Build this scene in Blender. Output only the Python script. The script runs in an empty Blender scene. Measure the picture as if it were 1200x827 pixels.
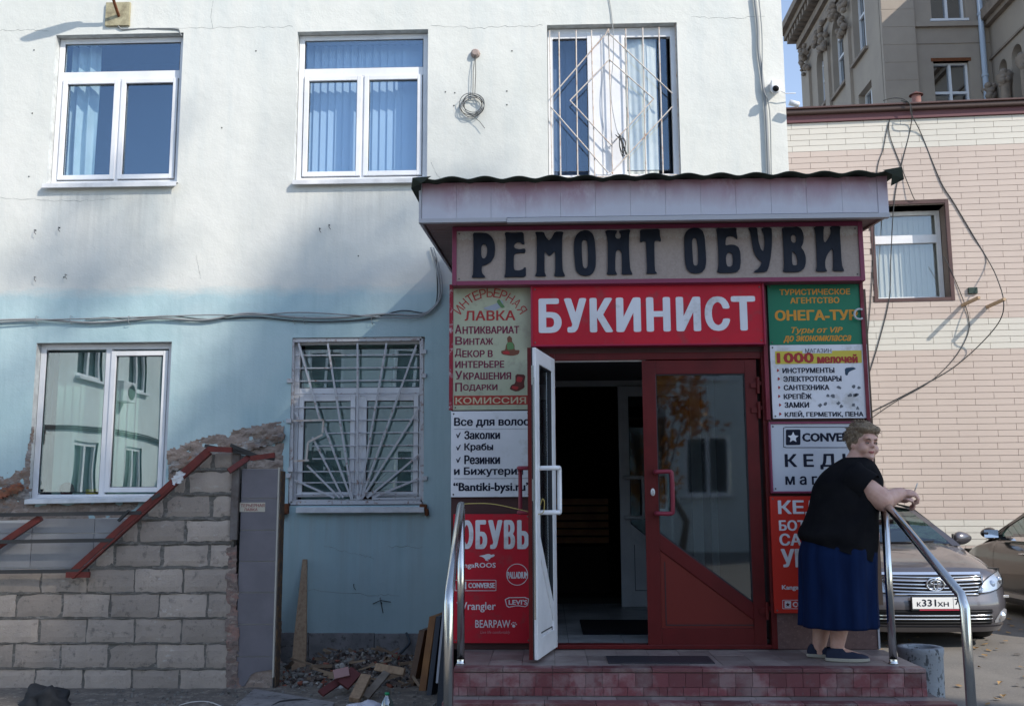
import bpy, bmesh, math, random
from mathutils import Vector, Matrix, noise
R = math.radians
random.seed(11)
scene = bpy.context.scene
COL = scene.collection
# ------------------------------------------------------------------ camera
PITCH, YAW, ROLL, CAMZ = 8.36, 2.0, -0.25, 1.5
cam_d = bpy.data.cameras.new("camera"); cam = bpy.data.objects.new("camera", cam_d); COL.objects.link(cam)
cam_d.sensor_width = 36; cam_d.lens = 35; cam_d.clip_start = 0.05; cam_d.clip_end = 3000
CAM_M = Matrix.Rotation(R(YAW), 4, 'Z') @ Matrix.Rotation(R(90 + PITCH), 4, 'X') @ Matrix.Rotation(R(ROLL), 4, 'Z')
cam.matrix_world = Matrix.Translation((0, 0, CAMZ)) @ CAM_M
scene.camera = cam
scene.render.resolution_x, scene.render.resolution_y = 1024, 705
# ------------------------------------------------------------------ sky, sun, exposure
SUN = Vector((1.2, -1.0, 1.1)).normalized()
world = bpy.data.worlds.new("World"); scene.world = world; world.use_nodes = True
wn = world.node_tree; wn.nodes.clear()
sky = wn.nodes.new('ShaderNodeTexSky'); sky.sky_type = 'NISHITA'; sky.sun_disc = False
sky.sun_elevation = math.asin(SUN.z); sky.sun_rotation = math.atan2(SUN.x, SUN.y)
sky.air_density = 1.0; sky.dust_density = 0.15; sky.ozone_density = 3.0
bg = wn.nodes.new('ShaderNodeBackground'); bg.inputs[1].default_value = 0.15
wo = wn.nodes.new('ShaderNodeOutputWorld')
hs_ = wn.nodes.new('ShaderNodeHueSaturation'); hs_.inputs['Saturation'].default_value = .78; wn.links.new(sky.outputs[0], hs_.inputs['Color']); wn.links.new(hs_.outputs[0], bg.inputs[0]); wn.links.new(bg.outputs[0], wo.inputs[0])
sun_d = bpy.data.lights.new("sun", 'SUN'); sun_d.energy = 2.6; sun_d.angle = R(0.5); sun_d.color = (1.0, 0.93, 0.83)
sun = bpy.data.objects.new("sun", sun_d); COL.objects.link(sun)
sun.rotation_euler = SUN.to_track_quat('Z', 'Y').to_euler()
scene.view_settings.view_transform = 'Standard'; scene.view_settings.look = 'None'
scene.view_settings.exposure = 0.80; scene.view_settings.gamma = 1.0
scene.cycles.max_bounces = 8; scene.cycles.transparent_max_bounces = 12
# ------------------------------------------------------------------ helpers
FPX = 1200 * 35 / 36
def ray(px, py):
    return (CAM_M.to_3x3() @ Vector(((px - 600) / FPX, -(py - 413.5) / FPX, -1.0)))
def at(px, py, Y):                       # point of the vertical plane at depth Y seen at a pixel
    d = ray(px, py); return Vector((0, 0, CAMZ)) + d * (Y / d.y)
def atz(px, py, Z):
    d = ray(px, py); return Vector((0, 0, CAMZ)) + d * ((Z - CAMZ) / d.z)
def X(px, py, Y): return at(px, py, Y).x
def Zp(px, py, Y): return at(px, py, Y).z
def tag(o, label=None, cat=None, group=None, kind=None):
    if label: o['label'] = label
    if cat: o['category'] = cat
    if group: o['group'] = group
    if kind: o['kind'] = kind
    return o
WL = {}
def thing(name, loc, label, cat, group=None, rz=0.0):
    o = bpy.data.objects.new(name, None); COL.objects.link(o); o.empty_display_size = .1
    o.location = loc; o.rotation_euler = (0, 0, rz); WL[o.name] = Vector(loc)
    return tag(o, label, cat, group)
def wloc(o):
    v = Vector((0, 0, 0))
    while o is not None:
        v = v + Vector(o.location); o = o.parent
    return v
def clone(o, loc=None, rz=None, label=None, parent=None):
    c = o.copy(); COL.objects.link(c); c.parent = parent
    if loc is not None: c.location = loc
    if rz is not None: c.rotation_euler.z = rz
    if label: c['label'] = label
    for ch in [k for k in bpy.data.objects if k.parent == o]:
        clone(ch, parent=c)
    return c
def inst(name, me, loc, parent=None, rot=(0, 0, 0), sc=(1, 1, 1), local=False):
    o = bpy.data.objects.new(name, me); COL.objects.link(o)
    o.parent = parent; o.rotation_euler = rot; o.scale = sc
    o.location = Vector(loc) - (wloc(parent) if parent and not local else Vector((0, 0, 0)))
    return o
class MB:
    def __init__(s): s.v = []; s.f = []; s.smooth = False
    def add(s, vs, fs):
        b = len(s.v); s.v += [tuple(v) for v in vs]; s.f += [tuple(b + i for i in f) for f in fs]; return s
    def box(s, x0, x1, y0, y1, z0, z1, M=None):
        if x0 > x1: x0, x1 = x1, x0
        if y0 > y1: y0, y1 = y1, y0
        if z0 > z1: z0, z1 = z1, z0
        vs = [Vector(p) for p in [(x0, y0, z0), (x1, y0, z0), (x1, y1, z0), (x0, y1, z0), (x0, y0, z1), (x1, y0, z1), (x1, y1, z1), (x0, y1, z1)]]
        if M is not None: vs = [M @ p for p in vs]
        return s.add(vs, [(0, 3, 2, 1), (4, 5, 6, 7), (0, 1, 5, 4), (1, 2, 6, 5), (2, 3, 7, 6), (3, 0, 4, 7)])
    def quad(s, *p): return s.add(p, [(0, 1, 2, 3)])
    def bar(s, a, b, w, h=None, up=(0, -1, 0)):       # rectangular bar from a to b, w across, h along 'up'
        a = Vector(a); b = Vector(b); h = h or w; d = (b - a).normalized(); u = Vector(up)
        t = d.cross(u).normalized(); u = t.cross(d).normalized()
        vs = [p + t * (sx * w / 2) + u * (sy * h / 2) for p in (a, b) for sx, sy in ((-1, -1), (1, -1), (1, 1), (-1, 1))]
        return s.add(vs, [(0, 1, 2, 3), (7, 6, 5, 4), (0, 4, 5, 1), (1, 5, 6, 2), (2, 6, 7, 3), (3, 7, 4, 0)])
    def tube(s, pts, r, n=8, caps=True):
        pts = [Vector(p) for p in pts]; rs = r if isinstance(r, (list, tuple)) else [r] * len(pts)
        b = len(s.v); ref = None
        for i, p in enumerate(pts):
            d = ((pts[min(i + 1, len(pts) - 1)] - pts[max(i - 1, 0)])).normalized()
            if ref is None:
                ref = Vector((0, 0, 1)) if abs(d.z) < .8 else Vector((1, 0, 0))
            t = d.cross(ref).normalized(); u = t.cross(d).normalized(); ref = u
            for k in range(n):
                a = 2 * math.pi * k / n
                s.v.append(tuple(p + (t * math.cos(a) + u * math.sin(a)) * rs[i]))
        for i in range(len(pts) - 1):
            for k in range(n):
                k2 = (k + 1) % n
                s.f.append((b + i * n + k, b + i * n + k2, b + (i + 1) * n + k2, b + (i + 1) * n + k))
        if caps:
            s.f.append(tuple(b + k for k in reversed(range(n)))); e = b + (len(pts) - 1) * n
            s.f.append(tuple(e + k for k in range(n)))
        return s
    def lathe(s, prof, c=(0, 0, 0), n=24, axis='z'):
        b = len(s.v)
        for (r, z) in prof:
            for k in range(n):
                a = 2 * math.pi * k / n; p = (r * math.cos(a), r * math.sin(a), z)
                if axis == 'y': p = (p[0], p[2], p[1])
                if axis == 'x': p = (p[2], p[0], p[1])
                s.v.append((c[0] + p[0], c[1] + p[1], c[2] + p[2]))
        for i in range(len(prof) - 1):
            for k in range(n):
                k2 = (k + 1) % n; s.f.append((b + i * n + k, b + i * n + k2, b + (i + 1) * n + k2, b + (i + 1) * n + k))
        return s
    def prism(s, poly, y0, y1):           # (x, z) outline, extruded in y
        n = len(poly); b = len(s.v)
        s.v += [(p[0], y0, p[1]) for p in poly] + [(p[0], y1, p[1]) for p in poly]
        s.f.append(tuple(b + i for i in range(n))); s.f.append(tuple(b + n + i for i in reversed(range(n))))
        for i in range(n):
            j = (i + 1) % n; s.f.append((b + j, b + i, b + n + i, b + n + j))
        return s
    def mesh(s, name, m, off=None, recalc=True):
        me = bpy.data.meshes.new(name)
        vs = s.v if off is None else [(v[0] - off[0], v[1] - off[1], v[2] - off[2]) for v in s.v]
        me.from_pydata(vs, [], s.f); me.update()
        if recalc:
            bm = bmesh.new(); bm.from_mesh(me); bmesh.ops.recalc_face_normals(bm, faces=bm.faces); bm.to_mesh(me); bm.free()
        if m is not None: me.materials.append(m)
        if s.smooth:
            me.polygons.foreach_set('use_smooth', [True] * len(me.polygons))
        return me
    def build(s, name, m, parent=None, local=False, smooth=None, bevel=0, recalc=True, origin=None):
        if smooth is not None: s.smooth = smooth
        if parent is None:
            if origin is None:
                xs = [v[0] for v in s.v]; ys = [v[1] for v in s.v]; zs = [v[2] for v in s.v]
                origin = ((min(xs) + max(xs)) / 2, (min(ys) + max(ys)) / 2, min(zs))
            me = s.mesh(name, m, origin, recalc)
        else:
            me = s.mesh(name, m, None if local else wloc(parent), recalc); origin = (0, 0, 0)
        o = bpy.data.objects.new(name, me); COL.objects.link(o); o.location = origin; o.parent = parent
        if bevel:
            md = o.modifiers.new("bevel", 'BEVEL'); md.width = bevel; md.segments = 2; md.limit_method = 'ANGLE'
        return o
def smoothpath(pts, sub=6):
    pts = [Vector(p) for p in pts]; out = []
    for i in range(len(pts) - 1):
        p0 = pts[max(i - 1, 0)]; p1 = pts[i]; p2 = pts[i + 1]; p3 = pts[min(i + 2, len(pts) - 1)]
        for k in range(sub):
            t = k / sub
            out.append(.5 * ((2 * p1) + (p2 - p0) * t + (2 * p0 - 5 * p1 + 4 * p2 - p3) * t * t + (3 * p1 - p0 - 3 * p2 + p3) * t ** 3))
    out.append(pts[-1]); return out
# ------------------------------------------------------------------ materials
def nt(name):
    m = bpy.data.materials.new(name); m.use_nodes = True; t = m.node_tree
    return m, t, t.nodes['Principled BSDF']
def N(t, typ, **kw):
    n = t.nodes.new(typ)
    for k, v in kw.items(): setattr(n, k, v)
    return n
def rgb(c): return (c[0], c[1], c[2], 1)
def mixc(t, fac, a, b, mode='MIX'):
    n = N(t, 'ShaderNodeMix', data_type='RGBA', blend_type=mode)
    for s, v in ((0, fac), (6, a), (7, b)):
        if hasattr(v, 'is_linked') or hasattr(v, 'links'): t.links.new(v, n.inputs[s])
        elif s == 0: n.inputs[0].default_value = v
        else: n.inputs[s].default_value = rgb(v)
    return n.outputs[2]
def pos(t, sc=(1, 1, 1)):
    g = N(t, 'ShaderNodeNewGeometry'); mp = N(t, 'ShaderNodeMapping'); mp.inputs['Scale'].default_value = sc
    t.links.new(g.outputs['Position'], mp.inputs[0]); return mp.outputs[0]
def noi(t, scale, detail=4, rough=.55, v=None, sc=(1, 1, 1)):
    n = N(t, 'ShaderNodeTexNoise'); n.inputs['Scale'].default_value = scale; n.inputs['Detail'].default_value = detail
    n.inputs['Roughness'].default_value = rough; t.links.new(v or pos(t, sc), n.inputs['Vector']); return n.outputs[0]
def ramp(t, v, a, b, lo=0, hi=1):
    n = N(t, 'ShaderNodeMapRange'); n.inputs[1].default_value = a; n.inputs[2].default_value = b
    n.inputs[3].default_value = lo; n.inputs[4].default_value = hi; t.links.new(v, n.inputs[0]); return n.outputs[0]
def bumpn(t, bs, h, strength=.3, dist=.01):
    b = N(t, 'ShaderNodeBump'); b.inputs['Strength'].default_value = strength; b.inputs['Distance'].default_value = dist
    t.links.new(h, b.inputs['Height']); t.links.new(b.outputs[0], bs.inputs['Normal'])
MC = {}
def mat(name, c, rough=.6, metal=0, c2=None, vs=3, lo=.4, hi=.65, c3=None, v3=18, bump=0, bs=60, sc=(1, 1, 1), spec=.28, rnd=0, coat=0):
    if name in MC: return MC[name]
    m, t, b = nt(name); b.inputs['Roughness'].default_value = rough; b.inputs['Metallic'].default_value = metal
    b.inputs['Specular IOR Level'].default_value = spec
    if coat: b.inputs['Coat Weight'].default_value = coat; b.inputs['Coat Roughness'].default_value = .05
    out = None
    if c2 is not None: out = mixc(t, ramp(t, noi(t, vs, 5, .6, sc=sc), lo, hi), c, c2)
    if c3 is not None: out = mixc(t, ramp(t, noi(t, v3, 6, .7, sc=sc), .54, .66), out if out is not None else c, c3)
    if rnd:
        oi = N(t, 'ShaderNodeObjectInfo'); hv = N(t, 'ShaderNodeHueSaturation')
        t.links.new(ramp(t, oi.outputs['Random'], 0, 1, 1 - rnd, 1 + rnd), hv.inputs['Value'])
        if out is not None: t.links.new(out, hv.inputs['Color'])
        else: hv.inputs['Color'].default_value = rgb(c)
        out = hv.outputs[0]
    if out is not None: t.links.new(out, b.inputs['Base Color'])
    else: b.inputs['Base Color'].default_value = rgb(c)
    if bump: bumpn(t, b, noi(t, bs, 5, .6, sc=sc), bump, .01)
    MC[name] = m; return m
def glassmat(name, tint, refl=.22, rough=.0, wav=0):
    m, t, b = nt(name); t.nodes.remove(b); o = t.nodes['Material Output']
    tr = N(t, 'ShaderNodeBsdfTransparent'); tr.inputs[0].default_value = rgb(tint)
    gl = N(t, 'ShaderNodeBsdfGlossy'); gl.inputs['Roughness'].default_value = rough; gl.inputs[0].default_value = (.62, .80, 1, 1) if 'sky' in name else (.9, .95, 1, 1)
    if wav:
        bn = N(t, 'ShaderNodeBump'); bn.inputs['Strength'].default_value = wav; bn.inputs['Distance'].default_value = .02
        t.links.new(noi(t, 1.3, 1), bn.inputs['Height']); t.links.new(bn.outputs[0], gl.inputs['Normal'])
    mx = N(t, 'ShaderNodeMixShader'); lw = N(t, 'ShaderNodeLayerWeight'); lw.inputs[0].default_value = .5
    pw = N(t, 'ShaderNodeMath', operation='POWER'); t.links.new(lw.outputs['Facing'], pw.inputs[0]); pw.inputs[1].default_value = 4.0
    t.links.new(ramp(t, pw.outputs[0], 0, 1, refl, 1), mx.inputs[0])
    t.links.new(tr.outputs[0], mx.inputs[1]); t.links.new(gl.outputs[0], mx.inputs[2]); t.links.new(mx.outputs[0], o.inputs[0])
    return m
def wallmat():
    m, t, b = nt('painted_render'); b.inputs['Roughness'].default_value = .85
    g = N(t, 'ShaderNodeNewGeometry'); sx = N(t, 'ShaderNodeSeparateXYZ'); t.links.new(g.outputs['Position'], sx.inputs[0])
    up = mixc(t, ramp(t, noi(t, .9, 5, .6), .35, .7), (.645, .65, .60), (.705, .70, .65))
    up = mixc(t, ramp(t, noi(t, 1.0, 6, .65, sc=(3, 3, .35)), .5, .72, 0, .55), up, (.54, .58, .565))
    lw = mixc(t, ramp(t, noi(t, 1.2, 5, .6), .3, .7), (.385, .54, .565), (.46, .595, .615))
    lw = mixc(t, ramp(t, noi(t, 2.0, 6, .7, sc=(6, 6, .3)), .48, .75, 0, .6), lw, (.335, .48, .50))
    zz = N(t, 'ShaderNodeMath', operation='ADD'); t.links.new(sx.outputs[2], zz.inputs[0])
    t.links.new(ramp(t, noi(t, 3.0, 6, .7, sc=(1, 1, 3)), .3, .7, -.04, .04), zz.inputs[1])
    col = mixc(t, ramp(t, zz.outputs[0], 3.50, 3.62), lw, up)
    # dirt: grey grime near the ground, speckles
    col = mixc(t, ramp(t, noi(t, 30, 3, .5), .70, .76, 0, .35), col, (.30, .30, .29))
    col = mixc(t, ramp(t, zz.outputs[0], .95, .2, 0, .35), col, (.30, .36, .37))
    # drip stains under the window sills and the awning edge
    def M2(op, a_, b_):
        n_ = N(t, 'ShaderNodeMath', operation=op)
        for i_, v_ in enumerate((a_, b_)):
            if isinstance(v_, (int, float)): n_.inputs[i_].default_value = v_
            else: t.links.new(v_, n_.inputs[i_])
        return n_.outputs[0]
    st = noi(t, 1.0, 6, .75, sc=(9, 9, .45))
    for (a_, b_, y_, L_) in ((48, 210, 228, .9), (340, 500, 224, .8), (336, 500, 604, 1.0), (28, 200, 598, .5), (640, 800, 212, .5)):
        x0, x1, z0 = X(a_, y_, 9.6), X(b_, y_, 9.6), Zp((a_ + b_) / 2, y_, 9.6)
        mk = M2('MULTIPLY', ramp(t, sx.outputs[0], x0 - .02, x0 + .05), ramp(t, sx.outputs[0], x1 + .02, x1 - .05))
        mk = M2('MULTIPLY', mk, M2('MULTIPLY', ramp(t, sx.outputs[2], z0 - L_, z0), ramp(t, sx.outputs[2], z0 + .03, z0)))
        col = mixc(t, M2('MULTIPLY', mk, ramp(t, st, .46, .66, 0, .4)), col, (.38, .385, .36))
    col = mixc(t, ramp(t, noi(t, .55, 3, .5), .56, .60, 0, .10), col, (.72, .72, .68))
    t.links.new(col, b.inputs['Base Color'])
    h = N(t, 'ShaderNodeMath', operation='ADD'); t.links.new(noi(t, 2.2, 3), h.inputs[0])
    h2 = N(t, 'ShaderNodeMath', operation='MULTIPLY'); t.links.new(noi(t, 45, 5), h2.inputs[0]); h2.inputs[1].default_value = .12
    t.links.new(h2.outputs[0], h.inputs[1]); bumpn(t, b, h.outputs[0], .5, .035)
    return m
M_wall = wallmat()
M_pvc = mat('white_pvc', (.80, .80, .81), .35, c2=(.72, .72, .73), vs=4, spec=.5)
M_sill = mat('white_sill_metal', (.76, .76, .76), .4, c2=(.62, .62, .62), vs=6)
M_reveal = mat('reveal_render', (.62, .64, .62), .9, c2=(.45, .46, .45), vs=9, bump=.3)
M_glass_up = glassmat('window_glass_sky', (.88, .94, .98), .15, wav=.03)
M_glass = glassmat('window_glass', (.88, .95, .93), .22, wav=.07)
M_glass_door = glassmat('door_glass', (.60, .66, .66), .11, rough=.03, wav=.05)
M_gasket = mat('rubber_gasket', (.03, .03, .035), .6)
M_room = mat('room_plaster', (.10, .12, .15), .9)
M_maroon = mat('maroon_paint', (.14, .012, .022), .45, c2=(.20, .03, .05), vs=8)
M_purple = mat('plum_sign_frame', (.22, .045, .09), .4)
M_reddoor = mat('dark_red_door', (.115, .010, .010), .4, c2=(.09, .008, .008), vs=5, spec=.25)
M_steel = mat('stainless_steel', (.62, .62, .60), .18, 1.0)
M_wire = mat('dark_cable', (.05, .05, .05), .6)
M_gwire = mat('grey_cable', (.30, .31, .31), .6)
M_rust = mat('rust', (.20, .07, .03), .85, c2=(.10, .04, .02), vs=20, bump=.3)
M_grille_w = mat('white_painted_bar_rusty', (.62, .56, .50), .6, c2=(.42, .25, .16), vs=14, lo=.5, hi=.72)
M_grille_g = mat('grey_painted_bar', (.58, .58, .59), .55, c2=(.28, .17, .14), vs=25, lo=.55, hi=.7)
M_black = mat('black_matt', (.008, .008, .009), .7)
# ------------------------------------------------------------------ text
from mathutils.geometry import delaunay_2d_cdt
def fill_outline(me):
    """fill closed outlines (even-odd) with a clean triangulation"""
    vs = [Vector((v.co.x, v.co.y)) for v in me.vertices]; es = [tuple(e.vertices) for e in me.edges]
    ov, oe, of, *_ = delaunay_2d_cdt(vs, es, [], 0, 1e-6)
    seg = [(vs[a_], vs[b_]) for a_, b_ in es]; out = []
    for f in of:
        c = (ov[f[0]] + ov[f[1]] + ov[f[2]]) / 3; k = 0
        for p, q in seg:
            if (p.y > c.y) != (q.y > c.y) and c.x < (q.x - p.x) * (c.y - p.y) / (q.y - p.y) + p.x: k += 1
        if k % 2: out.append(tuple(f))
    m2 = bpy.data.meshes.new('lettering'); m2.from_pydata([(v.x, v.y, 0) for v in ov], [], out); m2.update(); return m2
TXC = {}
def text_mesh(s, off=0.0, shear=0.0, ext=.001, res=2):
    key = (s, shear)
    if key in TXC: return TXC[key].copy()
    c = bpy.data.curves.new('lettering', 'FONT'); c.body = s; c.size = 1; c.shear = shear; c.resolution_u = res; c.fill_mode = 'NONE'
    o = bpy.data.objects.new('lettering', c)
    me = bpy.data.meshes.new_from_object(o); bpy.data.objects.remove(o); bpy.data.curves.remove(c)
    m2 = fill_outline(me); bpy.data.meshes.remove(me); TXC[key] = m2; return m2.copy()
def fit_text(s, x0, z0, x1, z1, y, m, parent, bold=.0, shear=0, name='lettering', th=.004, label=None):
    """lettering filling the box x0..x1, z0..z1 on the plane y, facing -y, th thick"""
    me = text_mesh(s, 0, shear)
    vs = [v.co.copy() for v in me.vertices]
    bl = bold * 1.3
    if bl > 0:
        ax, bx = min(v.x for v in vs), max(v.x for v in vs); ay, by = min(v.y for v in vs), max(v.y for v in vs)
        x0 += bl * (z1 - z0) / (by - ay); x1 -= bl * (z1 - z0) / (by - ay); z0 += .5 * bl * (z1 - z0) / (by - ay); z1 -= .5 * bl * (z1 - z0) / (by - ay)
    ax, bx = min(v.x for v in vs), max(v.x for v in vs); ay, by = min(v.y for v in vs), max(v.y for v in vs)
    base = wloc(parent)
    kx = (x1 - x0) / (bx - ax); kz = (z1 - z0) / (by - ay)
    for v in me.vertices:
        v.co = Vector((x0 + (v.co.x - ax) * kx, y, z0 + (v.co.y - ay) * kz)) - base
    bm = bmesh.new(); bm.from_mesh(me)
    bmesh.ops.remove_doubles(bm, verts=bm.verts, dist=1e-5)
    r = bmesh.ops.extrude_face_region(bm, geom=bm.faces[:])
    for e in r['geom']:
        if isinstance(e, bmesh.types.BMVert): e.co.y -= th
    bmesh.ops.recalc_face_normals(bm, faces=bm.faces); bm.to_mesh(me)
    if bl > 0:
        src = me.copy(); d0 = bl * (z1 - z0) / (by - ay); bm.clear()
        for k, (sx, sz) in enumerate(((-1, 0), (1, 0), (0, .5), (0, -.5), (-.7, .4), (.7, -.4), (-.7, -.4), (.7, .4))):
            n0 = len(bm.verts); bm.from_mesh(src); bm.verts.ensure_lookup_table()
            for v in bm.verts[n0:]: v.co.x += sx * d0; v.co.z += sz * d0; v.co.y -= .00012 * k
        bm.to_mesh(me); bpy.data.meshes.remove(src)
    bm.free()
    me.materials.clear(); me.materials.append(m); me.polygons.foreach_set('use_smooth', [False] * len(me.polygons))
    o = bpy.data.objects.new(name, me); COL.objects.link(o); o.parent = parent
    if label: o['label'] = label
    return o
def ptext(s, px0, py0, px1, py1, y, m, parent, **kw):    # box given in photograph pixels on the plane y
    a = at(px0, py1, y); b = at(px1, py0, y); c = at(px0, py0, y); d = at(px1, py1, y)
    return fit_text(s, a.x, (a.z + d.z) / 2, b.x, (b.z + c.z) / 2, y, m, parent, **kw)
# ================================================================== geometry constants (metres)
YW, YP, YA, YB = 9.6, 7.15, 6.80, 8.20          # main wall, porch front, awning front, block wall
PZ = 0.47                                         # height of the porch platform
XC = X(925, 210, YW)                              # right corner of the main building
# ------------------------------------------------------------------ ground
def groundmat():
    m, t, b = nt('asphalt'); b.inputs['Roughness'].default_value = .9
    c = mixc(t, ramp(t, noi(t, .7, 6, .65), .35, .7), (.15, .138, .125), (.22, .20, .175))
    c = mixc(t, ramp(t, noi(t, 60, 3, .6), .55, .75), c, (.30, .275, .24))
    c = mixc(t, ramp(t, noi(t, 3, 6, .7), .6, .7, 0, .6), c, (.11, .098, .088))
    t.links.new(c, b.inputs['Base Color']); bumpn(t, b, noi(t, 70, 5, .7), .5, .01); return m
M_ground = groundmat()
g = MB(); n = 40
g.add([(-400, -400, -.001), (400, -400, -.001), (400, 400, -.001), (-400, 400, -.001)], [(0, 1, 2, 3)])
tag(g.build('ground', M_ground), kind='structure')
# ------------------------------------------------------------------ wall with openings
def holed_wall(m, x0, x1, z0, z1, y, holes, depth):
    xs = sorted(set([x0, x1] + [h[0] for h in holes] + [h[1] for h in holes])); zs = sorted(set([z0, z1] + [h[2] for h in holes] + [h[3] for h in holes]))
    for i in range(len(xs) - 1):
        for j in range(len(zs) - 1):
            cx, cz = (xs[i] + xs[i + 1]) / 2, (zs[j] + zs[j + 1]) / 2
            if any(h[0] < cx < h[1] and h[2] < cz < h[3] for h in holes): continue
            m.quad((xs[i], y, zs[j]), (xs[i + 1], y, zs[j]), (xs[i + 1], y, zs[j + 1]), (xs[i], y, zs[j + 1]))
    rvs = []
    for a, b, c, d in holes:
        rv = MB(); rvs.append(rv)
        rv.quad((a, y, c), (a, y, d), (a, y + depth, d), (a, y + depth, c)); rv.quad((b, y, c), (b, y + depth, c), (b, y + depth, d), (b, y, d))
        rv.quad((a, y, d), (b, y, d), (b, y + depth, d), (a, y + depth, d)); rv.quad((a, y, c), (a, y + depth, c), (b, y + depth, c), (b, y, c))
    return rvs
H1 = (X(60, 130, YW), X(211, 130, YW), Zp(140, 215, YW), Zp(140, 40, YW))
H2 = (X(346, 130, YW), X(501, 130, YW), Zp(425, 211, YW), Zp(425, 36, YW))
H3 = (X(642, 130, YW), X(796, 130, YW), Zp(720, 208, YW), Zp(720, 28, YW))
H4 = (X(37, 495, YW), X(197, 495, YW), Zp(120, 586, YW), Zp(120, 401, YW))
H5 = (X(340, 495, YW), X(497, 495, YW), Zp(418, 592, YW), Zp(418, 395, YW))
HD = (-.02, 1.98, PZ, 2.75)
building = thing('painted_building', (0, YW, 0), 'pale mint and teal rendered two storey building wall filling the left of the scene', 'building')
wm = MB(); ZT = 7.6
rv = holed_wall(wm, -9, XC, -.02, ZT, YW, [H1, H2, H3, H4, H5, HD], .15)
wm.quad((XC, YW, -.02), (XC, YW + 9, -.02), (XC, YW + 9, ZT), (XC, YW, ZT)); wm.quad((-9, YW, ZT), (XC, YW, ZT), (XC, YW + 9, ZT), (-9, YW + 9, ZT))
wm.quad((-9, YW, -.02), (-9, YW + 9, -.02), (-9, YW + 9, ZT), (-9, YW, ZT)); wm.quad((-9, YW + 9, -.02), (XC, YW + 9, -.02), (XC, YW + 9, ZT), (-9, YW + 9, ZT))
wm.build('wall', M_wall, building, recalc=False)
for r_ in rv: r_.build('window_reveal', M_reveal, building, recalc=False)
# plinth of grey slabs under the teal wall
M_plinth = mat('grey_plinth_slab', (.27, .255, .25), .8, c2=(.18, .17, .17), vs=5, c3=(.10, .09, .08), bump=.2)
zpl = Zp(420, 741, YW - .03); xa, xb = X(318, 760, YW), X(560, 760, YW)
x = xa; k = 0
for w in (.36, .62, .62, .62):
    x2 = min(x + w, xb)
    MB().box(x + .003, x2 - .003, YW - .035, YW - .002, -.01, zpl - .004 * k).build('plinth_slab', M_plinth, building, bevel=.003); x = x2; k += 1
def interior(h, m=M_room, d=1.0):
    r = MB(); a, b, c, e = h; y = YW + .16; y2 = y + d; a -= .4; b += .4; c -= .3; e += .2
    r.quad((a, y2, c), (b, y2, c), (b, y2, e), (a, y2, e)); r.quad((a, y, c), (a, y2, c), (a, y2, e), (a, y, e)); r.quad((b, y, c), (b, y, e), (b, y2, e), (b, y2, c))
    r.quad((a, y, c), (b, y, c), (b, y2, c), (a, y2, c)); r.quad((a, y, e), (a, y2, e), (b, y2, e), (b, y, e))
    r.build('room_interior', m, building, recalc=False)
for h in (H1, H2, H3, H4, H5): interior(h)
def rectframe(m, a, b, c, d, w, y0, y1):
    m.box(a, a + w, y0, y1, c, d); m.box(b - w, b, y0, y1, c, d); m.box(a + w, b - w, y0 + .0015, y1, d - w, d); m.box(a + w, b - w, y0 + .0015, y1, c, c + w)
def window(h, cells, glass, parent, yo=.085, fw=.055, name='window'):
    """pvc window: cells = list of (x0,x1,z0,z1,sash) as fractions of the opening"""
    a, b, c, d = h; y0 = YW + yo; W, H = b - a, d - c
    f = MB(); rectframe(f, a + .004, b - .004, c + .004, d - .004, fw, y0, y0 + .06)
    fr = f.build(name, M_pvc, parent, bevel=.004)
    for (u0, u1, v0, v1, sash) in cells:
        x0, x1, z0, z1 = a + u0 * W, a + u1 * W, c + v0 * H, c + v1 * H
        if sash:
            s = MB(); rectframe(s, x0, x1, z0, z1, .048, y0 - .014, y0 + .05); s.build('sash', M_pvc, fr, bevel=.004); e = .048
        else: e = .0
        gk = MB(); rectframe(gk, x0 + e, x1 - e, z0 + e, z1 - e, .006, y0 + .012, y0 + .02); gk.build('gasket', M_gasket, fr)
        p = MB(); p.box(x0 + e, x1 - e, y0 + .022, y0 + .030, z0 + e, z1 - e); p.build('pane', glass, fr)
    return fr
def fbar(fr, x0, x1, z0, z1, y, name='mullion'):
    MB().box(x0, x1, y, y + .058, z0, z1).build(name, M_pvc, fr, bevel=.004)
def sill(x0, x1, z, drop, out, parent, name='window_sill', sag=0, m=None):
    s = MB(); y0 = YW - out; y1 = YW + .10
    vs = [(x0, y1, z), (x1, y1, z + sag), (x1, y0, z - .02 + sag), (x0, y0, z - .02), (x1, y0 - .002, z - .02 - drop + sag), (x0, y0 - .002, z - .02 - drop)]
    th = .004
    vs += [(v[0], v[1] + (.0 if i < 2 else th), v[2] - th) for i, v in enumerate(vs)]
    s.add(vs, [(0, 1, 2, 3), (3, 2, 4, 5), (6, 9, 8, 7), (9, 11, 10, 8), (0, 3, 9, 6), (3, 5, 11, 9), (1, 7, 8, 2), (2, 8, 10, 4), (5, 4, 10, 11)])
    s.build(name, m or M_sill, parent)
# upper left, upper middle
for h, (sx0, sx1, sy) in ((H1, (48, 207, 213)), (H2, (341, 498, 208))):
    fr = window(h, [(.045, .955, .77, .965, 0), (.05, .49, .045, .715, 1), (.51, .95, .045, .715, 1)], M_glass_up, building)
    a, b, c, d = h; H = d - c; W = b - a
    fbar(fr, a + .06, b - .06, c + .715 * H, c + .77 * H, YW + .087, 'transom'); fbar(fr, a + W / 2 - .02, a + W / 2 + .02, c + .05, c + .715 * H, YW + .088)
    sill(X(sx0 + 2, sy, YW - .05), X(sx1, sy, YW - .05), c + .012, .045, .06, fr)
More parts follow.
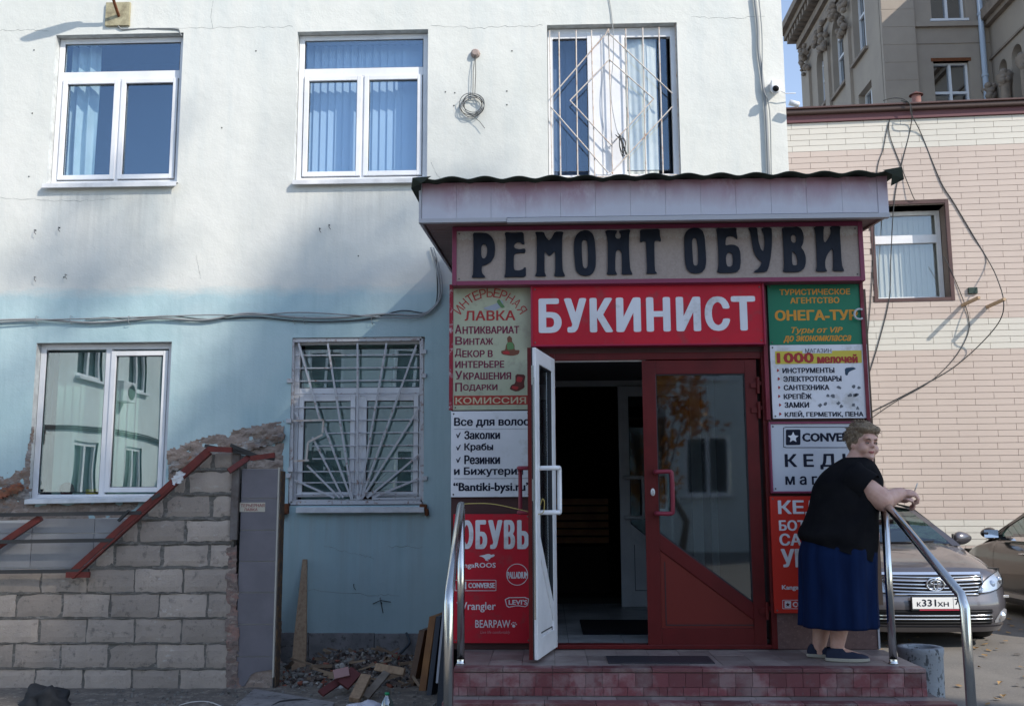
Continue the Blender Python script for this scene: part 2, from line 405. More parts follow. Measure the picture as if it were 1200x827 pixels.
# upper right (behind the diamond grille): two panes and a white infill board between them
a, b, c, d = H3; W = b - a; H = d - c
fr = window(H3, [(.04, .31, .06, .93, 0), (.60, .93, .06, .93, 0)], glassmat('clear_sky_glass', (.95, .97, .98), .08), building)
MB().box(a + .31 * W, a + .60 * W, YW + .08, YW + .14, c + .055, d - .055).build('infill_board', M_pvc, fr, bevel=.004)
MB().box(a + .42 * W, a + .43 * W, YW + .072, YW + .08, c + .06, d - .06).build('infill_strip', M_sill, fr)
MB().box(a + .055, b - .055, YW + .086, YW + .14, d - .11, d - .055).build('top_board', M_pvc, fr, bevel=.003)
sill(X(640, 210, YW - .04), X(800, 210, YW - .04), c + .01, .03, .04, fr)
# lower left
fr = window(H4, [(.045, .49, .05, .95, 0), (.535, .955, .05, .95, 1)], M_glass, building)
a, b, c, d = H4; W = b - a; H = d - c
fbar(fr, a + .49 * W, a + .535 * W, c + .05, d - .05, YW + .087)
sill(X(29, 590, YW - .07), X(191, 585, YW - .07), c + .03, .04, .08, fr, sag=.02)
# lower middle (behind the fan grille)
fr = window(H5, [(.05, .95, .70, .94, 0), (.05, .475, .05, .65, 1), (.525, .95, .05, .65, 1)], M_glass, building)
a, b, c, d = H5; W = b - a; H = d - c
fbar(fr, a + .06, b - .06, c + .65 * H, c + .70 * H, YW + .087, 'transom'); fbar(fr, a + .475 * W, a + .525 * W, c + .05, c + .65 * H, YW + .088)
sill(X(347, 597, YW - .06), X(497, 597, YW - .06), c - .0, .045, .07, fr)
rs = MB()
for (px, py, w, hh) in ((333, 596, .09, .10), (330, 602, .05, .11), (496, 594, .07, .06), (500, 600, .035, .07)):
    p = at(px, py, YW - .03); rs.box(p.x - w / 2, p.x + w / 2, YW - .05, YW - .004, p.z - hh / 2, p.z + hh / 2, None)
rs.build('rust_patch', M_rust, fr, bevel=.01)
# ------------------------------------------------------------------ curtains and blinds
M_curt = mat('pale_curtain', (.70, .76, .72), .9, c2=(.60, .68, .64), vs=4); M_blind = mat('pale_blue_blind', (.62, .68, .74), .8)
M_blindg = mat('pale_green_blind', (.30, .44, .42), .8, rnd=.1); M_cloth = mat('hung_cloth', (.80, .79, .72), .9, c2=(.66, .67, .62), vs=5)
def curtain(x0, x1, z0, z1, y, m, label, amp=.025, fq=38, th=.002, name='curtain', cat='curtain'):
    c = MB(); n = 60; nz = 6
    for j in range(nz + 1):
        for i in range(n + 1):
            u = i / n; xx = x0 + (x1 - x0) * u
            c.v.append((xx, y + amp * math.sin(u * (x1 - x0) * fq * 1.7 + .4 * math.sin(j)) + .3 * amp * math.sin(u * 31 + j * .6), z0 + (z1 - z0) * j / nz))
    for j in range(nz):
        for i in range(n):
            k = j * (n + 1) + i; c.f.append((k, k + 1, k + n + 2, k + n + 1))
    return tag(c.build(name, m, smooth=True, recalc=False), label, cat)
a, b, c, d = H1; W = b - a
curtain(a + .06, a + .27 * W, c, d, YW + .26, M_curt, 'white gathered curtain inside the upper left window, at its left edge', amp=.03, fq=30)
def vblind(h, f0, f1, m, label, pitch=.078, rot=.35, y=.30, group=None):
    a, b, c, d = h; W = b - a; x0, x1 = a + f0 * W, a + f1 * W
    t = thing('vertical_blind', ((x0 + x1) / 2, YW + y, c), label, 'blind', group)
    MB().box(x0, x1, YW + y - .02, YW + y + .02, d - .01, d + .03).build('head_rail', M_pvc, t)
    me = MB().box(-.043, .043, -.001, .001, 0, d - c - .02).mesh('slat', m)
    n = int((x1 - x0) / pitch)
    for i in range(n):
        inst('slat', me, (x0 + (i + .5) * pitch, YW + y, c), t, rot=(0, 0, rot + .05 * math.sin(i * 2.3)))
vblind(H2, .03, .97, M_blind, 'blue-white vertical blind drawn across the upper window in the middle of the wall')
vblind(H3, .03, .33, mat('navy_blind', (.10, .14, .22), .8), 'vertical blind in the left pane of the window with the diamond grille', rot=.25)
cc = curtain(H3[0] + .60 * (H3[1] - H3[0]), H3[1] - .20, H3[2], H3[3] - .1, YW + .15, M_cloth, 'creased pale cloth hung in the right pane behind the diamond grille', amp=.015, fq=15, name='hung_cloth', cat='cloth')
vblind(H4, .05, .98, M_blindg, 'sea-green vertical blind in the big lower left window', rot=.3, y=.36, pitch=.082)
vblind(H5, .03, .97, M_blindg, 'dull green vertical blind behind the fan shaped window grille', rot=.3, y=.36, pitch=.082)
# small things on the sill of the lower left window
M_red = mat('red_plastic', (.35, .03, .03), .4); M_yel = mat('yellow_plastic', (.55, .45, .08), .5)
bm_ = MB(); p = at(78, 578, YW + .22); bm_.lathe([(0, 0), (.05, 0), (.07, .04), (.06, .09), (.02, .12), (0, .12)], (p.x, p.y, H4[2] + .06), 16)
tag(bm_.build('round_pot', mat('dark_pot', (.12, .05, .05), .5), smooth=True), 'dark reddish round pot on the inner sill of the lower left window', 'pot')
bm_ = MB(); p = at(108, 580, YW + .22); bm_.lathe([(0, 0), (.06, 0), (.065, .05), (0, .05)], (p.x, p.y, H4[2] + .06), 16)
tag(bm_.build('small_bowl', M_yel, smooth=True), 'small yellow bowl on the inner sill beside the dark pot', 'bowl')
# potted plant in the lower middle window
pl = thing('house_plant', (X(432, 575, YW + .25), YW + .25, H5[2] + .06), 'dark spiky house plant behind the fan shaped grille', 'plant')
lf = MB(); random.seed(4); bx_, bz_ = pl.location.x, pl.location.z
for k in range(22):
    an = random.uniform(-1.3, 1.3); L = random.uniform(.22, .38); w = .012
    pts = [Vector((bx_ + math.sin(an) * L * s, YW + .25 + random.uniform(-.01, .01) * s, bz_ + .05 + math.cos(an) * L * s - .12 * s * s * abs(an))) for s in (0, .33, .66, 1)]
    for i in range(3):
        w0, w1 = w * (1 - i / 3.2), w * (1 - (i + 1) / 3.2); nn = Vector((math.cos(an), 0, -math.sin(an)))
        lf.quad(pts[i] - nn * w0, pts[i] + nn * w0, pts[i + 1] + nn * w1, pts[i + 1] - nn * w1)
lf.build('leaves', mat('dark_leaf', (.03, .07, .03), .6), pl); MB().lathe([(0, 0), (.05, 0), (.07, .09), (0, .09)], tuple(pl.location), 14).build('pot', mat('dark_pot', (.12, .05, .05), .5), pl)
# ------------------------------------------------------------------ grilles
def bars(gr, segs, r, m, y, flat=False):
    for (x0, y0, x1, y1) in segs:
        q = MB()
        a_, b_ = at(x0, y0, y), at(x1, y1, y)
        if flat: q.bar(a_, b_, r * 2, r * 1.2)
        else: q.tube([a_, b_], r, 6)
        q.build('bar', m, gr)
yg = YW + .035
gr = MB(); p0, p1, p2, p3 = at(644, 36, yg), at(791, 29, yg), at(797, 207, yg), at(647, 211, yg)
for q0, q1 in ((p1, p2), (p3, p0), (p3 + Vector((0, 0, .02)), p2 + Vector((0, 0, .02)))): gr.tube([q0, q1], .006, 6)
G3 = gr.build('window_grille', M_grille_w, None, origin=tuple(p3)); tag(G3, 'rusty cream painted grille of nested diamonds over the upper right window', 'window grille')
# tubes as children
def cbars(parent, segs, r, m, y, flat=False, name='bar'):
    for s_ in segs:
        q = MB(); a_, b_ = at(s_[0], s_[1], y), at(s_[2], s_[3], y); rr = s_[4] if len(s_) > 4 else r
        if flat: q.bar(a_, b_, rr * 2, rr * 1.1)
        else: q.tube([a_, b_], rr, 6)
        q.build(name, m, parent)
cbars(G3, [(655, 38, 657, 206), (675, 36, 677, 206), (693, 36, 697, 206), (713, 34, 718, 204), (733, 34, 738, 206), (753, 33, 757, 204), (772, 32, 777, 203)], .0075, M_grille_w, yg)
cbars(G3, [(708, 42, 645, 115), (713, 34, 709, 42), (713, 39, 788, 110), (645, 125, 713, 203), (788, 125, 716, 203), (714, 70, 668, 118), (668, 118, 716, 170), (714, 70, 766, 116), (766, 116, 716, 170)], .0065, M_grille_w, yg - .012)
# fan grille
yg = YW + .03
fg = MB(); q = [at(343, 399, yg), at(494, 397, yg), at(495, 588, yg), at(341, 589, yg)]
for i in range(4): fg.bar(q[i], q[(i + 1) % 4], .035, .03)
G5 = fg.build('window_grille', M_grille_g, None, origin=tuple(q[3])); tag(G5, 'grey steel fan shaped grille with horizontal bars, one bar bent, over the lower middle window', 'window grille')
ys = [416, 431, 446, 461, 477, 492, 507, 522, 537, 552, 565, 579]
cbars(G5, [(346 if not (490 < yy < 540) else (382 if yy < 515 else 366), yy + .5, 491, yy - .5) for yy in ys], .0075, M_grille_g, yg + .012)
cbars(G5, [(350, 402, 375, 492), (380, 500, 412, 585), (384, 402, 413, 585), (419, 402, 419, 585), (453, 402, 421, 585), (488, 404, 423, 585), (491, 478, 424, 584), (492, 532, 430, 583), (491, 583, 436, 584), (492, 560, 436, 583), (346, 482, 354, 500), (366, 512, 402, 583), (360, 545, 398, 583), (345, 562, 392, 583)], .0095, M_grille_g, yg - .004, flat=True)
cbars(G5, [(342, 493, 379, 492), (379, 492, 378, 507), (378, 509, 361, 518), (361, 518, 359, 538), (344, 540, 362, 539)], .0095, M_grille_w, yg - .03, flat=True)
for px_, py_ in ((339, 446), (338, 493), (338, 557), (340, 550), (496, 440), (496, 412), (497, 560)):
    p = at(px_, py_, YW - .005); hd = MB(); hd.box(p.x - .02, p.x + .03, YW - .02, YW + .03, p.z - .02, p.z + .02); hd.build('hinge', M_grille_g, G5)
# ------------------------------------------------------------------ cables on the main wall
def cable(name, pts, y, r, m, label, cat='cable', group=None, jit=0, n=6, sub=6):
    P = [at(a_[0], a_[1], a_[2] if len(a_) > 2 else y) for a_ in pts]
    c = MB(); c.tube(smoothpath(P, sub), r, n); o = c.build(name, m, smooth=True); return tag(o, label, cat, group)
yc = YW - .03
cable('wall_cable', [(-20, 376), (40, 374), (110, 378), (180, 373), (240, 375), (290, 367), (350, 372), (400, 372), (450, 368), (490, 369), (508, 360), (515, 345), (513, 320), (505, 290)], yc, .011, M_gwire, 'thickest grey cable sagging along the colour line of the wall', group='cables along the wall')
cable('wall_cable', [(-20, 379), (45, 375), (112, 373), (180, 371), (240, 369), (300, 369), (350, 366), (410, 369), (455, 372), (492, 371), (511, 358), (518, 340), (515, 315), (508, 290)], yc - .012, .007, M_gwire, 'thin pale cable twisted over the thick one along the wall', group='cables along the wall')
cable('wall_cable', [(100, 374), (125, 372), (150, 374), (196, 370), (240, 374), (300, 372), (345, 376), (380, 377), (430, 374), (470, 364), (500, 366), (512, 350), (511, 300)], yc + .012, .006, M_wire, 'dark thin cable looping beside the two grey ones on the wall', group='cables along the wall')
for k, px_ in enumerate((44, 84, 152, 345, 357, 436)):
    p = at(px_, 372, YW - .02); c = MB(); c.tube([p + Vector((0, .015, .01)), p + Vector((0, -.03, .01)), p + Vector((.0, -.03, -.05)), p + Vector((.01, 0, -.07))], .003, 5)
    c.build('cable_tie', M_gwire, building)
# lamp bracket with its plate
pl_ = thing('street_lamp_bracket', tuple(at(139, 18, YW)), 'rusty curved lamp arm on a square wooden plate above the upper left window', 'lamp bracket')
c0, c1 = at(124, 32, YW), at(154, 4, YW)
MB().box(c0.x, c1.x, YW - .03, YW - .002, c0.z, c1.z).build('mounting_plate', mat('weathered_plate', (.42, .38, .25), .9, c2=(.20, .17, .11), vs=10, lo=.45, hi=.7, bump=.4), pl_, bevel=.004)
p = at(139, 20, YW - .03); arm = MB()
arm.tube(smoothpath([p + Vector((.0, .02, .0)), p + Vector((0, -.12, .10)), p + Vector((.0, -.25, .24)), p + Vector((0, -.38, .38))], 5), .016, 8); arm.build('arm', M_rust, pl_, smooth=True)
hd = MB(); hd.lathe([(.0, -.12), (.05, -.1), (.10, 0), (.115, .25), (.08, .42), (0, .46)], (0, 0, 0), 14, 'y')
for i, v in enumerate(hd.v): hd.v[i] = (p.x + v[0], p.y - .42 - v[1] * .85, p.z + .42 + v[2] * .4 + v[1] * .62)
hd.build('lamp_head', mat('grey_lamp', (.3, .3, .3), .5), pl_, smooth=True)
MB().tube([p + Vector((-.01, .02, -.02)), p + Vector((.0, .01, -.10)), p + Vector((.03, .02, -.13)), p + Vector((.22, .03, -.12)), p + Vector((.55, .02, -.13)), p + Vector((.63, .02, -.14)), p + Vector((.65, .05, -.2))], .008, 6).build('lamp_wire', M_gwire, pl_)
# coil of cable
co = thing('cable_coil', tuple(at(553, 125, YW - .04)), 'coil of black and white wire hanging from a nail between two upper windows', 'cable coil')
random.seed(3); ce = at(553, 123, YW - .04)
for k in range(7):
    rx = .115 + random.uniform(-.025, .02); ox, oz = random.uniform(-.02, .02), random.uniform(-.02, .02); c = MB()
    c.tube([Vector((ce.x + ox + rx * math.cos(a_), ce.y + .012 * math.sin(3 * a_ + k), ce.z + oz + rx * .95 * math.sin(a_))) for a_ in [i * 2 * math.pi / 28 for i in range(29)]], .0035, 5, False)
    c.build('loop', M_wire if k % 3 else M_gwire, co, smooth=True)
c = MB(); pn = at(557, 62, YW - .03)
c.tube([pn, Vector((pn.x - .02, ce.y, pn.z - .2)), Vector((ce.x + .01, ce.y, ce.z + .11))], .0035, 5); c.tube([pn, Vector((pn.x + .005, ce.y, pn.z - .22)), Vector((ce.x + .03, ce.y, ce.z + .11))], .0035, 5)
c.tube([Vector((ce.x, ce.y, ce.z - .11)), Vector((ce.x + .08, ce.y, ce.z - .18)), Vector((ce.x + .13, ce.y, ce.z - .25))], .003, 5); c.build('hanging_wire', M_wire, co)
MB().lathe([(0, -.03), (.03, -.03), (.045, -.01), (.05, .02), (0, .02)], (pn.x, YW - .02, pn.z), 10, 'y').build('broken_bracket', mat('broken_ceramic', (.35, .28, .25), .8), co)
# wires hanging into the diamond grille
cable('dangling_wire', [(713, -5), (717, 20), (719, 60), (716, 110), (722, 150), (728, 160)], YW - .01, .004, M_gwire, 'thin grey wire dangling from above into the diamond grille')
c = MB(); random.seed(9)
for k in range(5):
    c.tube(smoothpath([at(724 + random.uniform(-3, 3), 156 + k, YW - .02), at(728 + random.uniform(-2, 6), 166, YW - .03), at(733 + random.uniform(-4, 4), 182 + random.uniform(-3, 3), YW - .03), at(729 + random.uniform(-3, 3), 172, YW - .02), at(726, 158, YW - .02)], 4), .004, 5)
tag(c.build('wire_bundle', M_wire, smooth=True), 'tangled bundle of black wire caught in the diamond grille', 'wire bundle')
# conduit at the right corner, junction box, camera
cb = thing('corner_conduit', tuple(at(903, 205, YW)), 'grey conduit and thin cable running down the right corner of the pale wall', 'conduit')
MB().tube(smoothpath([at(x_, y_, YW - .03) for x_, y_ in ((884, -5), (888, 30), (889, 60), (893, 90), (897, 125), (899, 160), (901, 214))], 5), .016, 8).build('pipe', M_gwire, cb, smooth=True)
MB().tube(smoothpath([at(x_, y_, YW - .05) for x_, y_ in ((889, -5), (893, 40), (894, 100), (902, 130), (904, 214))], 5), .006, 6).build('thin_cable', M_gwire, cb, smooth=True)
p = at(907, 106, YW); sc_ = thing('security_camera', (p.x, YW, p.z), 'small white dome camera with a junction box at the wall corner', 'camera')
MB().box(p.x - .045, p.x + .05, YW - .10, YW - .001, p.z - .02, p.z + .07).build('junction_box', M_pvc, sc_, bevel=.006)
MB().lathe([(0, .0), (.045, .0), (.045, .03), (0, .035)], (p.x - .02, YW - .16, p.z - .05), 16, 'y').build('dome_base', M_pvc, sc_, smooth=True)
MB().lathe([(0, -.03), (.02, -.025), (.032, 0), (.032, .01)], (p.x - .02, YW - .165, p.z - .05), 14, 'y').build('lens', M_black, sc_, smooth=True)
MB().tube([Vector((p.x - .02, YW - .1, p.z - .05)), Vector((p.x + .05, YW - .08, p.z - .04)), Vector((p.x + .1, YW - .07, p.z - .065)), Vector((p.x + .2, YW - .06, p.z - .06))], .005, 6).build('cable', M_pvc, sc_)
p2 = at(931, 120, YW - .1); fl = MB().lathe([(0, 0), (.03, 0), (.03, .09), (.022, .1), (0, .1)], (0, 0, 0), 14, 'x')
fl.v = [tuple(Matrix.Rotation(.3, 3, 'Y') @ Vector(v) + p2 + Vector((-.05, 0, 0))) for v in fl.v]
tag(fl.build('bullet_camera', M_pvc, smooth=True), 'small white bullet shaped lamp poking past the wall corner on a cable', 'camera')
# anchor hooks, plug holes, cracks in the render
hk = MB(); random.seed(5)
for (a_, b_) in ((40, 59), (38, 133), (34, 207), (522, 108), (533, 109), (532, 124), (594, 107), (594, 123), (42, 270), (70, 267), (375, 268), (386, 264), (75, 325), (420, 300), (260, 150), (300, 60), (600, 60)):
    q = at(a_, b_, YW); hk.box(q.x - .006, q.x + .006, YW - .004, YW - .001, q.z - .006, q.z + .006)
for (a_, b_) in ((42, 270), (70, 267), (375, 268), (386, 264), (415, 684), (446, 700), (78, 322), (42, 325)):
    q = at(a_, b_, YW); hk.tube([q, q + Vector((0, -.03, 0)), q + Vector((.005, -.035, -.03)), q + Vector((.02, -.03, -.05))], .003, 5)
hk.tube([at(437, 707, YW - .01), at(446, 703, YW - .03), at(458, 705, YW - .02)], .004, 5); hk.tube([at(446, 704, YW - .01), at(449, 718, YW - .02)], .004, 5)
hk.build('wall_hook', M_wire, building)

# hairline cracks and seams in the render
ck = MB(); random.seed(14)
for pts in (((150, 34), (230, 33), (300, 32), (348, 31)), ((505, 30), (560, 33), (600, 31), (640, 30)), ((0, 36), (30, 35), (60, 36)), ((250, 0), (247, 20), (250, 36)), ((810, 20), (860, 22), (900, 18)), ((505, 190), (512, 205), (520, 215)), ((230, 300), (236, 330)), ((0, 232), (80, 236), (150, 232)), ((380, 640), (420, 650), (440, 654)), ((455, 640), (500, 641)), ((350, 690), (440, 697), (470, 697))):
    P = [at(a_, b_, YW - .0008) for a_, b_ in pts]; Q = []
    for i in range(len(P) - 1):
        for k in range(10): t_ = k / 10; q_ = P[i].lerp(P[i + 1], t_); Q.append(q_ + Vector((0, 0, random.uniform(-.012, .012))))
    ck.tube(Q, [random.uniform(.0004, .0017) for _ in Q], 4)
tag(ck.build('hairline_crack', mat('crack_shadow', (.20, .21, .20), .9), building), kind='stuff')
# ================================================================== exposed masonry scars, block wall, tiles
def inpoly(x, z, P):
    r = False; j = len(P) - 1
    for i in range(len(P)):
        if (P[i][1] > z) != (P[j][1] > z) and x < (P[j][0] - P[i][0]) * (z - P[i][1]) / (P[j][1] - P[i][1]) + P[i][0]: r = not r
        j = i
    return r
def rough_patch(name, pxpoly, y, th, m, cell=.025, amp=.03, seed=0, parent=None, label=None, cat=None, edge=.02):
    P = [(at(a_, b_, y).x, at(a_, b_, y).z) for a_, b_ in pxpoly]; random.seed(seed)
    x0, x1 = min(p[0] for p in P), max(p[0] for p in P); z0, z1 = min(p[1] for p in P), max(p[1] for p in P)
    nx, nz = int((x1 - x0) / cell) + 2, int((z1 - z0) / cell) + 2; o = MB(); idx = {}
    def vid(i, j):
        if (i, j) not in idx:
            xx = x0 + i * cell + random.uniform(-.35, .35) * cell; zz = z0 + j * cell + random.uniform(-.35, .35) * cell
            d = noise.fractal(Vector((xx * 6, seed, zz * 9)), 1, 2, 5); idx[(i, j)] = len(o.v); o.v.append((xx, y - th - amp * d, zz))
        return idx[(i, j)]
    cells = set()
    for i in range(-1, nx):
        for j in range(-1, nz):
            cx, cz = x0 + (i + .5) * cell, z0 + (j + .5) * cell
            w = edge * noise.noise(Vector((cx * 7, cz * 7, seed + 3.3)))
            if inpoly(cx + w, cz + w, P): cells.add((i, j)); o.f.append((vid(i, j), vid(i + 1, j), vid(i + 1, j + 1), vid(i, j + 1)))
    for (i, j) in cells:        # close the rim back to the wall
        for (di, dj, a_, b_) in ((-1, 0, (i, j), (i, j + 1)), (1, 0, (i + 1, j), (i + 1, j + 1)), (0, -1, (i, j), (i + 1, j)), (0, 1, (i, j + 1), (i + 1, j + 1))):
            if (i + di, j + dj) not in cells:
                va, vb = o.v[idx[a_]], o.v[idx[b_]]; k = len(o.v); o.v += [(va[0], y + .003, va[2]), (vb[0], y + .003, vb[2])]; o.f.append((idx[a_], idx[b_], k + 1, k))
    ob = o.build(name, m, parent)
    return tag(ob, label, cat) if label else ob
def scarmat(name, a_, b_, c_, d_):
    m, t, b = nt(name); b.inputs['Roughness'].default_value = .95
    c = mixc(t, ramp(t, noi(t, 5, 6, .7, sc=(1, 1, 2)), .42, .52), a_, b_); c = mixc(t, ramp(t, noi(t, 11, 6, .7, sc=(1, 1, 2.5)), .54, .6), c, c_)
    c = mixc(t, ramp(t, noi(t, 23, 5, .7), .60, .66), c, d_); t.links.new(c, b.inputs['Base Color']); bumpn(t, b, noi(t, 40, 6, .75), .8, .02); return m
M_scar = scarmat('exposed_masonry', (.36, .29, .245), (.30, .23, .19), (.42, .34, .29), (.18, .16, .14))
M_scar2 = scarmat('exposed_render_grey', (.36, .34, .32), (.26, .19, .15), (.20, .18, .17), (.30, .12, .05))
rough_patch('exposed_masonry', [(197, 527), (240, 512), (333, 492), (333, 530), (330, 560), (290, 590), (270, 600), (197, 600)], YW, .01, M_scar, cell=.018, seed=1, parent=building, edge=.008)
rough_patch('broken_ledge', [(200, 541), (240, 528), (333, 507), (333, 516), (262, 536), (198, 553)], YW - .02, .02, M_scar2, cell=.016, amp=.035, seed=2, parent=building, edge=.01)
rough_patch('exposed_masonry', [(-12, 562), (8, 556), (30, 548), (36, 575), (28, 600), (-12, 612)], YW, .01, M_scar2, seed=3, parent=building)
rough_patch('exposed_masonry', [(-12, 590), (30, 590), (190, 586), (196, 606), (130, 612), (-12, 615)], YW, .01, M_scar, seed=4, parent=building)
rough_patch('crumbled_edge', [(37, 500), (39, 500), (36, 545), (33, 588), (27, 590), (30, 545)], YW, .005, M_scar2, cell=.015, amp=.01, seed=5, parent=building)
rough_patch('crumbled_edge', [(322, 700), (330, 730), (330, 800), (318, 800)], YW - .05, .02, M_scar, cell=.02, amp=.03, seed=6, parent=building)
rough_patch('fallen_tile_scar', [(0, 573), (25, 565), (30, 571), (20, 578), (2, 584), (-8, 580)], YW - .04, .02, scarmat('orange_brick_scar', (.26, .12, .07), (.30, .10, .05), (.12, .08, .07), (.3, .2, .14)), cell=.015, seed=7, parent=building)
# ------------------------------------------------------------------ block wall
bw = thing('concrete_block_wall', (X(135, 800, YB), YB, 0), 'unfinished wall of grey-pink concrete blocks with rough mortar at lower left', 'wall')
def blockmat(nm, c1, c2):
    m, t, b = nt(nm); b.inputs['Roughness'].default_value = .92
    g_ = N(t, 'ShaderNodeObjectInfo'); c = mixc(t, ramp(t, noi(t, 3, 6, .65), .3, .7), c1, c2)
    c = mixc(t, ramp(t, noi(t, 14, 6, .75), .56, .68, 0, .7), c, (.15, .135, .12)); c = mixc(t, ramp(t, noi(t, 9, 5, .7, sc=(1, 1, 1.7)), .62, .7, 0, .6), c, (.52, .49, .45))
    hv = N(t, 'ShaderNodeHueSaturation'); t.links.new(ramp(t, g_.outputs['Random'], 0, 1, .78, 1.12), hv.inputs['Value']); t.links.new(c, hv.inputs['Color'])
    t.links.new(hv.outputs[0], b.inputs['Base Color']); bumpn(t, b, noi(t, 55, 6, .7), .6, .012); return m
M_block = blockmat('concrete_block', (.44, .37, .315), (.35, .30, .26))
M_mortar = scarmat('rough_mortar', (.20, .185, .165), (.15, .14, .125), (.26, .24, .215), (.11, .10, .09))
XBR = X(272, 700, YB); XBL = X(-60, 700, YB)
pitch = .1985
dA, dB = at(84, 676, YB), at(243, 527, YB)           # the diagonal line of the red bar
def diag_x(z): return dA.x + (dB.x - dA.x) * (z - dA.z) / (dB.z - dA.z)
ztop = Zp(240, 531, YB); zlow = Zp(60, 671, YB)
# mortar core behind and between the blocks
core = MB(); cw = .30
zt_ = [zlow, ztop]
P = [(XBL, -.02), (XBR - .004, -.02), (XBR - .004, ztop - .01), (diag_x(ztop) + .02, ztop - .01), (diag_x(zlow) + .02, zlow - .005), (XBL, zlow - .005)]
core.prism(P, YB - .001, YB + cw); core.build('mortar_core', M_mortar, bw)
random.seed(21)
def rblock(x0, x1, z0, z1, seed, d=.012, slope=None):
    """a block: front face gridded with worn, uneven edges"""
    o = MB(); nx, nz = 7, 4; rnd = random.Random(seed); y = YB - d + rnd.uniform(-.004, .004)
    for j in range(nz + 1):
        for i in range(nx + 1):
            u, v = i / nx, j / nz; xx, zz = x0 + (x1 - x0) * u, z0 + (z1 - z0) * v
            e = (i in (0, nx)) or (j in (0, nz))
            if e: xx += rnd.uniform(-.007, .007); zz += rnd.uniform(-.006, .006)
            o.v.append((xx, y + (.008 if e else 0) + rnd.uniform(-.0015, .0015), zz))
    for j in range(nz):
        for i in range(nx): k = j * (nx + 1) + i; o.f.append((k, k + 1, k + nx + 2, k + nx + 1))
    rim = [i for i in range(nx + 1)] + [nx + (nx + 1) * j for j in range(1, nz + 1)] + [nz * (nx + 1) + i for i in range(nx - 1, -1, -1)] + [(nx + 1) * j for j in range(nz - 1, 0, -1)]
    b0 = len(o.v)
    for r_ in rim: v = o.v[r_]; o.v.append((v[0], YB + .02, v[2]))
    for i in range(len(rim)): j = (i + 1) % len(rim); o.f.append((rim[j], rim[i], b0 + i, b0 + j))
    return o
offs = {0: .02, 1: .21, 2: .06, 3: .25, 4: .05, 5: .22, 6: .03, 7: .21, 8: .02, 9: .2}
for k in range(10):
    z0 = -.035 + k * pitch; z1 = z0 + pitch; gap = .009 if k < 5 else .017
    zm = (z0 + z1) / 2
    xl = XBL if zm < zlow else diag_x(zm) - .0
    x = XBR - (.405 if k % 2 == 0 else .20) * 1.0
    xr = XBR - .006
    first = True
    while xr > xl + .03:
        x0 = max(x, xl); zz1 = min(z1 - gap, ztop)
        if xr - x0 > .05 and zz1 - z0 > .06:
            rblock(x0 + gap * 1.0, xr - gap * .9, z0 + gap, zz1, k * 50 + int(xr * 100)).build('block', M_block, bw)
        xr = x; x = x - .392 - random.uniform(-.01, .012)
# squeezed-out mortar along joints
mo = MB(); random.seed(8)
for k in range(1, 10):
    z = -.035 + k * pitch
    xl = XBL if z < zlow else diag_x(z); xx = xl; pr = None
    while xx < XBR - .02:
        w = .02; h = (.008 if k < 4 else .014) + .016 * noise.noise(Vector((xx * 6, k * 3.1, 0))) + .010 * noise.noise(Vector((xx * 22, k * 3.1, 2))); h = max(.003, h); y = YB - .012 - .016 * noise.noise(Vector((xx * 5, k, 5)))
        cur = [(xx, YB + .02, z + h), (xx, y, z + h * .5), (xx, y, z - h * .5), (xx, YB + .02, z - h)]
        b_ = len(mo.v); mo.v += cur
        if pr is not None:
            for q_ in range(3): mo.f.append((pr + q_, pr + q_ + 1, b_ + q_ + 1, b_ + q_))
        pr = b_; xx += w
mo.build('joint_mortar', M_mortar, bw)
# rough pinkish right edge
rough_patch('rough_edge', [(266, 640), (277, 640), (280, 720), (280, 812), (264, 812), (266, 730)], YB - .005, .01, scarmat('pink_rubble', (.30, .18, .15), (.22, .17, .15), (.34, .28, .24), (.12, .1, .1)), cell=.014, amp=.02, seed=11, parent=bw)
MB().box(X(270, 600, YB - .04), X(278.5, 600, YB - .04), YB - .04, YB - .002, Zp(270, 632, YB), Zp(270, 524, YB)).build('steel_post', mat('grey_post', (.17, .155, .15), .7, c2=(.10, .08, .07), vs=8), bw, bevel=.003)
# ------------------------------------------------------------------ grey tiled panel behind the red bars
M_tile = mat('pale_grey_tile', (.30, .30, .31), .3, c2=(.25, .25, .26), vs=3, bump=.05, rnd=.06); M_grout = mat('white_grout', (.55, .54, .52), .8)
M_tiled = mat('dark_grey_tile', (.185, .175, .195), .35, c2=(.155, .148, .165), vs=4, rnd=.08)
YT = YB + .03
tp = thing('tiled_wall', (X(70, 672, YT), YT, zlow), 'pale grey glazed tiles with white grout above the block wall at the left edge', 'tiled wall')
xr_top = X(176, 601, YT); xr_bot = X(96, 671, YT); x0_ = X(-60, 640, YT); zt = Zp(80, 606, YT); zt2 = Zp(0, 611, YT)
MB().prism([(x0_, zlow - .004), (xr_bot, zlow - .004), (xr_top + .03, zt), (x0_, zt2)], YT + .004, YT + .10).build('grout_bed', M_grout, tp)
def clip(poly, a_, b_, c_):       # keep a*x + b*z <= c
    out = []
    for i in range(len(poly)):
        p, q_ = poly[i], poly[(i + 1) % len(poly)]; fp, fq = a_ * p[0] + b_ * p[1] - c_, a_ * q_[0] + b_ * q_[1] - c_
        if fp <= 0: out.append(p)
        if (fp < 0) != (fq < 0): t_ = fp / (fp - fq); out.append((p[0] + (q_[0] - p[0]) * t_, p[1] + (q_[1] - p[1]) * t_))
    return out
vx = [X(-36, 640, YT), X(37, 640, YT), X(110, 640, YT), X(183, 640, YT)]; hz = [zlow - .02, Zp(70, 665, YT), Zp(70, 624.5, YT), zt + .06]
dx_, dz_ = xr_top - xr_bot, zt - zlow
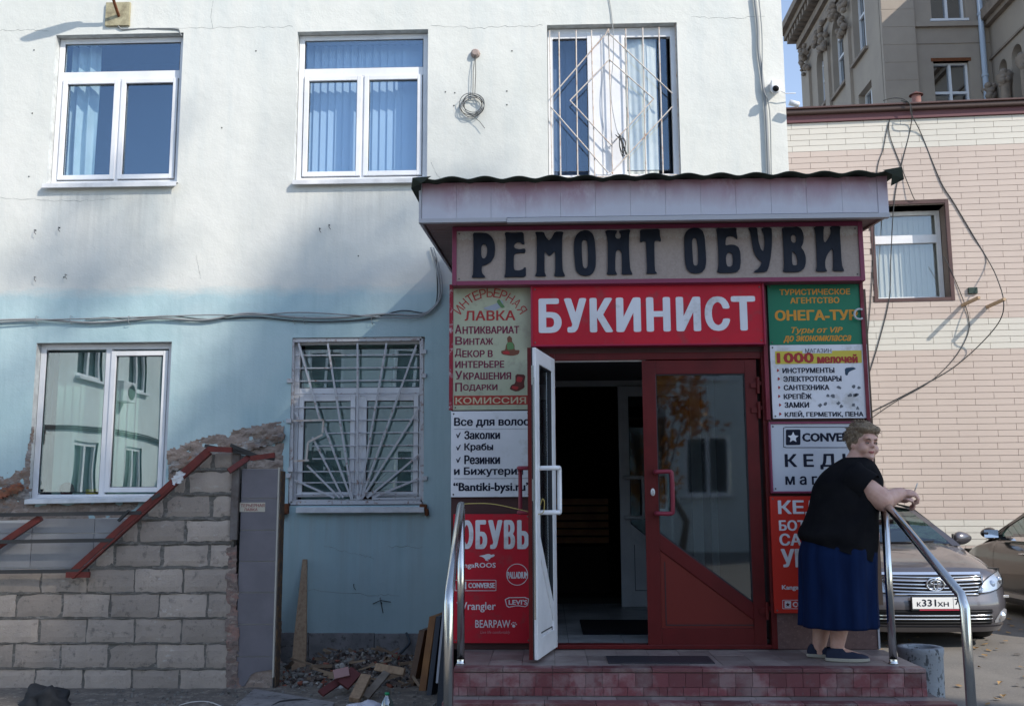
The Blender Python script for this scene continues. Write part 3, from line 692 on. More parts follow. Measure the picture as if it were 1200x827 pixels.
for i in range(3):
    for j in range(3):
        P = [(vx[i] + .003, hz[j] + .003), (vx[i + 1] - .003, hz[j] + .003), (vx[i + 1] - .003, hz[j + 1] - .003), (vx[i] + .003, hz[j + 1] - .003)]
        P = clip(P, 0, 1, zt - .01 if i else zt2 - .01); P = clip(P, 0, -1, -zlow) if P else P
        P = clip(P, dz_, -dx_, dz_ * xr_bot - dx_ * zlow) if P else P
        if len(P) > 2: MB().prism(P, YT - .006, YT + .004).build('tile', M_tile, tp)
# ------------------------------------------------------------------ dark tiled pillar
pil = thing('tiled_pillar', (X(300, 790, YB), YB, 0), 'narrow pillar of dark grey tiles with white grout right of the block wall', 'pillar')
xl_, xr_ = X(279, 690, YB), X(322, 690, YB); zt_ = Zp(300, 549, YB)
MB().box(xl_, xr_, YB + .006, YB + .16, -.02, zt_).build('core', mat('grey_grout', (.36, .355, .35), .85), pil)
MB().box(xl_ + .0005, xr_ - .0005, YB + .0035, YB + .0058, .0, .17).build('rubble_backing', M_scar, pil)
z = Zp(300, 769, YB) - .002; zs = [Zp(300, v, YB) for v in (769, 731, 694, 657.5, 621, 584)] + [zt_]
for i in range(len(zs) - 1): MB().box(xl_ + .001, xr_ - .001, YB - .004, YB + .006, zs[i] + .004, zs[i + 1] - .004).build('tile', M_tiled, pil)
P = [(xl_ + .001, .03), (xl_ + .08, .03), (xl_ + .13, .12), (xl_ + .17, .14), (xr_ - .001, .16), (xr_ - .001, zs[0] - .003), (xl_ + .001, zs[0] - .003)]
MB().prism(P, YB - .004, YB + .006).build('broken_tile', M_tiled, pil, )
MB().box(xr_ + .001, xr_ + .014, YB - .012, YB + .03, .10, zt_ + .01).build('edge_trim', mat('off_white_trim', (.45, .43, .38), .6), pil)
MB().box(xr_ + .014, xr_ + .024, YB + .02, YB + .14, .0, zt_ - .02).build('orange_foam', mat('old_foam', (.20, .12, .06), .9, c2=(.09, .07, .06), vs=20, lo=.35, hi=.55, bump=.5), pil)
sx0, sz0, sx1, sz1 = X(281, 599, YB), Zp(281, 599.5, YB), X(311, 594, YB), Zp(311, 588.5, YB)
stk = thing('paper_sticker', (sx0, YB - .006, sz0), 'small cream sticker with faded red letters on the dark tiled pillar', 'sticker')
MB().box(sx0, sx1, YB - .007, YB - .0045, sz0, sz1).build('paper', mat('cream_paper', (.50, .46, .38), .7), stk)
M_fadered = mat('faded_red_ink', (.28, .10, .10), .7)
ptext('ТЕРЬЕРНАЯ', 282, 590, 310, 593.8, YB - .007, M_fadered, stk, bold=.02, th=.001); ptext('ЛАВКА', 286, 595, 302, 598.4, YB - .007, M_fadered, stk, bold=.02, th=.001)
MB().box(XBR + .002, xr_ - .0, YB + .17, YB + .2, -.01, zt_ - .1).build('back_panel', M_tiled, pil)
# ------------------------------------------------------------------ red angle irons and rods
M_redmetal = mat('red_oxide_paint', (.17, .035, .028), .55, c2=(.12, .03, .025), vs=14); YF = YB - .10
fr = thing('canopy_frame', (X(100, 672, YF), YF, Zp(100, 672, YF)), 'unfinished frame of red angle irons and black rods over the block wall', 'metal frame')
def bpx(name, a_, b_, w, h, m, y=YF, y2=None):
    MB().bar(at(a_[0], a_[1], y), at(b_[0], b_[1], y2 or y), w, h).build(name, m, fr)
bpx('angle_iron', (82, 672), (244, 527), .050, .012, M_redmetal); bpx('angle_iron', (86, 677), (247, 531), .012, .055, M_redmetal)
bpx('angle_iron', (78, 673), (105, 673), .045, .03, M_redmetal); bpx('angle_iron', (243, 526), (272, 527), .042, .03, M_redmetal)
bpx('angle_iron', (-30, 658), (48, 606), .05, .04, M_redmetal, YF + .04); bpx('angle_iron', (268, 552), (296, 533), .045, .03, M_redmetal, YF, YF + .1)
bpx('angle_iron', (294, 537), (322, 533), .04, .03, M_redmetal, YF + .02)
for a_, b_, y2 in (((-30, 603.5), (166, 600.5), None), ((-30, 635), (134, 632.5), None), ((-30, 670), (104, 668.5), None), ((240, 522), (322, 538), YF + .1), ((270, 521), (306, 536), YF + .1), ((122, 643), (132, 635), None), ((178, 584), (188, 579), None)):
    bpx('rod', a_, b_, .030 if y2 is None else .026, .024, M_wire, YF - .0, y2)
bpx('clamp', (139, 610), (151, 598), .02, .03, M_wire, YF - .02)
rough_patch('plastic_rag', [(200, 562), (208, 553), (216, 556), (213, 566), (204, 568)], YF - .01, .02, mat('white_plastic_film', (.6, .6, .6), .4), cell=.012, amp=.03, seed=15, label='scrap of white plastic film snagged on the red diagonal bar', cat='plastic scrap')
# ------------------------------------------------------------------ ground at the foot of the walls
M_dirt = scarmat('dirt', (.20, .17, .14), (.15, .13, .11), (.27, .235, .195), (.34, .31, .27))
def heightfield(name, pxpoly, cell, hfun, m, kind, seed=0, z=0.0):
    P = [tuple(atz(a_, b_, z).xy) for a_, b_ in pxpoly]; o = MB(); idx = {}
    x0, x1 = min(p[0] for p in P), max(p[0] for p in P); y0, y1 = min(p[1] for p in P), max(p[1] for p in P)
    def vid(i, j):
        if (i, j) not in idx:
            xx, yy = x0 + i * cell, y0 + j * cell; idx[(i, j)] = len(o.v); o.v.append((xx, yy, z + hfun(xx, yy)))
        return idx[(i, j)]
    for i in range(int((x1 - x0) / cell) + 1):
        for j in range(int((y1 - y0) / cell) + 1):
            if inpoly(x0 + (i + .5) * cell, y0 + (j + .5) * cell, P): o.f.append((vid(i, j), vid(i + 1, j), vid(i + 1, j + 1), vid(i, j + 1)))
    return tag(o.build(name, m, smooth=False, recalc=False), kind=kind)
heightfield('dirt_strip', [(-150, 800), (345, 780), (530, 780), (540, 1100), (-300, 1100)], .05, lambda x_, y_: .004 + .012 * (1 + noise.fractal(Vector((x_ * 3, y_ * 3, 1)), 1, 2, 5)) * (1 if y_ < 9.5 else .3), M_dirt, 'structure')
# rubble heap: mound plus many broken bits
hc = atz(418, 812, 0); YR = 9.0
cx0, cx1 = X(350, 790, YR), X(520, 790, YR)
def mound(x_, y_):
    u = (x_ - X(405, 780, YR)) / .42; v = (y_ - 8.95) / .48; u2 = (x_ - X(478, 780, YR)) / .40; v2 = (y_ - 8.9) / .5
    h = .15 * math.exp(-u * u - v * v) + .09 * math.exp(-u2 * u2 - v2 * v2)
    return h * (1 + .35 * noise.fractal(Vector((x_ * 9, y_ * 9, 3)), 1, 2, 4)) - .01
heightfield('rubble_heap', [(330, 812), (345, 772), (545, 768), (560, 845), (330, 845)], .028, mound, scarmat('brown_soil', (.17, .125, .10), (.12, .09, .075), (.22, .17, .14), (.25, .22, .19)), 'stuff')
frag = MB(); random.seed(33)
def chunk(o, c, r, fl=.6):
    ico = [(-1, 0, .6), (1, 0, .5), (0, -1, .4), (0, 1, .7), (.5, .4, -.6), (-.6, .5, -.5), (.1, -.7, -.6), (0, .1, 1)]
    M = Matrix.Rotation(random.uniform(0, 6.3), 3, Vector((random.uniform(-1, 1), random.uniform(-1, 1), random.uniform(-1, 1))).normalized())
    bmn = bmesh.new(); vs = [bmn.verts.new(M @ Vector((a_ * r * random.uniform(.7, 1.2), b_ * r * random.uniform(.6, 1.2), c_ * r * fl))) for a_, b_, c_ in ico]
    bmesh.ops.convex_hull(bmn, input=vs); bmn.verts.index_update()
    b0 = len(o.v); o.v += [tuple(v.co + Vector(c)) for v in bmn.verts]; o.f += [tuple(b0 + v.index for v in f.verts) for f in bmn.faces]; bmn.free()
mats = [scarmat('grey_rubble', (.22, .21, .19), (.17, .16, .15), (.28, .27, .25), (.1, .1, .09)), mat('pale_rubble', (.36, .34, .31), .9, c2=(.25, .23, .21), vs=20), mat('brick_rubble', (.26, .09, .06), .9, c2=(.18, .07, .05), vs=20), mat('dark_rubble', (.07, .055, .05), .9)]
for mi, (m_, cnt) in enumerate(zip(mats, (560, 260, 150, 420))):
    fr_ = MB()
    for k in range(cnt):
        x_ = random.gauss(X(440 if mi != 2 else 395, 785, YR), .36); y_ = random.uniform(8.2, 9.5); r = random.choice([.007, .009, .012, .012, .016, .022, .034])
        if x_ < cx0 - .25 or x_ > cx1 + .2: continue
        chunk(fr_, (x_, y_, mound(x_, y_) + .4 * r + .004), r)
    tag(fr_.build('rubble_bits', m_, None), kind='stuff')
random.seed(5); fr_ = MB()
for k in range(420):
    x_ = random.uniform(X(60, 812, 8.0), X(520, 812, 8.0)); y_ = random.uniform(6.9, 8.1); chunk(fr_, (x_, y_, .02), random.choice([.006, .01, .016]))
for k in range(120):
    x_ = random.uniform(X(275, 790, 8.6), X(345, 790, 8.6)); y_ = random.uniform(8.3, 9.5); chunk(fr_, (x_, y_, .03), random.choice([.008, .014, .03]))
tag(fr_.build('ground_debris', mats[0], None), kind='stuff')
sp_ = MB(); random.seed(61)
for k in range(70):
    x_ = random.gauss(X(440, 785, YR), .38); y_ = random.uniform(8.2, 9.3)
    if x_ < cx0 - .15 or x_ > cx1 + .1: continue
    a_ = Vector((x_, y_, mound(x_, y_) + .03)); L = random.uniform(.08, .30); b_ = a_ + Vector((random.uniform(-1, 1) * L, random.uniform(-.5, .5) * L, random.uniform(-.02, .35) * L)); sp_.bar(a_, b_, random.uniform(.01, .03), random.uniform(.006, .014))
tag(sp_.build('wood_splinters', mat('splinter_wood', (.30, .22, .15), .85, c2=(.12, .08, .06), vs=2.5), None), kind='stuff')
# pieces one can tell apart in the heap
M_wood = mat('raw_wood', (.36, .25, .16), .8, c2=(.26, .17, .11), vs=5, sc=(9, 9, .8), bump=.3); M_woodg = mat('grey_wood', (.25, .21, .17), .85, c2=(.17, .14, .11), vs=8)
def plank(name, a_, b_, w, th, m, label, cat='plank', up=(0, -1, .4), group=None):
    return tag(MB().bar(a_, b_, w, th, up).build(name, m, bevel=.003), label, cat, group)
pa, pb = at(349, 795, 8.9), at(357, 655, YW - .03)
q = MB(); w0, w1 = .062, .022; qa = Vector((pa.x, pa.y, .0)); qb = pb
for (p, w) in ((qa, w0), (qa.lerp(qb, .3), .058), (qb, w1)):
    q.v += [(p.x - w, p.y, p.z), (p.x + w, p.y, p.z), (p.x + w, p.y + .025, p.z), (p.x - w, p.y + .025, p.z)]
for i in range(2): q.f += [(4 * i + k, 4 * i + (k + 1) % 4, 4 * i + 4 + (k + 1) % 4, 4 * i + 4 + k) for k in range(4)]
q.f += [(0, 1, 2, 3), (8, 9, 10, 11)]
tag(q.build('leaning_plank', M_wood, bevel=.003), 'tapered raw wood plank leaning alone against the teal wall', 'plank')
def gp(px, py, z): return atz(px, py, z)
plank('broken_board', atz(376, 812, .06), atz(416, 785, .17), .06, .025, mat('dark_red_wood', (.12, .035, .035), .7), 'dark red broken board lying across the rubble heap')
plank('broken_board', atz(402, 803, .10), atz(417, 786, .19), .10, .03, mat('dark_red_wood', (.12, .035, .035), .7), 'short wide maroon board on the rubble beside the pale plank end')
plank('broken_board', atz(415, 820, .05), atz(429, 792, .17), .08, .04, M_wood, 'short pale raw wooden offcut standing out of the rubble front')
plank('broken_board', atz(428, 817, .05), atz(453, 788, .17), .06, .025, M_woodg, 'long grey weathered lath slanting over the rubble')
plank('broken_board', atz(440, 781, .19), atz(474, 787, .17), .06, .025, M_wood, 'pale tan lath lying level on top of the rubble')
plank('broken_tile_piece', atz(391, 790, .18), atz(409, 786, .2), .07, .02, mat('pink_tile', (.34, .20, .19), .6), 'pinkish piece of tile on top of the rubble heap', 'tile piece')
rough_patch('red_rag', [(458, 768), (465, 764), (470, 768), (466, 776), (459, 777)], 8.9, .02, M_red, cell=.015, amp=.03, seed=22, label='bright red rag at the top right of the rubble', cat='rag')
rough_patch('crumpled_paper', [(392, 803), (404, 800), (414, 808), (408, 815), (398, 814)], 8.2, .02, mat('crumpled_white', (.55, .56, .56), .7), cell=.012, amp=.05, seed=23, label='crumpled white plastic in front of the rubble heap', cat='crumpled plastic')
rough_patch('red_brick_piece', [(352, 797), (364, 795), (366, 801), (352, 803)], 8.6, .02, mats[2], cell=.012, amp=.02, seed=24, label='broken red brick at the foot of the leaning plank', cat='brick')
def gcable(name, pts, r, m, label, cat='wire'):
    c = MB(); c.tube(smoothpath([Vector(p) for p in pts], 6), r, 6); return tag(c.build(name, m, smooth=True), label, cat)
gcable('black_hose', [at(476, 741, YW - .05), at(480, 752, 9.5), at(474, 760, 9.45), at(466, 768, 9.4), at(455, 772, 9.4), at(430, 770, 9.4), at(415, 772, 9.3)], .012, mat('dark_hose', (.05, .06, .07), .4), 'dark hose bent down the wall foot into the rubble', 'hose')
gcable('wire_loop', [gp(210, 826, .03), gp(225, 822, .06), gp(245, 822, .05), gp(262, 830, .03), gp(250, 840, .02)], .004, mat('white_wire', (.6, .58, .55), .5), 'thin white wire looped on the dirt at the foot of the block wall')
gcable('wire_loop', [gp(318, 827, .03), gp(330, 821, .04), gp(355, 819, .04), gp(368, 824, .02), gp(360, 830, .02)], .006, M_wire, 'black wire curled on the flat slab in front of the rubble')
# flat broken slab on the ground
q = [gp(298, 806, .035), gp(392, 822, .035), gp(380, 850, .035), gp(268, 832, .035)]
o = MB(); o.v = [tuple(p) for p in q] + [(p.x, p.y, .0) for p in q]; o.f = [(0, 1, 2, 3), (4, 7, 6, 5), (0, 4, 5, 1), (1, 5, 6, 2), (2, 6, 7, 3), (3, 7, 4, 0)]
tag(o.build('flat_slab', M_plinth, bevel=.004), 'flat grey slab lying on the dirt in front of the tiled pillar', 'slab')
# leaning boards beside the steps
M_br = mat('brown_laminate', (.13, .075, .04), .5, c2=(.10, .055, .03), vs=5); M_or = mat('orange_wood', (.30, .14, .05), .6, c2=(.22, .10, .04), vs=6); M_dk = mat('dark_blue_panel', (.03, .035, .045), .35)
lean = [((477, 830), (491, 738), .05, M_br, 'brown laminated board, leftmost of the boards leaning by the steps', 8.4), ((490, 830), (503, 722), .055, M_or, 'orange-brown wooden board among the boards leaning by the steps', 8.2),
        ((499, 840), (511, 722), .04, M_dk, 'thin dark panel between the orange board and the wide grey-edged one', 8.0), ((511, 845), (521, 712), .07, M_dk, 'wide dark panel nearest to the left handrail', 7.6)]
for a_, b_, w, m_, lb, yy in lean:
    p, q_ = at(a_[0], a_[1], yy - .1), at(b_[0], b_[1], yy + .1); p.z = 0.0 if p.z < .25 else p.z
    d_ = (q_ - p).normalized(); o = MB(); dep = 1.0
    vs = []
    for pt in (p, q_):
        vs += [pt, pt + Vector((w, 0, 0)), pt + Vector((w + .22, dep, .0)), pt + Vector((.22, dep, 0))]
    o.add(vs, [(0, 3, 2, 1), (4, 5, 6, 7), (0, 1, 5, 4), (1, 2, 6, 5), (2, 3, 7, 6), (3, 0, 4, 7)])
    tag(o.build('leaning_board', m_, bevel=.003), lb, 'board', 'boards leaning by the steps')
tag(MB().bar(at(512, 800, 7.3), at(520, 715, 7.5), .016, .01).build('grey_trim_strip', mat('grey_trim', (.35, .36, .38), .4)), 'pale grey trim strip along the edge of the wide dark panel', 'trim strip')
# bottle and bags
p = atz(456, 845, 0); p.y -= .1
bt = thing('plastic_bottle', (p.x, p.y, 0), 'clear plastic bottle with a green cap in front of the rubble', 'bottle')
zb = Zp(456, 811, p.y); k_ = zb / .30
MB().lathe([(r * 1.1, z_ * k_) for r, z_ in ((0, 0), (.04, 0), (.042, .02), (.040, .10), (.042, .17), (.036, .215), (.016, .262), (.013, .275), (.013, .285))], tuple(bt.location), 20).build('body', glassmat('clear_plastic', (.7, .85, .82), .25, .1), bt, smooth=True)
MB().lathe([(r * 1.1, z_ * k_) for r, z_ in ((0, .303), (.015, .302), (.016, .28), (.013, .28))], tuple(bt.location), 16).build('cap', mat('green_cap', (.02, .25, .10), .4), bt, smooth=True)
def blob(name, c, r, m, label, cat, seed, amp=.35):
    bmn = bmesh.new(); bmesh.ops.create_icosphere(bmn, subdivisions=4, radius=1)
    for v in bmn.verts:
        n_ = noise.fractal(v.co * 1.6 + Vector((seed, 0, 0)), 1, 2, 4); k = 1 + amp * n_ + .10 * abs(noise.noise(v.co * 4 + Vector((0, seed, 0)))); v.co = Vector((v.co.x * r[0] * k, v.co.y * r[1] * k, max(v.co.z * r[2] * k, -r[2] * .35)))
    me = bpy.data.meshes.new(name); bmn.to_mesh(me); bmn.free(); me.materials.append(m); me.polygons.foreach_set('use_smooth', [True] * len(me.polygons))
    o = bpy.data.objects.new(name, me); COL.objects.link(o); o.location = c; return tag(o, label, cat)
M_bagb = mat('black_fabric', (.02, .022, .026), .75, bump=.4, bs=20)
p = atz(60, 828, 0); blob('black_bag', (p.x - .05, p.y, .02), (.17, .14, .14), M_bagb, 'crumpled black fabric bag on the dirt before the block wall', 'bag', 2.0)
p = atz(98, 840, 0); blob('dark_cloth', (p.x, p.y, .01), (.2, .1, .05), M_bagb, 'flat dark cloth trailing from the black bag', 'cloth', 5.0)
p = atz(430, 838, 0); blob('white_bag', (p.x, p.y, .02), (.13, .10, .07), mat('white_polythene', (.50, .50, .56), .4), 'pale crumpled polythene bag left of the plastic bottle', 'bag', 7.0, .5)
# ================================================================== awning
aw = thing('entrance_awning', (X(767, 255, YA), YA, Zp(767, 258, YA)), 'projecting porch roof with green corrugated sheet and weathered lilac fascia boards', 'awning')
ax0, ax1 = X(491, 240, YA), X(1041, 240, YA); az0, az1 = Zp(767, 257, YA), Zp(767, 214, YA)
M_fas = None
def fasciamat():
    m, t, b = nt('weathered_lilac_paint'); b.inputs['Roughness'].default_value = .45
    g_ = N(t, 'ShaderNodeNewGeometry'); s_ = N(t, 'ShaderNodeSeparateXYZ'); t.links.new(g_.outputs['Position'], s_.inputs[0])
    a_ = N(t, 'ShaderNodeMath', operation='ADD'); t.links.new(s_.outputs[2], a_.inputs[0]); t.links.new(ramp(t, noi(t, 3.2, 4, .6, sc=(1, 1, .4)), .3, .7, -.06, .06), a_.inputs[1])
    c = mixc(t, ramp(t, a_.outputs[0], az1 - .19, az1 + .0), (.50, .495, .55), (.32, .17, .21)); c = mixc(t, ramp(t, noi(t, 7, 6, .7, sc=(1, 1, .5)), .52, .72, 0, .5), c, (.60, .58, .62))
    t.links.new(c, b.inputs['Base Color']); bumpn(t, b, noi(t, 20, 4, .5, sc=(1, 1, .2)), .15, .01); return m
M_fas = fasciamat(); M_dgreen = mat('dark_green_sheet', (.028, .038, .028), .6, c2=(.018, .022, .018), vs=6); M_alu = mat('grey_edge_trim', (.42, .42, .45), .45)
nb = 13; wbd = (ax1 - ax0 - .09) / nb
for i in range(nb):
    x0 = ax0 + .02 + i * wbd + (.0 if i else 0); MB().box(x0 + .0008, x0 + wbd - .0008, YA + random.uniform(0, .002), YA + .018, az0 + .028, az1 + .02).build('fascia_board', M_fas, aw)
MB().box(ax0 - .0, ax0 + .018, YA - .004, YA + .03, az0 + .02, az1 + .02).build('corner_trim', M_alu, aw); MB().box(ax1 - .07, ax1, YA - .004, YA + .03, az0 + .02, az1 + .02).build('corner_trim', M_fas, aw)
xs_ = X(594, 255, YA)
MB().box(ax0, xs_, YA - .010, YA + .03, az0 - .004, az0 + .026).build('edge_trim', M_alu, aw); MB().box(xs_ + .002, ax1, YA - .016, YA + .03, az0 - .012, az0 + .020).build('edge_trim', M_alu, aw)
# side cheeks and soffit (rising slightly towards the building)
rise = math.tan(R(4.5)); yb = YW - .01; dz = (yb - YA) * rise
M_sof = mat('soffit_board', (.30, .20, .19), .6, c2=(.24, .16, .15), vs=4); M_sofr = mat('soffit_board_bleached', (.40, .31, .26), .6)
nsb = 26
for i in range(nsb):
    y0 = YA + .03 + (yb - YA - .03) * i / nsb; y1 = YA + .03 + (yb - YA - .03) * (i + 1) / nsb; z0 = az0 + .012 + (y0 - YA) * rise; z1 = az0 + .012 + (y1 - YA) * rise
    xr = ax1 - .02 if y0 < YW - .5 else XC - .02
    xr = ax1 - .02
    o = MB(); o.v = [(ax0 + .03, y0 + .003, z0), (xr, y0 + .003, z0), (xr, y1 - .003, z1), (ax0 + .03, y1 - .003, z1), (ax0 + .03, y0 + .003, z0 + .01), (xr, y0 + .003, z0 + .01), (xr, y1 - .003, z1 + .01), (ax0 + .03, y1 - .003, z1 + .01)]
    o.f = [(0, 3, 2, 1), (4, 5, 6, 7), (0, 1, 5, 4), (1, 2, 6, 5), (2, 3, 7, 6), (3, 0, 4, 7)]; o.build('soffit_board', M_sof, aw)
for sx, xx in ((1, ax0), (-1, ax1 - .018)):
    o = MB(); h_ = az1 - az0
    o.v = [(xx, YA + .031, az0), (xx, yb, az0 + dz), (xx, yb, az0 + dz + h_), (xx, YA + .031, az1 + .01), (xx + .018, YA + .031, az0), (xx + .018, yb, az0 + dz), (xx + .018, yb, az0 + dz + h_), (xx + .018, YA + .031, az1 + .01)]
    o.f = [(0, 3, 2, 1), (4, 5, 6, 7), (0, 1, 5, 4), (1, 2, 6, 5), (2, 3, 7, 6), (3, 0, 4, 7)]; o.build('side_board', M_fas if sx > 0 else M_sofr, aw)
# corrugated sheet
o = MB(); L = .235; nx_ = 150; ry0 = YA - .10; x0, x1 = ax0 - .03, ax1 + .07
def wz(x_, k=1): u = ((x_ - x0) / L + .35) % 1.0; return .023 * (max(0, math.sin(u * math.pi)) ** 1.6) + .006 * noise.noise(Vector((x_ * 3, 0, 0)))
for j, yy in enumerate((ry0, YA + .6, YW + .0)):
    for i in range(nx_ + 1):
        xx = x0 + (x1 - x0) * i / nx_; o.v.append((xx, yy + (.02 * noise.noise(Vector((xx * 2, 1, 0))) if j == 0 else 0), az1 + .012 + (yy - ry0) * rise + wz(xx)))
for j in range(2):
    for i in range(nx_): k = j * (nx_ + 1) + i; o.f.append((k, k + 1, k + nx_ + 2, k + nx_ + 1))
rf = o.build('corrugated_sheet', M_dgreen, aw, recalc=False, smooth=True); sd = rf.modifiers.new('solid', 'SOLIDIFY'); sd.thickness = .008; sd.offset = -1
def flap(o): ff = o.build('corner_flap', M_dgreen, aw); sd = ff.modifiers.new('solid', 'SOLIDIFY'); sd.thickness = .004
o = MB()      # turned down corner flaps
o.add([(ax0 - .035, ry0, az1 + .03), (ax0 + .10, ry0 - .01, az1 + .035), (ax0 + .03, ry0 + .0, az1 - .01), (ax0 - .02, ry0 + .3, az1 - .07), (ax0 - .05, ry0 + .05, az1 - .03)], [(0, 1, 2), (0, 2, 3, 4)]); flap(o); o = MB()
o.add([(ax1 - .06, ry0 - .006, az1 + .03), (ax1 + .07, ry0 - .01, az1 + .05), (ax1 + .09, ry0 + .02, az1 - .03), (ax1 + .005, ry0 + .04, az1 - .07), (ax1 + .004, ry0 + .0, az1 + .0)], [(0, 4, 3, 2, 1)]); flap(o)
MB().box(ax0, ax1, YA + .03, YA + .05, az1 - .05, az1 + .012).build('batten', M_sof, aw)
# ================================================================== porch body
px0, px1 = X(529, 500, YP), X(1018, 560, YP)
porch = thing('entrance_porch', ((px0 + px1) / 2, YP, PZ), 'maroon clad entrance porch box with a wide double doorway between sign covered pillars', 'porch')
M_clad = mat('dark_brown_cladding', (.075, .032, .03), .5, c2=(.06, .026, .026), vs=3); M_stone = mat('brown_granite_slab', (.14, .085, .08), .45, c2=(.11, .065, .062), vs=30, c3=(.19, .12, .11), v3=60)
dx0, dx1 = X(652, 590, YP), X(900, 590, YP); dz1 = Zp(770, 418, YP)
pt = Zp(767, 262, YP) + .08
MB().box(px0, dx0 - .04, YP, YP + .16, PZ, pt).build('left_pillar', M_clad, porch)
MB().box(dx1 + .03, px1, YP, YP + .16, PZ + .36, pt).build('right_pillar', M_clad, porch)
MB().box(dx1 + .028, px1 + .004, YP - .006, YP + .168, PZ, PZ + .358).build('stone_slab', M_stone, porch, bevel=.004)
MB().box(px1 + .0, px1 + .012, YP - .014, YP + .01, PZ + .005, Zp(1020, 500, YP)).build('edge_trim', M_alu, porch)
MB().box(dx0 - .04, dx1 + .03, YP, YP + .16, dz1 + .03, pt).build('lintel', M_clad, porch)
M_inw = mat('dark_vestibule_wall', (.16, .15, .15), .8)
MB().box(px0 + .001, px0 + .10, YP + .161, YW - .002, PZ, pt).build('side_wall', M_clad, porch); MB().box(px1 - .10, px1 - .001, YP + .161, YW - .002, PZ, pt).build('side_wall', M_clad, porch)
MB().box(px0 + .1, px1 - .1, YP + .161, YW - .002, dz1 + .12, dz1 + .16).build('ceiling', M_inw, porch)
MB().box(dx0 - .10, dx0 - .06, YP + .161, YW - .002, PZ + .02, dz1 + .12).build('inner_wall', M_inw, porch); MB().box(dx1 + .06, dx1 + .10, YP + .161, YW - .002, PZ + .02, dz1 + .12).build('inner_wall', M_inw, porch)
# door frame
fr = MB(); fw_ = .045
fr.box(dx0 - .04, dx0, YP - .004, YP + .09, PZ + .002, dz1 + .03); fr.box(dx1 - .01, dx1 + .03, YP - .004, YP + .09, PZ + .002, dz1 + .03); fr.box(dx0, dx1 - .01, YP - .002, YP + .09, dz1 - .02, dz1 + .03)
fr.box(dx0, dx1 - .01, YP - .0, YP + .1, PZ + .001, PZ + .03)
DF = fr.build('door_frame', M_reddoor, porch, bevel=.004)
MB().box(dx0, X(757, 420, YP), YP + .03, YP + .06, dz1 - .027, dz1 - .02).build('white_strip', M_pvc, DF)
# ---- red closed leaf
def door_shape(W, H, mo, mg, mp, parent, M, st=.085, yo=0, hsn='right', mhand=None, hz=1.08, hx=None):
    """a leaf in local coords x 0..W, z 0..H, thickness .05 in y (0..-.05); diagonal lower rail. M maps to parent space"""
    def B(name, m, fn, par, bev=.003):
        q = MB(); fn(q); q.v = [tuple(M @ Vector(v)) for v in q.v]; return q.build(name, m, par, local=True, bevel=bev)
    T = .05
    zt, zb = H - .10, .13; zl = .78; zr = .30
    if hsn == 'left': zl, zr = zr, zl
    B('stile', mo, lambda q: q.box(0, st, -T, 0, 0, H), parent); B('stile', mo, lambda q: q.box(W - st, W, -T, 0, 0, H), parent)
    B('top_rail', mo, lambda q: q.box(st, W - st, -T + .001, 0, zt, H), parent); B('bottom_rail', mo, lambda q: q.box(st, W - st, -T + .001, 0, 0, zb), parent)
    B('diagonal_rail', mo, lambda q: q.prism([(st, zl), (st, zl - .115), (W - st, zr - .115), (W - st, zr)], -T + .002, -.001), parent)
    B('lower_panel', mp, lambda q: q.prism([(st, zb), (W - st, zb), (W - st, zr - .115), (st, zl - .115)], -T + .012, -.012), parent)
    B('glazing_bead', M_gasket, lambda q: (q.prism([(st, zl), (W - st, zr), (W - st, zr + .012), (st, zl + .014)], -T + .006, -.006), q.box(st, st + .007, -T + .006, -.006, zl, zt), q.box(W - st - .007, W - st, -T + .006, -.006, zr, zt), q.box(st, W - st, -T + .0065, -.0065, zt - .007, zt)), parent, 0)
    B('pane', mg, lambda q: q.prism([(st, zl), (W - st, zr), (W - st, zt), (st, zt)], -T / 2 - .004, -T / 2 + .004), parent, 0)
    # panel groove line
    gq = lambda q: (q.prism([(st + .03, zb + .02), (st + .035, zb + .02), (st + .035, zl - .2), (st + .03, zl - .195)], -T + .007, -T + .012), q.box(st + .03, W - st, -T + .007, -T + .012, zb + .018, zb + .024))
    B('groove', M_gasket, gq, parent, 0)
def handle(parent, M, m, r=.016, L=.25, out=.06, reach=.085, side=1):
    q = MB(); q.tube(smoothpath([Vector((0, 0, 0)), Vector((side * .0, -out * .9, 0)), Vector((side * .03, -out, .0)), Vector((side * reach * .85, -out, .0)), Vector((side * reach, -out, .03)), Vector((side * reach, -out, L - .03)), Vector((side * reach * .85, -out, L)), Vector((side * .03, -out, L)), Vector((0, -out * .9, L)), Vector((0, 0, L))], 3), r, 10)
    q.v = [tuple(M @ Vector(v)) for v in q.v]; return q.build('handle', m, parent, local=True, smooth=True)
rdx0, rdx1 = X(758, 590, YP), X(893, 590, YP); dh = dz1 - PZ - .035
rd = thing('red_door_leaf', (rdx0, YP + .06, PZ + .01), 'closed dark red glazed door leaf with a diagonal lower rail and curved handle', 'door')
M_rpanel = mat('red_door_panel', (.15, .02, .015), .35)
door_shape(rdx1 - rdx0, dh, M_reddoor, M_glass_door, M_rpanel, rd, Matrix.Translation((0, 0, 0)), st=.085)
handle(rd, Matrix.Translation((.065, -.05, Zp(775, 603, YP) - PZ)), mat('wine_handle', (.22, .03, .05), .3), side=1, reach=.11, L=.29)
handle(rd, Matrix.Translation((.075, 0, Zp(775, 600, YP) - PZ)) @ Matrix.Scale(-1, 4, (0, 1, 0)), M_pvc, side=1, reach=.085, L=.26, out=.05)
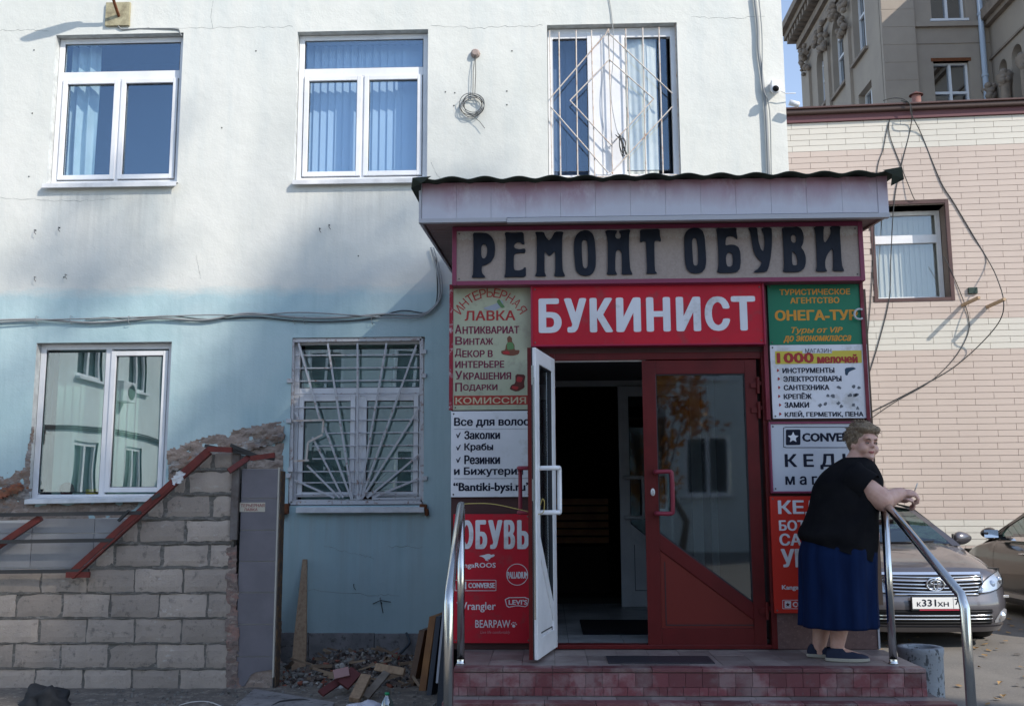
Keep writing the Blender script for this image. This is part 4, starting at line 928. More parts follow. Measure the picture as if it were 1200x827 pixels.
q = MB(); q.lathe([(0, -.062), (.013, -.062), (.016, -.05)], (0, 0, 0), 16, 'y'); q.v = [(v[0] + .045, v[1], v[2] * 1.7 + Zp(769, 578, YP) - PZ) for v in q.v]; q.build('lock_plate', mat('lock_white', (.7, .7, .68), .3), rd, local=True, smooth=True)
MB().box(.043, .047, -.064, -.06, Zp(769, 581, YP) - PZ, Zp(769, 576, YP) - PZ).build('keyhole', M_black, rd, local=True)
for zz in (453, 482, 717):
    z_ = Zp(885, zz, YP) - PZ; W = rdx1 - rdx0
    q = MB(); q.box(W - .05, W + .0, -.062, -.05, z_ - .02, z_ + .02); q.tube([Vector((W + .005, -.065, z_ - .06)), Vector((W + .005, -.065, z_ + .06))], .012, 8); q.box(W + .005, W + .03, -.062, -.052, z_ + .0, z_ + .03); q.build('hinge', M_reddoor, rd, local=True, bevel=.002)
MB().box(-.012, .004, -.058, -.045, .02, dh).build('cover_strip', M_reddoor, rd, local=True)
# ---- open white leaf, hinged at the left jamb, swung out
hinge = Vector((dx0 - .050, YP - .01, PZ + .02)); free = at(621.5, 600, 6.58); dv = Vector((free.x - hinge.x, free.y - hinge.y, 0)); Wl = .60
wl = thing('open_door_leaf', tuple(hinge), 'white glazed door leaf standing open towards the steps, red on its outer side', 'door')
dv.normalize(); nrm = Vector((-dv.y, dv.x, 0))           # local +y
# local x along leaf from hinge; face seen (white, inner side) looks to +X
if nrm.x > 0: nrm = -nrm
Ml = Matrix(((dv.x, nrm.x, 0, 0), (dv.y, nrm.y, 0, 0), (0, 0, 1, 0), (0, 0, 0, 1)))
door_shape(Wl, dh, M_pvc, M_glass_door, M_pvc, wl, Ml, st=.10, hsn='left')
q = MB(); q.box(.0, Wl, .001, .006, 0.0, dh); # outer face skin (red): frame shape
sk = MB()
for bx4 in ((0, .1, 0, dh), (Wl - .1, Wl, 0, dh), (.1, Wl - .1, dh - .1, dh), (.1, Wl - .1, 0, .13)): sk.box(bx4[0], bx4[1], .0005, .008, bx4[2], bx4[3])
sk.prism([(.1, .13), (Wl - .1, .13), (Wl - .1, .78), (.1, .30)], .0005, .007)
sk.v = [tuple(Ml @ Vector(v)) for v in sk.v]; sk.build('outer_skin', M_reddoor, wl, local=True)
hzl = Zp(640, 600, 6.7) - PZ - .02
handle(wl, Ml @ Matrix.Translation((Wl - .10, -.05, hzl)), M_pvc, side=-1, reach=.07, L=.29, out=.115)
MH = Ml @ Matrix.Translation((Wl - .06, .008, hzl)) @ Matrix.Scale(-1, 4, (0, 1, 0))
handle(wl, MH, mat('wine_handle', (.22, .03, .05), .3), side=-1, reach=.05, L=.29, out=.08, r=.014)
q = MB(); q.box(Wl, Wl + .004, -.04, -.028, .25, dh - .2); q.box(Wl, Wl + .006, -.036, -.02, 1.0, 1.14); q.box(Wl, Wl + .006, -.036, -.02, dh - .25, dh - .12); q.v = [tuple(Ml @ Vector(v)) for v in q.v]; q.build('lock_strip', M_steel, wl, local=True)
q = MB(); q.box(Wl + .0005, Wl + .003, -.019, .006, 0, dh); q.v = [tuple(Ml @ Vector(v)) for v in q.v]; q.build('red_edge', M_reddoor, wl, local=True)
q = MB(); q.box(Wl + .0005, Wl + .003, -.027, -.02, 0, dh); q.v = [tuple(Ml @ Vector(v)) for v in q.v]; q.build('edge_seal', M_gasket, wl, local=True)
# ---- vestibule floor, mat, inner door
M_ft = mat('pale_floor_tile', (.40, .41, .41), .35, c2=(.20, .21, .21), vs=3, rnd=.05)
MB().box(dx0 - .1, dx1 + .1, YP + .161, YW + 1.2, PZ - .02, PZ + .004).build('floor_bed', mat('floor_grout', (.10, .10, .10), .8), porch)
tsz = .40
for i in range(-1, 5):
    for j in range(7):
        xx = dx0 - .1 + .18 + (i) * tsz; yy = YP + .165 + j * tsz; a_, b_ = max(xx, dx0 - .06), min(xx + tsz, dx1 + .06)
        if b_ - a_ > .03: MB().box(a_ + .002, b_ - .002, yy + .002, yy + tsz - .002, PZ + .004, PZ + .010).build('floor_tile', M_ft, porch)
p = atz(678, 714, PZ); p2 = atz(690, 745, PZ)
MB().box(p.x, p.x + 1.05, p2.y + .1, p2.y + .85, PZ + .011, PZ + .022)
mt = MB().box(atz(682, 740, PZ).x, dx1 - .1, atz(690, 745, PZ).y, atz(690, 745, PZ).y + .85, PZ + .0105, PZ + .024)
tag(mt.build('door_mat', mat('black_rubber', (.008, .008, .01), .9, bump=.6, bs=90), bevel=.004), 'black rubber mat on the tiled vestibule floor behind the doorway', 'mat')
YI = YW + .25
idr = thing('inner_doorway', (X(700, 700, YI), YI, PZ), 'white pvc inner doorway with a transom inside the dark vestibule', 'doorway')
ix0, ix1, iz1 = dx0 - .1, dx1 + .1, Zp(690, 449, YI); ix2 = Zp(690, 422, YI)
MB().box(ix0, ix1, YI, YI + .06, iz1 - .03, iz1 + .045).build('transom', M_pvc, idr, bevel=.004); MB().box(X(731, 440, YI), X(739, 440, YI), YI, YI + .06, iz1 + .045, iz1 + .6).build('mullion', M_pvc, idr, bevel=.004)
MB().box(ix0, ix0 + .06, YI, YI + .06, PZ + .01, iz1 + .6).build('jamb', M_pvc, idr); MB().box(ix1 - .06, ix1, YI, YI + .06, PZ + .01, iz1 + .6).build('jamb', M_pvc, idr)
ild = thing('inner_door_leaf', (X(726, 590, YI), YI - .01, PZ + .012), 'white inner door leaf with a diagonal panel, closed behind the red leaf', 'door')
door_shape(.80, iz1 - PZ - .05, M_pvc, M_glass_door, M_pvc, ild, Matrix.Translation((0, 0, 0)), st=.10)
handle(ild, Matrix.Translation((.05, -.05, Zp(737, 606, YI) - PZ - .01)), M_pvc, side=1, reach=.17, L=.38, r=.018)
# room beyond
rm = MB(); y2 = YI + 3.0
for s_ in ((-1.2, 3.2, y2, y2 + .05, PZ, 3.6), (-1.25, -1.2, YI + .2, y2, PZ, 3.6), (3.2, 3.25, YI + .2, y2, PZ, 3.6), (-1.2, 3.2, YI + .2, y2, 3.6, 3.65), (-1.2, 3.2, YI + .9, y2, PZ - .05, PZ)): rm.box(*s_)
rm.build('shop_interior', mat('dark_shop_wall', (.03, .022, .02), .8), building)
YS = YI + 1.6
sh = thing('wooden_slat_stand', (X(681, 640, YS), YS, PZ), 'orange wooden slat stand in the dark shop, its dim light put into the colour', 'stand')
M_litwood = mat('orange_lit_wood', (.42, .15, .03), .35, c2=(.30, .10, .02), vs=5)  # dim orange light on the slats is put into the wood colour
sz = [583, 592, 601, 610, 619, 628]
for k in range(6):
    a_, b_ = Zp(680, sz[k] + 8, YS), Zp(680, sz[k] + .8, YS); MB().box(X(650, 600, YS), X(713, 600, YS), YS - .02, YS, a_, b_).build('slat', M_litwood, sh, bevel=.003)
MB().box(X(650, 600, YS), X(713, 600, YS), YS + .001, YS + .04, PZ + .0, Zp(680, 640, YS)).build('back', mat('dark_walnut', (.03, .015, .01), .6), sh)
# ================================================================== signs
YG = YP - .03
M_screw = mat('dull_screw', (.12, .11, .10), .5)
def board(name, pts, label, m, mframe=None, fw=.02, depth=.05, y=None, emb=None):
    y = y or YG; a_, b_ = at(pts[0], pts[3], y), at(pts[2], pts[1], y); c_, d_ = at(pts[0], pts[1], y), at(pts[2], pts[3], y)
    x0, x1 = (a_.x + c_.x) / 2, (b_.x + d_.x) / 2; z0, z1 = (a_.z + d_.z) / 2, (b_.z + c_.z) / 2
    t = thing(name, ((x0 + x1) / 2, y, z0), label, 'sign')
    if mframe:
        f = MB(); rectframe(f, x0, x1, z0, z1, fw, y - .012, YP - .001 if y < YP else y + depth); f.build('frame', mframe, t, bevel=.003); e = fw
        MB().box(x0 + e, x1 - e, y, y + .02, z0 + e, z1 - e).build('panel', m, t)
    else: MB().box(x0, x1, y, y + .02, z0, z1).build('panel', m, t, bevel=.001)
    for cx_ in (x0 + .018, x1 - .018):
        for cz_ in (z0 + .018, z1 - .018): MB().lathe([(0, -.004), (.005, -.0035), (.0065, 0)], (cx_ + (fw if mframe else 0) * (1 if cx_ < (x0 + x1) / 2 else -1), y - .0002, cz_ + (fw if mframe else 0) * (1 if cz_ < (z0 + z1) / 2 else -1)), 8, 'y').build('screw', M_screw, t)
    return t, (x0, x1, z0, z1)
M_ink = mat('dark_blue_ink', (.012, .015, .03), .6, spec=.15); M_white = mat('white_vinyl', (.70, .70, .74), .4, c2=(.60, .60, .63), vs=2, c3=(.50, .49, .49), v3=5); M_redv = mat('red_vinyl', (.50, .012, .028), .5, c2=(.40, .010, .024), vs=2, c3=(.34, .03, .04), v3=7, spec=.25); M_plum = mat('plum_ink', (.16, .02, .05), .5)
# --- ремонт обуви
def bronzemat():
    m, t, b = nt('beige_textured_board'); b.inputs['Roughness'].default_value = .55
    g_ = N(t, 'ShaderNodeNewGeometry'); s_ = N(t, 'ShaderNodeSeparateXYZ'); t.links.new(g_.outputs['Position'], s_.inputs[0]); ze = Zp(770, 277, YG - .1)
    a_ = N(t, 'ShaderNodeMath', operation='ADD'); t.links.new(s_.outputs[2], a_.inputs[0]); t.links.new(ramp(t, noi(t, 14, 4, .8, sc=(3, 1, .5)), .3, .7, -.025, .025), a_.inputs[1])
    c = mixc(t, ramp(t, a_.outputs[0], ze - .012, ze + .0), (.34, .275, .24), (.44, .42, .41)); c = mixc(t, ramp(t, noi(t, 70, 3, .6), .4, .65, 0, .5), c, (.24, .19, .17)); c = mixc(t, ramp(t, noi(t, 2, 3), .4, .7, 0, .5), c, (.38, .31, .26))
    t.links.new(c, b.inputs['Base Color']); bumpn(t, b, noi(t, 90, 4), .25, .005); return m
YR1 = YG - .10
sg, bb = board('shop_sign', (530, 263, 1012, 332), 'long beige sign reading РЕМОНТ ОБУВИ in dark art nouveau letters under the awning', bronzemat(), M_purple, fw=.032, depth=.08, y=YR1)
SX, SY = 7.5, 7.5
def tr(pts, ox, oy, s): return [(ox + a_ / s, oy + b_ / s) for a_, b_ in pts]
A = lambda pts: tr(pts, 540, 260, 7.5); B_ = lambda pts: tr(pts, 660, 260, 7.5); C_ = lambda pts: tr(pts, 790, 255, 10.0); D_ = lambda pts: tr(pts, 890, 255, 10.0)
GL = [  # (outline, holes)
 (A([(105, 97), (185, 95), (235, 104), (275, 135), (298, 185), (303, 240), (296, 300), (268, 350), (230, 376), (186, 386), (183, 425), (190, 455), (214, 480), (214, 491), (99, 491), (99, 480), (108, 460), (112, 300), (112, 160)]), [A([(192, 197), (215, 197), (230, 225), (233, 265), (225, 305), (205, 325), (188, 318), (180, 290), (179, 225)])]),
 (A([(384, 92), (470, 97), (553, 91), (555, 160), (562, 196), (545, 200), (525, 182), (500, 180), (478, 190), (466, 215), (478, 236), (520, 243), (562, 234), (571, 254), (562, 276), (520, 272), (480, 280), (466, 300), (465, 400), (474, 425), (510, 430), (545, 418), (560, 400), (573, 402), (572, 486), (470, 484), (384, 488), (384, 478), (393, 450), (397, 300), (397, 150)]), []),
 (A([(652, 90), (730, 90), (745, 130), (775, 168), (800, 140), (826, 88), (904, 88), (892, 130), (890, 300), (896, 430), (915, 470), (915, 480), (820, 480), (830, 440), (830, 265), (818, 262), (795, 292), (778, 300), (760, 285), (740, 258), (736, 265), (736, 440), (748, 470), (748, 480), (655, 480), (655, 470), (668, 440), (668, 150), (662, 118)]), []),
 (B_([(150, 84), (190, 73), (230, 80), (262, 110), (278, 165), (287, 290), (286, 390), (270, 440), (238, 470), (190, 476), (145, 465), (112, 430), (102, 370), (93, 250), (96, 165), (115, 115)]), [B_([(175, 160), (198, 158), (212, 180), (218, 280), (217, 385), (205, 408), (185, 408), (172, 385), (164, 280), (163, 185)])]),
 (B_([(367, 76), (470, 76), (472, 92), (457, 112), (458, 135), (472, 150), (495, 150), (508, 133), (507, 110), (492, 92), (494, 76), (592, 68), (580, 110), (578, 200), (582, 330), (590, 420), (607, 455), (607, 463), (512, 463), (517, 430), (515, 280), (500, 248), (480, 244), (463, 265), (458, 330), (458, 430), (472, 458), (472, 465), (380, 465), (392, 430), (392, 200), (385, 130)]), []),
 (B_([(674, 70), (760, 68), (848, 62), (850, 120), (860, 160), (856, 176), (830, 162), (805, 168), (800, 200), (805, 430), (822, 448), (822, 456), (730, 458), (738, 430), (728, 200), (725, 175), (705, 170), (682, 182), (674, 172), (678, 120)]), []),
 (C_([(180, 132), (230, 120), (290, 125), (335, 160), (358, 230), (368, 380), (376, 520), (362, 600), (325, 645), (255, 658), (190, 645), (145, 600), (128, 520), (118, 330), (118, 220), (140, 165)]), [C_([(225, 240), (250, 238), (266, 262), (280, 380), (282, 530), (268, 562), (242, 565), (224, 545), (215, 420), (208, 280)])]),
 (C_([(490, 122), (610, 130), (730, 120), (728, 170), (742, 245), (735, 252), (705, 225), (660, 217), (620, 225), (603, 260), (600, 330), (650, 318), (710, 322), (755, 350), (775, 410), (780, 520), (770, 600), (735, 640), (660, 650), (504, 650), (520, 560), (518, 400), (505, 200)]), [C_([(630, 412), (660, 408), (682, 430), (690, 490), (685, 555), (660, 578), (625, 575), (610, 540), (605, 460)])]),
 (C_([(862, 120), (972, 118), (976, 180), (990, 290), (1015, 370), (1035, 396), (1050, 385), (1062, 300), (1052, 200), (1018, 120), (1140, 118), (1146, 200), (1144, 330), (1130, 470), (1105, 590), (1080, 640), (935, 645), (940, 628), (985, 600), (1015, 555), (1028, 522), (985, 485), (945, 430), (920, 350), (905, 230), (888, 160)]), []),
 (D_([(262, 115), (380, 118), (440, 108), (485, 130), (510, 180), (518, 240), (508, 310), (486, 350), (520, 395), (540, 460), (542, 530), (525, 595), (475, 635), (400, 640), (275, 640), (288, 570), (284, 400), (272, 200)]), [D_([(385, 203), (412, 203), (430, 225), (432, 270), (415, 298), (390, 297), (370, 275), (366, 230)]), D_([(385, 396), (400, 402), (430, 440), (447, 500), (445, 550), (420, 562), (390, 558), (381, 530), (378, 420)])]),
 (D_([(636, 108), (760, 104), (748, 150), (750, 280), (770, 295), (815, 235), (840, 170), (826, 104), (950, 102), (940, 160), (950, 330), (962, 550), (988, 620), (988, 628), (858, 628), (865, 560), (862, 380), (846, 366), (790, 440), (768, 510), (770, 590), (790, 622), (790, 634), (660, 634), (674, 560), (666, 330), (655, 170)]), []),
]
def px_shape(name, outl, holes, y, m, parent, ext=.006, rn=.18):
    cu = bpy.data.curves.new(name, 'CURVE'); cu.dimensions = '2D'; cu.fill_mode = 'BOTH'; cu.extrude = ext; cu.resolution_u = 3
    base = wloc(parent)
    for k, P in enumerate([outl] + holes):
        sp = cu.splines.new('POLY'); 
        pts = [at(a_, b_, y) for a_, b_ in P]
        # round the corners a little: Chaikin once
        Q = []
        for i in range(len(pts)):
            p, q_ = pts[i], pts[(i + 1) % len(pts)]; w = rn
            Q += [p.lerp(q_, w), p.lerp(q_, 1 - w)]
        sp.points.add(len(Q) - 1)
        for i, p in enumerate(Q): sp.points[i].co = (p.x - base.x, p.z - base.z, 0, 1)
        sp.use_cyclic_u = True
    o = bpy.data.objects.new(name, cu); me = bpy.data.meshes.new_from_object(o); bpy.data.objects.remove(o); bpy.data.curves.remove(cu)
    for v in me.vertices: v.co = Vector((v.co.x, y - base.y - v.co.z, v.co.y))
    me.materials.clear(); me.materials.append(m); me.name = name; me.polygons.foreach_set('use_smooth', [False] * len(me.polygons))
    ob = bpy.data.objects.new(name, me); COL.objects.link(ob); ob.parent = parent; return ob
M_letter = mat('dark_slate_letter', (.014, .018, .030), .5, spec=.18, c2=(.010, .013, .022), vs=10, bump=.3, bs=12)
for outl, holes in GL: px_shape('letter', outl, holes, YR1 - .008, M_letter, sg)
# --- букинист
YK = YG - .06
sg, bb = board('shop_sign', (622, 333, 896, 405), 'bright red sign reading БУКИНИСТ in white above the doorway', M_redv, mat('crimson_frame', (.30, .015, .05), .4), fw=.012, y=YK)
for ch, (u0, u1) in zip('БУКИНИСТ', ((48, 163), (176, 288), (305, 420), (438, 560), (590, 708), (740, 860), (884, 1006), (1018, 1135))):
    sk_ = -13.5 * ((u0 + u1) / 2 - 590) / 1100; sc_ = 4.2857
    ptext(ch, 620 + u0 / sc_, 330 + (78.5 + sk_) / sc_, 620 + u1 / sc_, 330 + (252 + sk_) / sc_, YK, M_white, sg, bold=.035, th=.002, name='letter')
# --- интерьерная лавка
M_olive = mat('pale_olive_board', (.40, .42, .30), .5, c2=(.36, .375, .27), vs=2, c3=(.31, .31, .23), v3=6)
sg, (x0, x1, z0, z1) = board('shop_sign', (531, 333, 622.5, 480), 'pale olive sign ИНТЕРЬЕРНАЯ ЛАВКА with plum lettering and red КОМИССИЯ band', M_olive)
MB().box(X(526.5, 400, YG), x0 - .001, YG - .006, YP, z0, z1).build('side_strip', mat('peeling_red_edge', (.25, .02, .035), .6, c3=(.5, .48, .48), v3=14), sg)
MB().box(x1 + .001, x1 + .014, YG - .004, YP, z0, z1).build('side_strip', M_maroon, sg)
yt = YG
word = 'ИНТЕРЬЕРНАЯ'
wds = [9, 8.5, 7.5, 7.5, 7.5, 7.5, 7.5, 7.5, 8.5, 9, 9]; tot = sum(wds); ang0, ang1 = -1.10, 1.12; acc = 0
cxp, cyp, rr = 574.5, 386.5, 39.0
for ch, w_ in zip(word, wds):
    an = ang0 + (ang1 - ang0) * (acc + w_ / 2) / tot; acc += w_
    me = text_mesh(ch, .03); c0 = at(cxp, cyp, yt); rad = (at(cxp + rr, cyp, yt).x - c0.x); hh = .066; vs = [v.co.copy() for v in me.vertices]
    ax_, bx2 = min(v.x for v in vs), max(v.x for v in vs); ay_, by_ = min(v.y for v in vs), max(v.y for v in vs); kw = .047 / (bx2 - ax_); base = wloc(sg)
    for v in me.vertices:
        lx, lz = (v.co.x - (ax_ + bx2) / 2) * kw, (v.co.y - ay_) / (by_ - ay_) * hh + rad
        v.co = Vector((c0.x + lx * math.cos(an) + lz * math.sin(an), yt - .0018, c0.z - lx * math.sin(an) + lz * math.cos(an))) - base
    me.materials.clear(); me.materials.append(mat('brick_red_ink', (.34, .03, .03), .5)); o = bpy.data.objects.new('letter', me); COL.objects.link(o); o.parent = sg
M_bri = mat('brick_red_ink', (.34, .03, .03), .5)
ptext('ЛАВКА', 544.5, 364, 604, 375.5, yt, M_bri, sg, bold=.02, th=.002)
M_gr = mat('muted_green_ink', (.10, .20, .08), .6); M_gy = mat('pale_grey_ink', (.30, .33, .38), .6); M_brn = mat('brown_ink', (.16, .06, .035), .6)
px_shape('sprig', [(566, 361), (575, 358), (583, 355), (588, 351), (590, 355), (587, 360), (580, 364), (570, 363)], [], yt - .002, M_gy, sg, .001)
px_shape('sprig', [(582, 353), (585, 350), (588, 355), (592, 360), (588, 361), (584, 357)], [], yt - .0035, M_gr, sg, .001)
for s_, b4 in (('Антиквариат', (533, 381, 608.5, 391)), ('Винтаж', (533.4, 395, 578, 404)), ('Декор в', (533, 409, 577.5, 418.5)), ('интерьере', (533.4, 421.5, 591, 431)), ('Украшения', (533.4, 435, 599, 444.5)), ('Подарки', (533.4, 449, 583, 458.5))):
    f_ = s_[0]; r_ = s_[1:].upper(); w_ = b4[2] - b4[0]; cw = w_ / (len(r_.replace(' ', '')) + 1.35 + .6 * r_.count(' ')); x1_ = b4[0]
    if f_.isupper(): ptext(f_, b4[0], b4[1] - .6, b4[0] + cw * 1.2, b4[3], yt, M_plum, sg, bold=.02, th=.0015); x1_ = b4[0] + cw * 1.35
    else: r_ = s_.upper()
    ptext(r_, x1_, b4[1] + 1.2, b4[2], b4[3], yt, M_plum, sg, bold=.025, th=.0015)
px_shape('teddy_picture', [(594, 396), (597, 393), (600, 396), (600, 400), (603, 404), (603, 410), (609, 410), (608, 415), (600, 417), (588, 415), (587, 411), (592, 410), (593, 404), (595, 401)], [], yt - .0015, M_brn, sg, .001)
px_shape('teddy_picture', [(594, 401), (601, 401), (603, 409), (594, 410)], [], yt - .003, M_gr, sg, .001); px_shape('teddy_picture', [(589, 412), (596, 411), (598, 415), (590, 415)], [], yt - .0032, M_bri, sg, .001)
px_shape('casket_picture', [(604, 438), (616, 439), (614, 449), (615, 454), (606, 459), (597, 456), (599, 451), (604, 449)], [], yt - .0015, mat('casket_ink', (.10, .025, .02), .6), sg, .001); px_shape('casket_picture', [(606, 441), (613, 442), (611, 448), (605, 447)], [], yt - .003, M_bri, sg, .001); px_shape('casket_picture', [(600, 452), (608, 453), (606, 457), (600, 455)], [], yt - .003, M_bri, sg, .001)
a_, b_ = at(532, 474.5, yt), at(620, 463, yt); MB().box(a_.x, b_.x, yt - .002, yt - .0005, a_.z, b_.z).build('red_band', mat('brick_band', (.34, .04, .03), .5), sg)
ptext('КОМИССИЯ', 533.7, 465.2, 616.5, 473, yt - .002, mat('cream_ink', (.50, .42, .28), .5), sg, bold=.02, th=.0015)
# --- все для волос
sg, bb = board('shop_sign', (528.5, 481.5, 622, 582), 'pale blue-white hair accessories sign listing Заколки, Крабы, Резинки', M_white)
for s_, b4, bo in (('Все для волос', (532, 489, 620.5, 500.5), .03), ('Заколки', (544, 504.5, 586, 514.5), .03), ('Крабы', (544, 519, 578, 529.5), .03), ('Резинки', (544, 533, 586, 543.7), .03), ('и Бижутерия', (532, 547, 613, 558.5), .03), ('“Bantiki-bysi.ru”', (531, 565, 622, 578), .03)):
    ptext(s_, *b4, YG, M_ink, sg, bold=bo, th=.0015)
for yy in (502, 560):
    a_, b_ = at(532, yy + .8, YG), at(619, yy, YG); MB().box(a_.x, b_.x, YG - .002, YG - .0004, a_.z, b_.z).build('underline', M_ink, sg)
for yy in (508, 522.5, 537): px_shape('tick', [(534, yy), (536, yy + 1), (536.5, yy + 3), (539, yy - 2), (540, yy - 1.5), (537, yy + 5), (536, yy + 5), (535, yy + 1.6)], [], YG - .0015, M_ink, sg, .0008)
# --- обувь
sg, bb = board('shop_sign', (531, 602, 622, 753), 'red shoe sign headed ОБУВЬ with white brand logos, left of the doorway', M_redv)
for ch, (u0, u1) in zip('ОБУВЬ', ((130, 184), (191, 238), (241, 298), (303, 347), (355, 402))):
    ptext(ch, 500 + u0 / 3.35, 580 + 97 / 3.35, 500 + u1 / 3.35, 580 + 211 / 3.35, YG, M_white, sg, bold=.03, th=.002, name='letter')
ptext('KangaROOS', 534, 659, 581, 666.5, YG, M_white, sg, bold=.02, th=.0015)
px_shape('kangaroo_logo', [(561, 651), (567, 650), (570, 649), (573, 648.5), (576, 650), (578, 649), (580, 650), (578.5, 652), (575, 653), (574, 655), (571, 655), (573, 657), (569, 656.5), (568, 654), (565, 652)], [], YG - .0015, M_white, sg, .0008)
def ring(cx_, cy_, r_, w_, y, m, parent, name='ring_logo'):
    P = [(cx_ + r_ * math.cos(k * .2618), cy_ + r_ * math.sin(k * .2618)) for k in range(24)]; H = [(cx_ + (r_ - w_) * math.cos(-k * .2618), cy_ + (r_ - w_) * math.sin(-k * .2618)) for k in range(24)]
    return px_shape(name, P, [H], y - .0015, m, parent, .0008)
ring(606, 672.8, 12.8, .7, YG, M_white, sg); ptext('PALLADIUM', 594.5, 669.5, 618.5, 677.5, YG, M_white, sg, bold=.02, th=.0015)
def outline(b4, w_, y, m, parent, name='logo_frame'):
    a_, b_, c_, d_ = b4; px_shape(name, [(a_, b_), (c_, b_), (c_, d_), (a_, d_)], [[(a_ + w_, b_ + w_), (a_ + w_, d_ - w_), (c_ - w_, d_ - w_), (c_ - w_, b_ + w_)]], y - .0015, m, parent, .0008, rn=.03)
outline((533, 679, 581.5, 692), .6, YG, M_white, sg); ptext('CONVERSE', 548.6, 682.4, 580, 688.6, YG, M_white, sg, bold=.03, th=.0015)
def star(cx_, cy_, r_, y, m, parent):
    P = []
    for k in range(10): a_ = -math.pi / 2 + k * math.pi / 5; q_ = r_ if k % 2 == 0 else r_ * .42; P.append((cx_ + q_ * math.cos(a_), cy_ + q_ * math.sin(a_)))
    px_shape('star', P, [], y - .0035, m, parent, .0006)
px_shape('logo_square', [(537, 681), (546.5, 681), (546.5, 690), (537, 690)], [], YG - .0015, M_white, sg, .0008, rn=.05); star(541.7, 685.5, 3.6, YG, M_redv, sg)
ptext('Wrangler', 535, 705, 581, 717, YG, M_white, sg, bold=.01, th=.0015)
px_shape('logo_frame', [(591, 699.5), (620.5, 699), (618, 711), (606, 709.5), (594, 712)], [[(592.2, 700.3), (594.8, 710.9), (606, 708.6), (617.4, 710.1), (619.5, 699.9)]], YG - .0015, M_white, sg, .0008)
ptext('LEVI\'S', 596, 702.3, 618, 708, YG, M_white, sg, bold=.03, th=.0015); ptext('BEARPAW', 557, 726, 598, 735, YG, M_white, sg, bold=.005, th=.0015)
for (a_, b_, r_) in ((602, 733, 2.0), (599.6, 730.6, .8), (601.4, 729, .8), (603.6, 729.2, .8), (605, 731, .8)): px_shape('paw_logo', [(a_ + r_ * math.cos(k), b_ + r_ * math.sin(k)) for k in range(6)], [], YG - .0015, M_white, sg, .0008)
ptext('Live life comfortably', 563, 738.5, 598, 743, YG, mat('pink_ink', (.45, .2, .22), .5), sg, th=.0012, shear=.2)
# --- онега-тур
M_green = mat('green_vinyl', (.012, .16, .085), .4); M_orange = mat('orange_ink', (.60, .26, .03), .4)
rs_ = MB(); rs_.box(X(896.5, 450, YG), X(901, 450, YG), YG - .012, YP - .001, Zp(900, 492, YG), Zp(900, 330, YG)); rs_.box(X(1011.5, 420, YG), X(1015.5, 420, YG), YG - .012, YP - .001, Zp(1014, 492, YG), Zp(1010, 330, YG)); rs_.build('sign_frame', M_maroon, porch)
sg, bb = board('shop_sign', (900.5, 332, 1012, 403.6), 'green travel agency sign with orange lettering at the top right of the porch', M_green)
for s_, b4, bo, sh_ in (('ТУРИСТИЧЕСКОЕ', (913.5, 338.5, 996, 345.5), .03, 0), ('АГЕНТСТВО', (926, 348.3, 983.5, 355.5), .03, 0), ('ОНЕГА-ТУР', (908, 363, 1005, 375.5), .04, 0), ('Туры от VIP', (927.5, 383, 987.5, 392), .025, .3), ('до экономкласса', (918, 393, 997.5, 401.5), .025, .3)):
    ptext(s_, *b4, YG, M_orange, sg, bold=bo, shear=sh_, th=.0015)
hk_ = MB(); hk_.tube([at(1007 + 6 * math.cos(a_), 368 + 6 * math.sin(a_), YG - .03) for a_ in [k * .4 + .9 for k in range(12)]], .008, 6)
tag(hk_.build('wire_hook', mat('grey_tube', (.45, .47, .48), .4), smooth=True), 'pale curved plastic hook over the last letter of the green travel sign', 'hook')
# --- 1000 мелочей
sg, bb = board('shop_sign', (904, 403.8, 1018, 490), 'white sign 1000 мелочей with yellow band and a list of tools', M_white)
px_shape('yellow_band', [(908.2, 411.5), (1009.6, 410.4), (1010, 425), (908.8, 426.6)], [], YG - .0012, mat('yellow_vinyl', (.55, .45, .06), .5), sg, .0008, rn=.01); px_shape('white_tab', [(940.5, 407.5), (975, 407), (975, 413.8), (940.5, 414)], [], YG - .0028, M_white, sg, .0005, rn=.01)
ptext('МАГАЗИН', 943.7, 408.4, 974, 413.4, YG - .0036, M_ink, sg, th=.001); ptext('1000', 910.5, 413, 953.6, 425.4, YG - .002, M_bri, sg, bold=.04, th=.0015); ptext('мелочей', 957.7, 415, 1004.8, 425.6, YG - .002, M_bri, sg, bold=.04, th=.0015)
for s_, b4 in (('ИНСТРУМЕНТЫ', (917, 430.8, 977.7, 437)), ('ЭЛЕКТРОТОВАРЫ', (918, 440.5, 986, 447)), ('САНТЕХНИКА', (918.5, 450.7, 971.7, 457)), ('КРЕПЁЖ', (918.5, 459.8, 951, 467.4)), ('ЗАМКИ', (919.5, 471, 948, 477.6)), ('КЛЕЙ, ГЕРМЕТИК, ПЕНА', (919.7, 481, 1011.6, 488.8))):
    ptext(s_, *b4, YG, M_ink, sg, bold=.03, th=.0015); yy = (b4[1] + b4[3]) / 2 + (.6 if 'Ё' in s_ else 0); xx = b4[0] - 6.5
    px_shape('arrowhead', [(xx, yy - 2.3), (xx + 3, yy), (xx, yy + 2.3)], [], YG - .0012, M_bri, sg, .0006)
px_shape('drill_picture', [(990, 431), (1000, 430), (1003.5, 432), (998, 434), (994.5, 436), (993, 440), (990.5, 439)], [], YG - .0012, mat('blue_black_ink', (.02, .05, .09), .5), sg, .0006)
random.seed(2); M_gk = mat('grey_ink', (.12, .13, .15), .5)
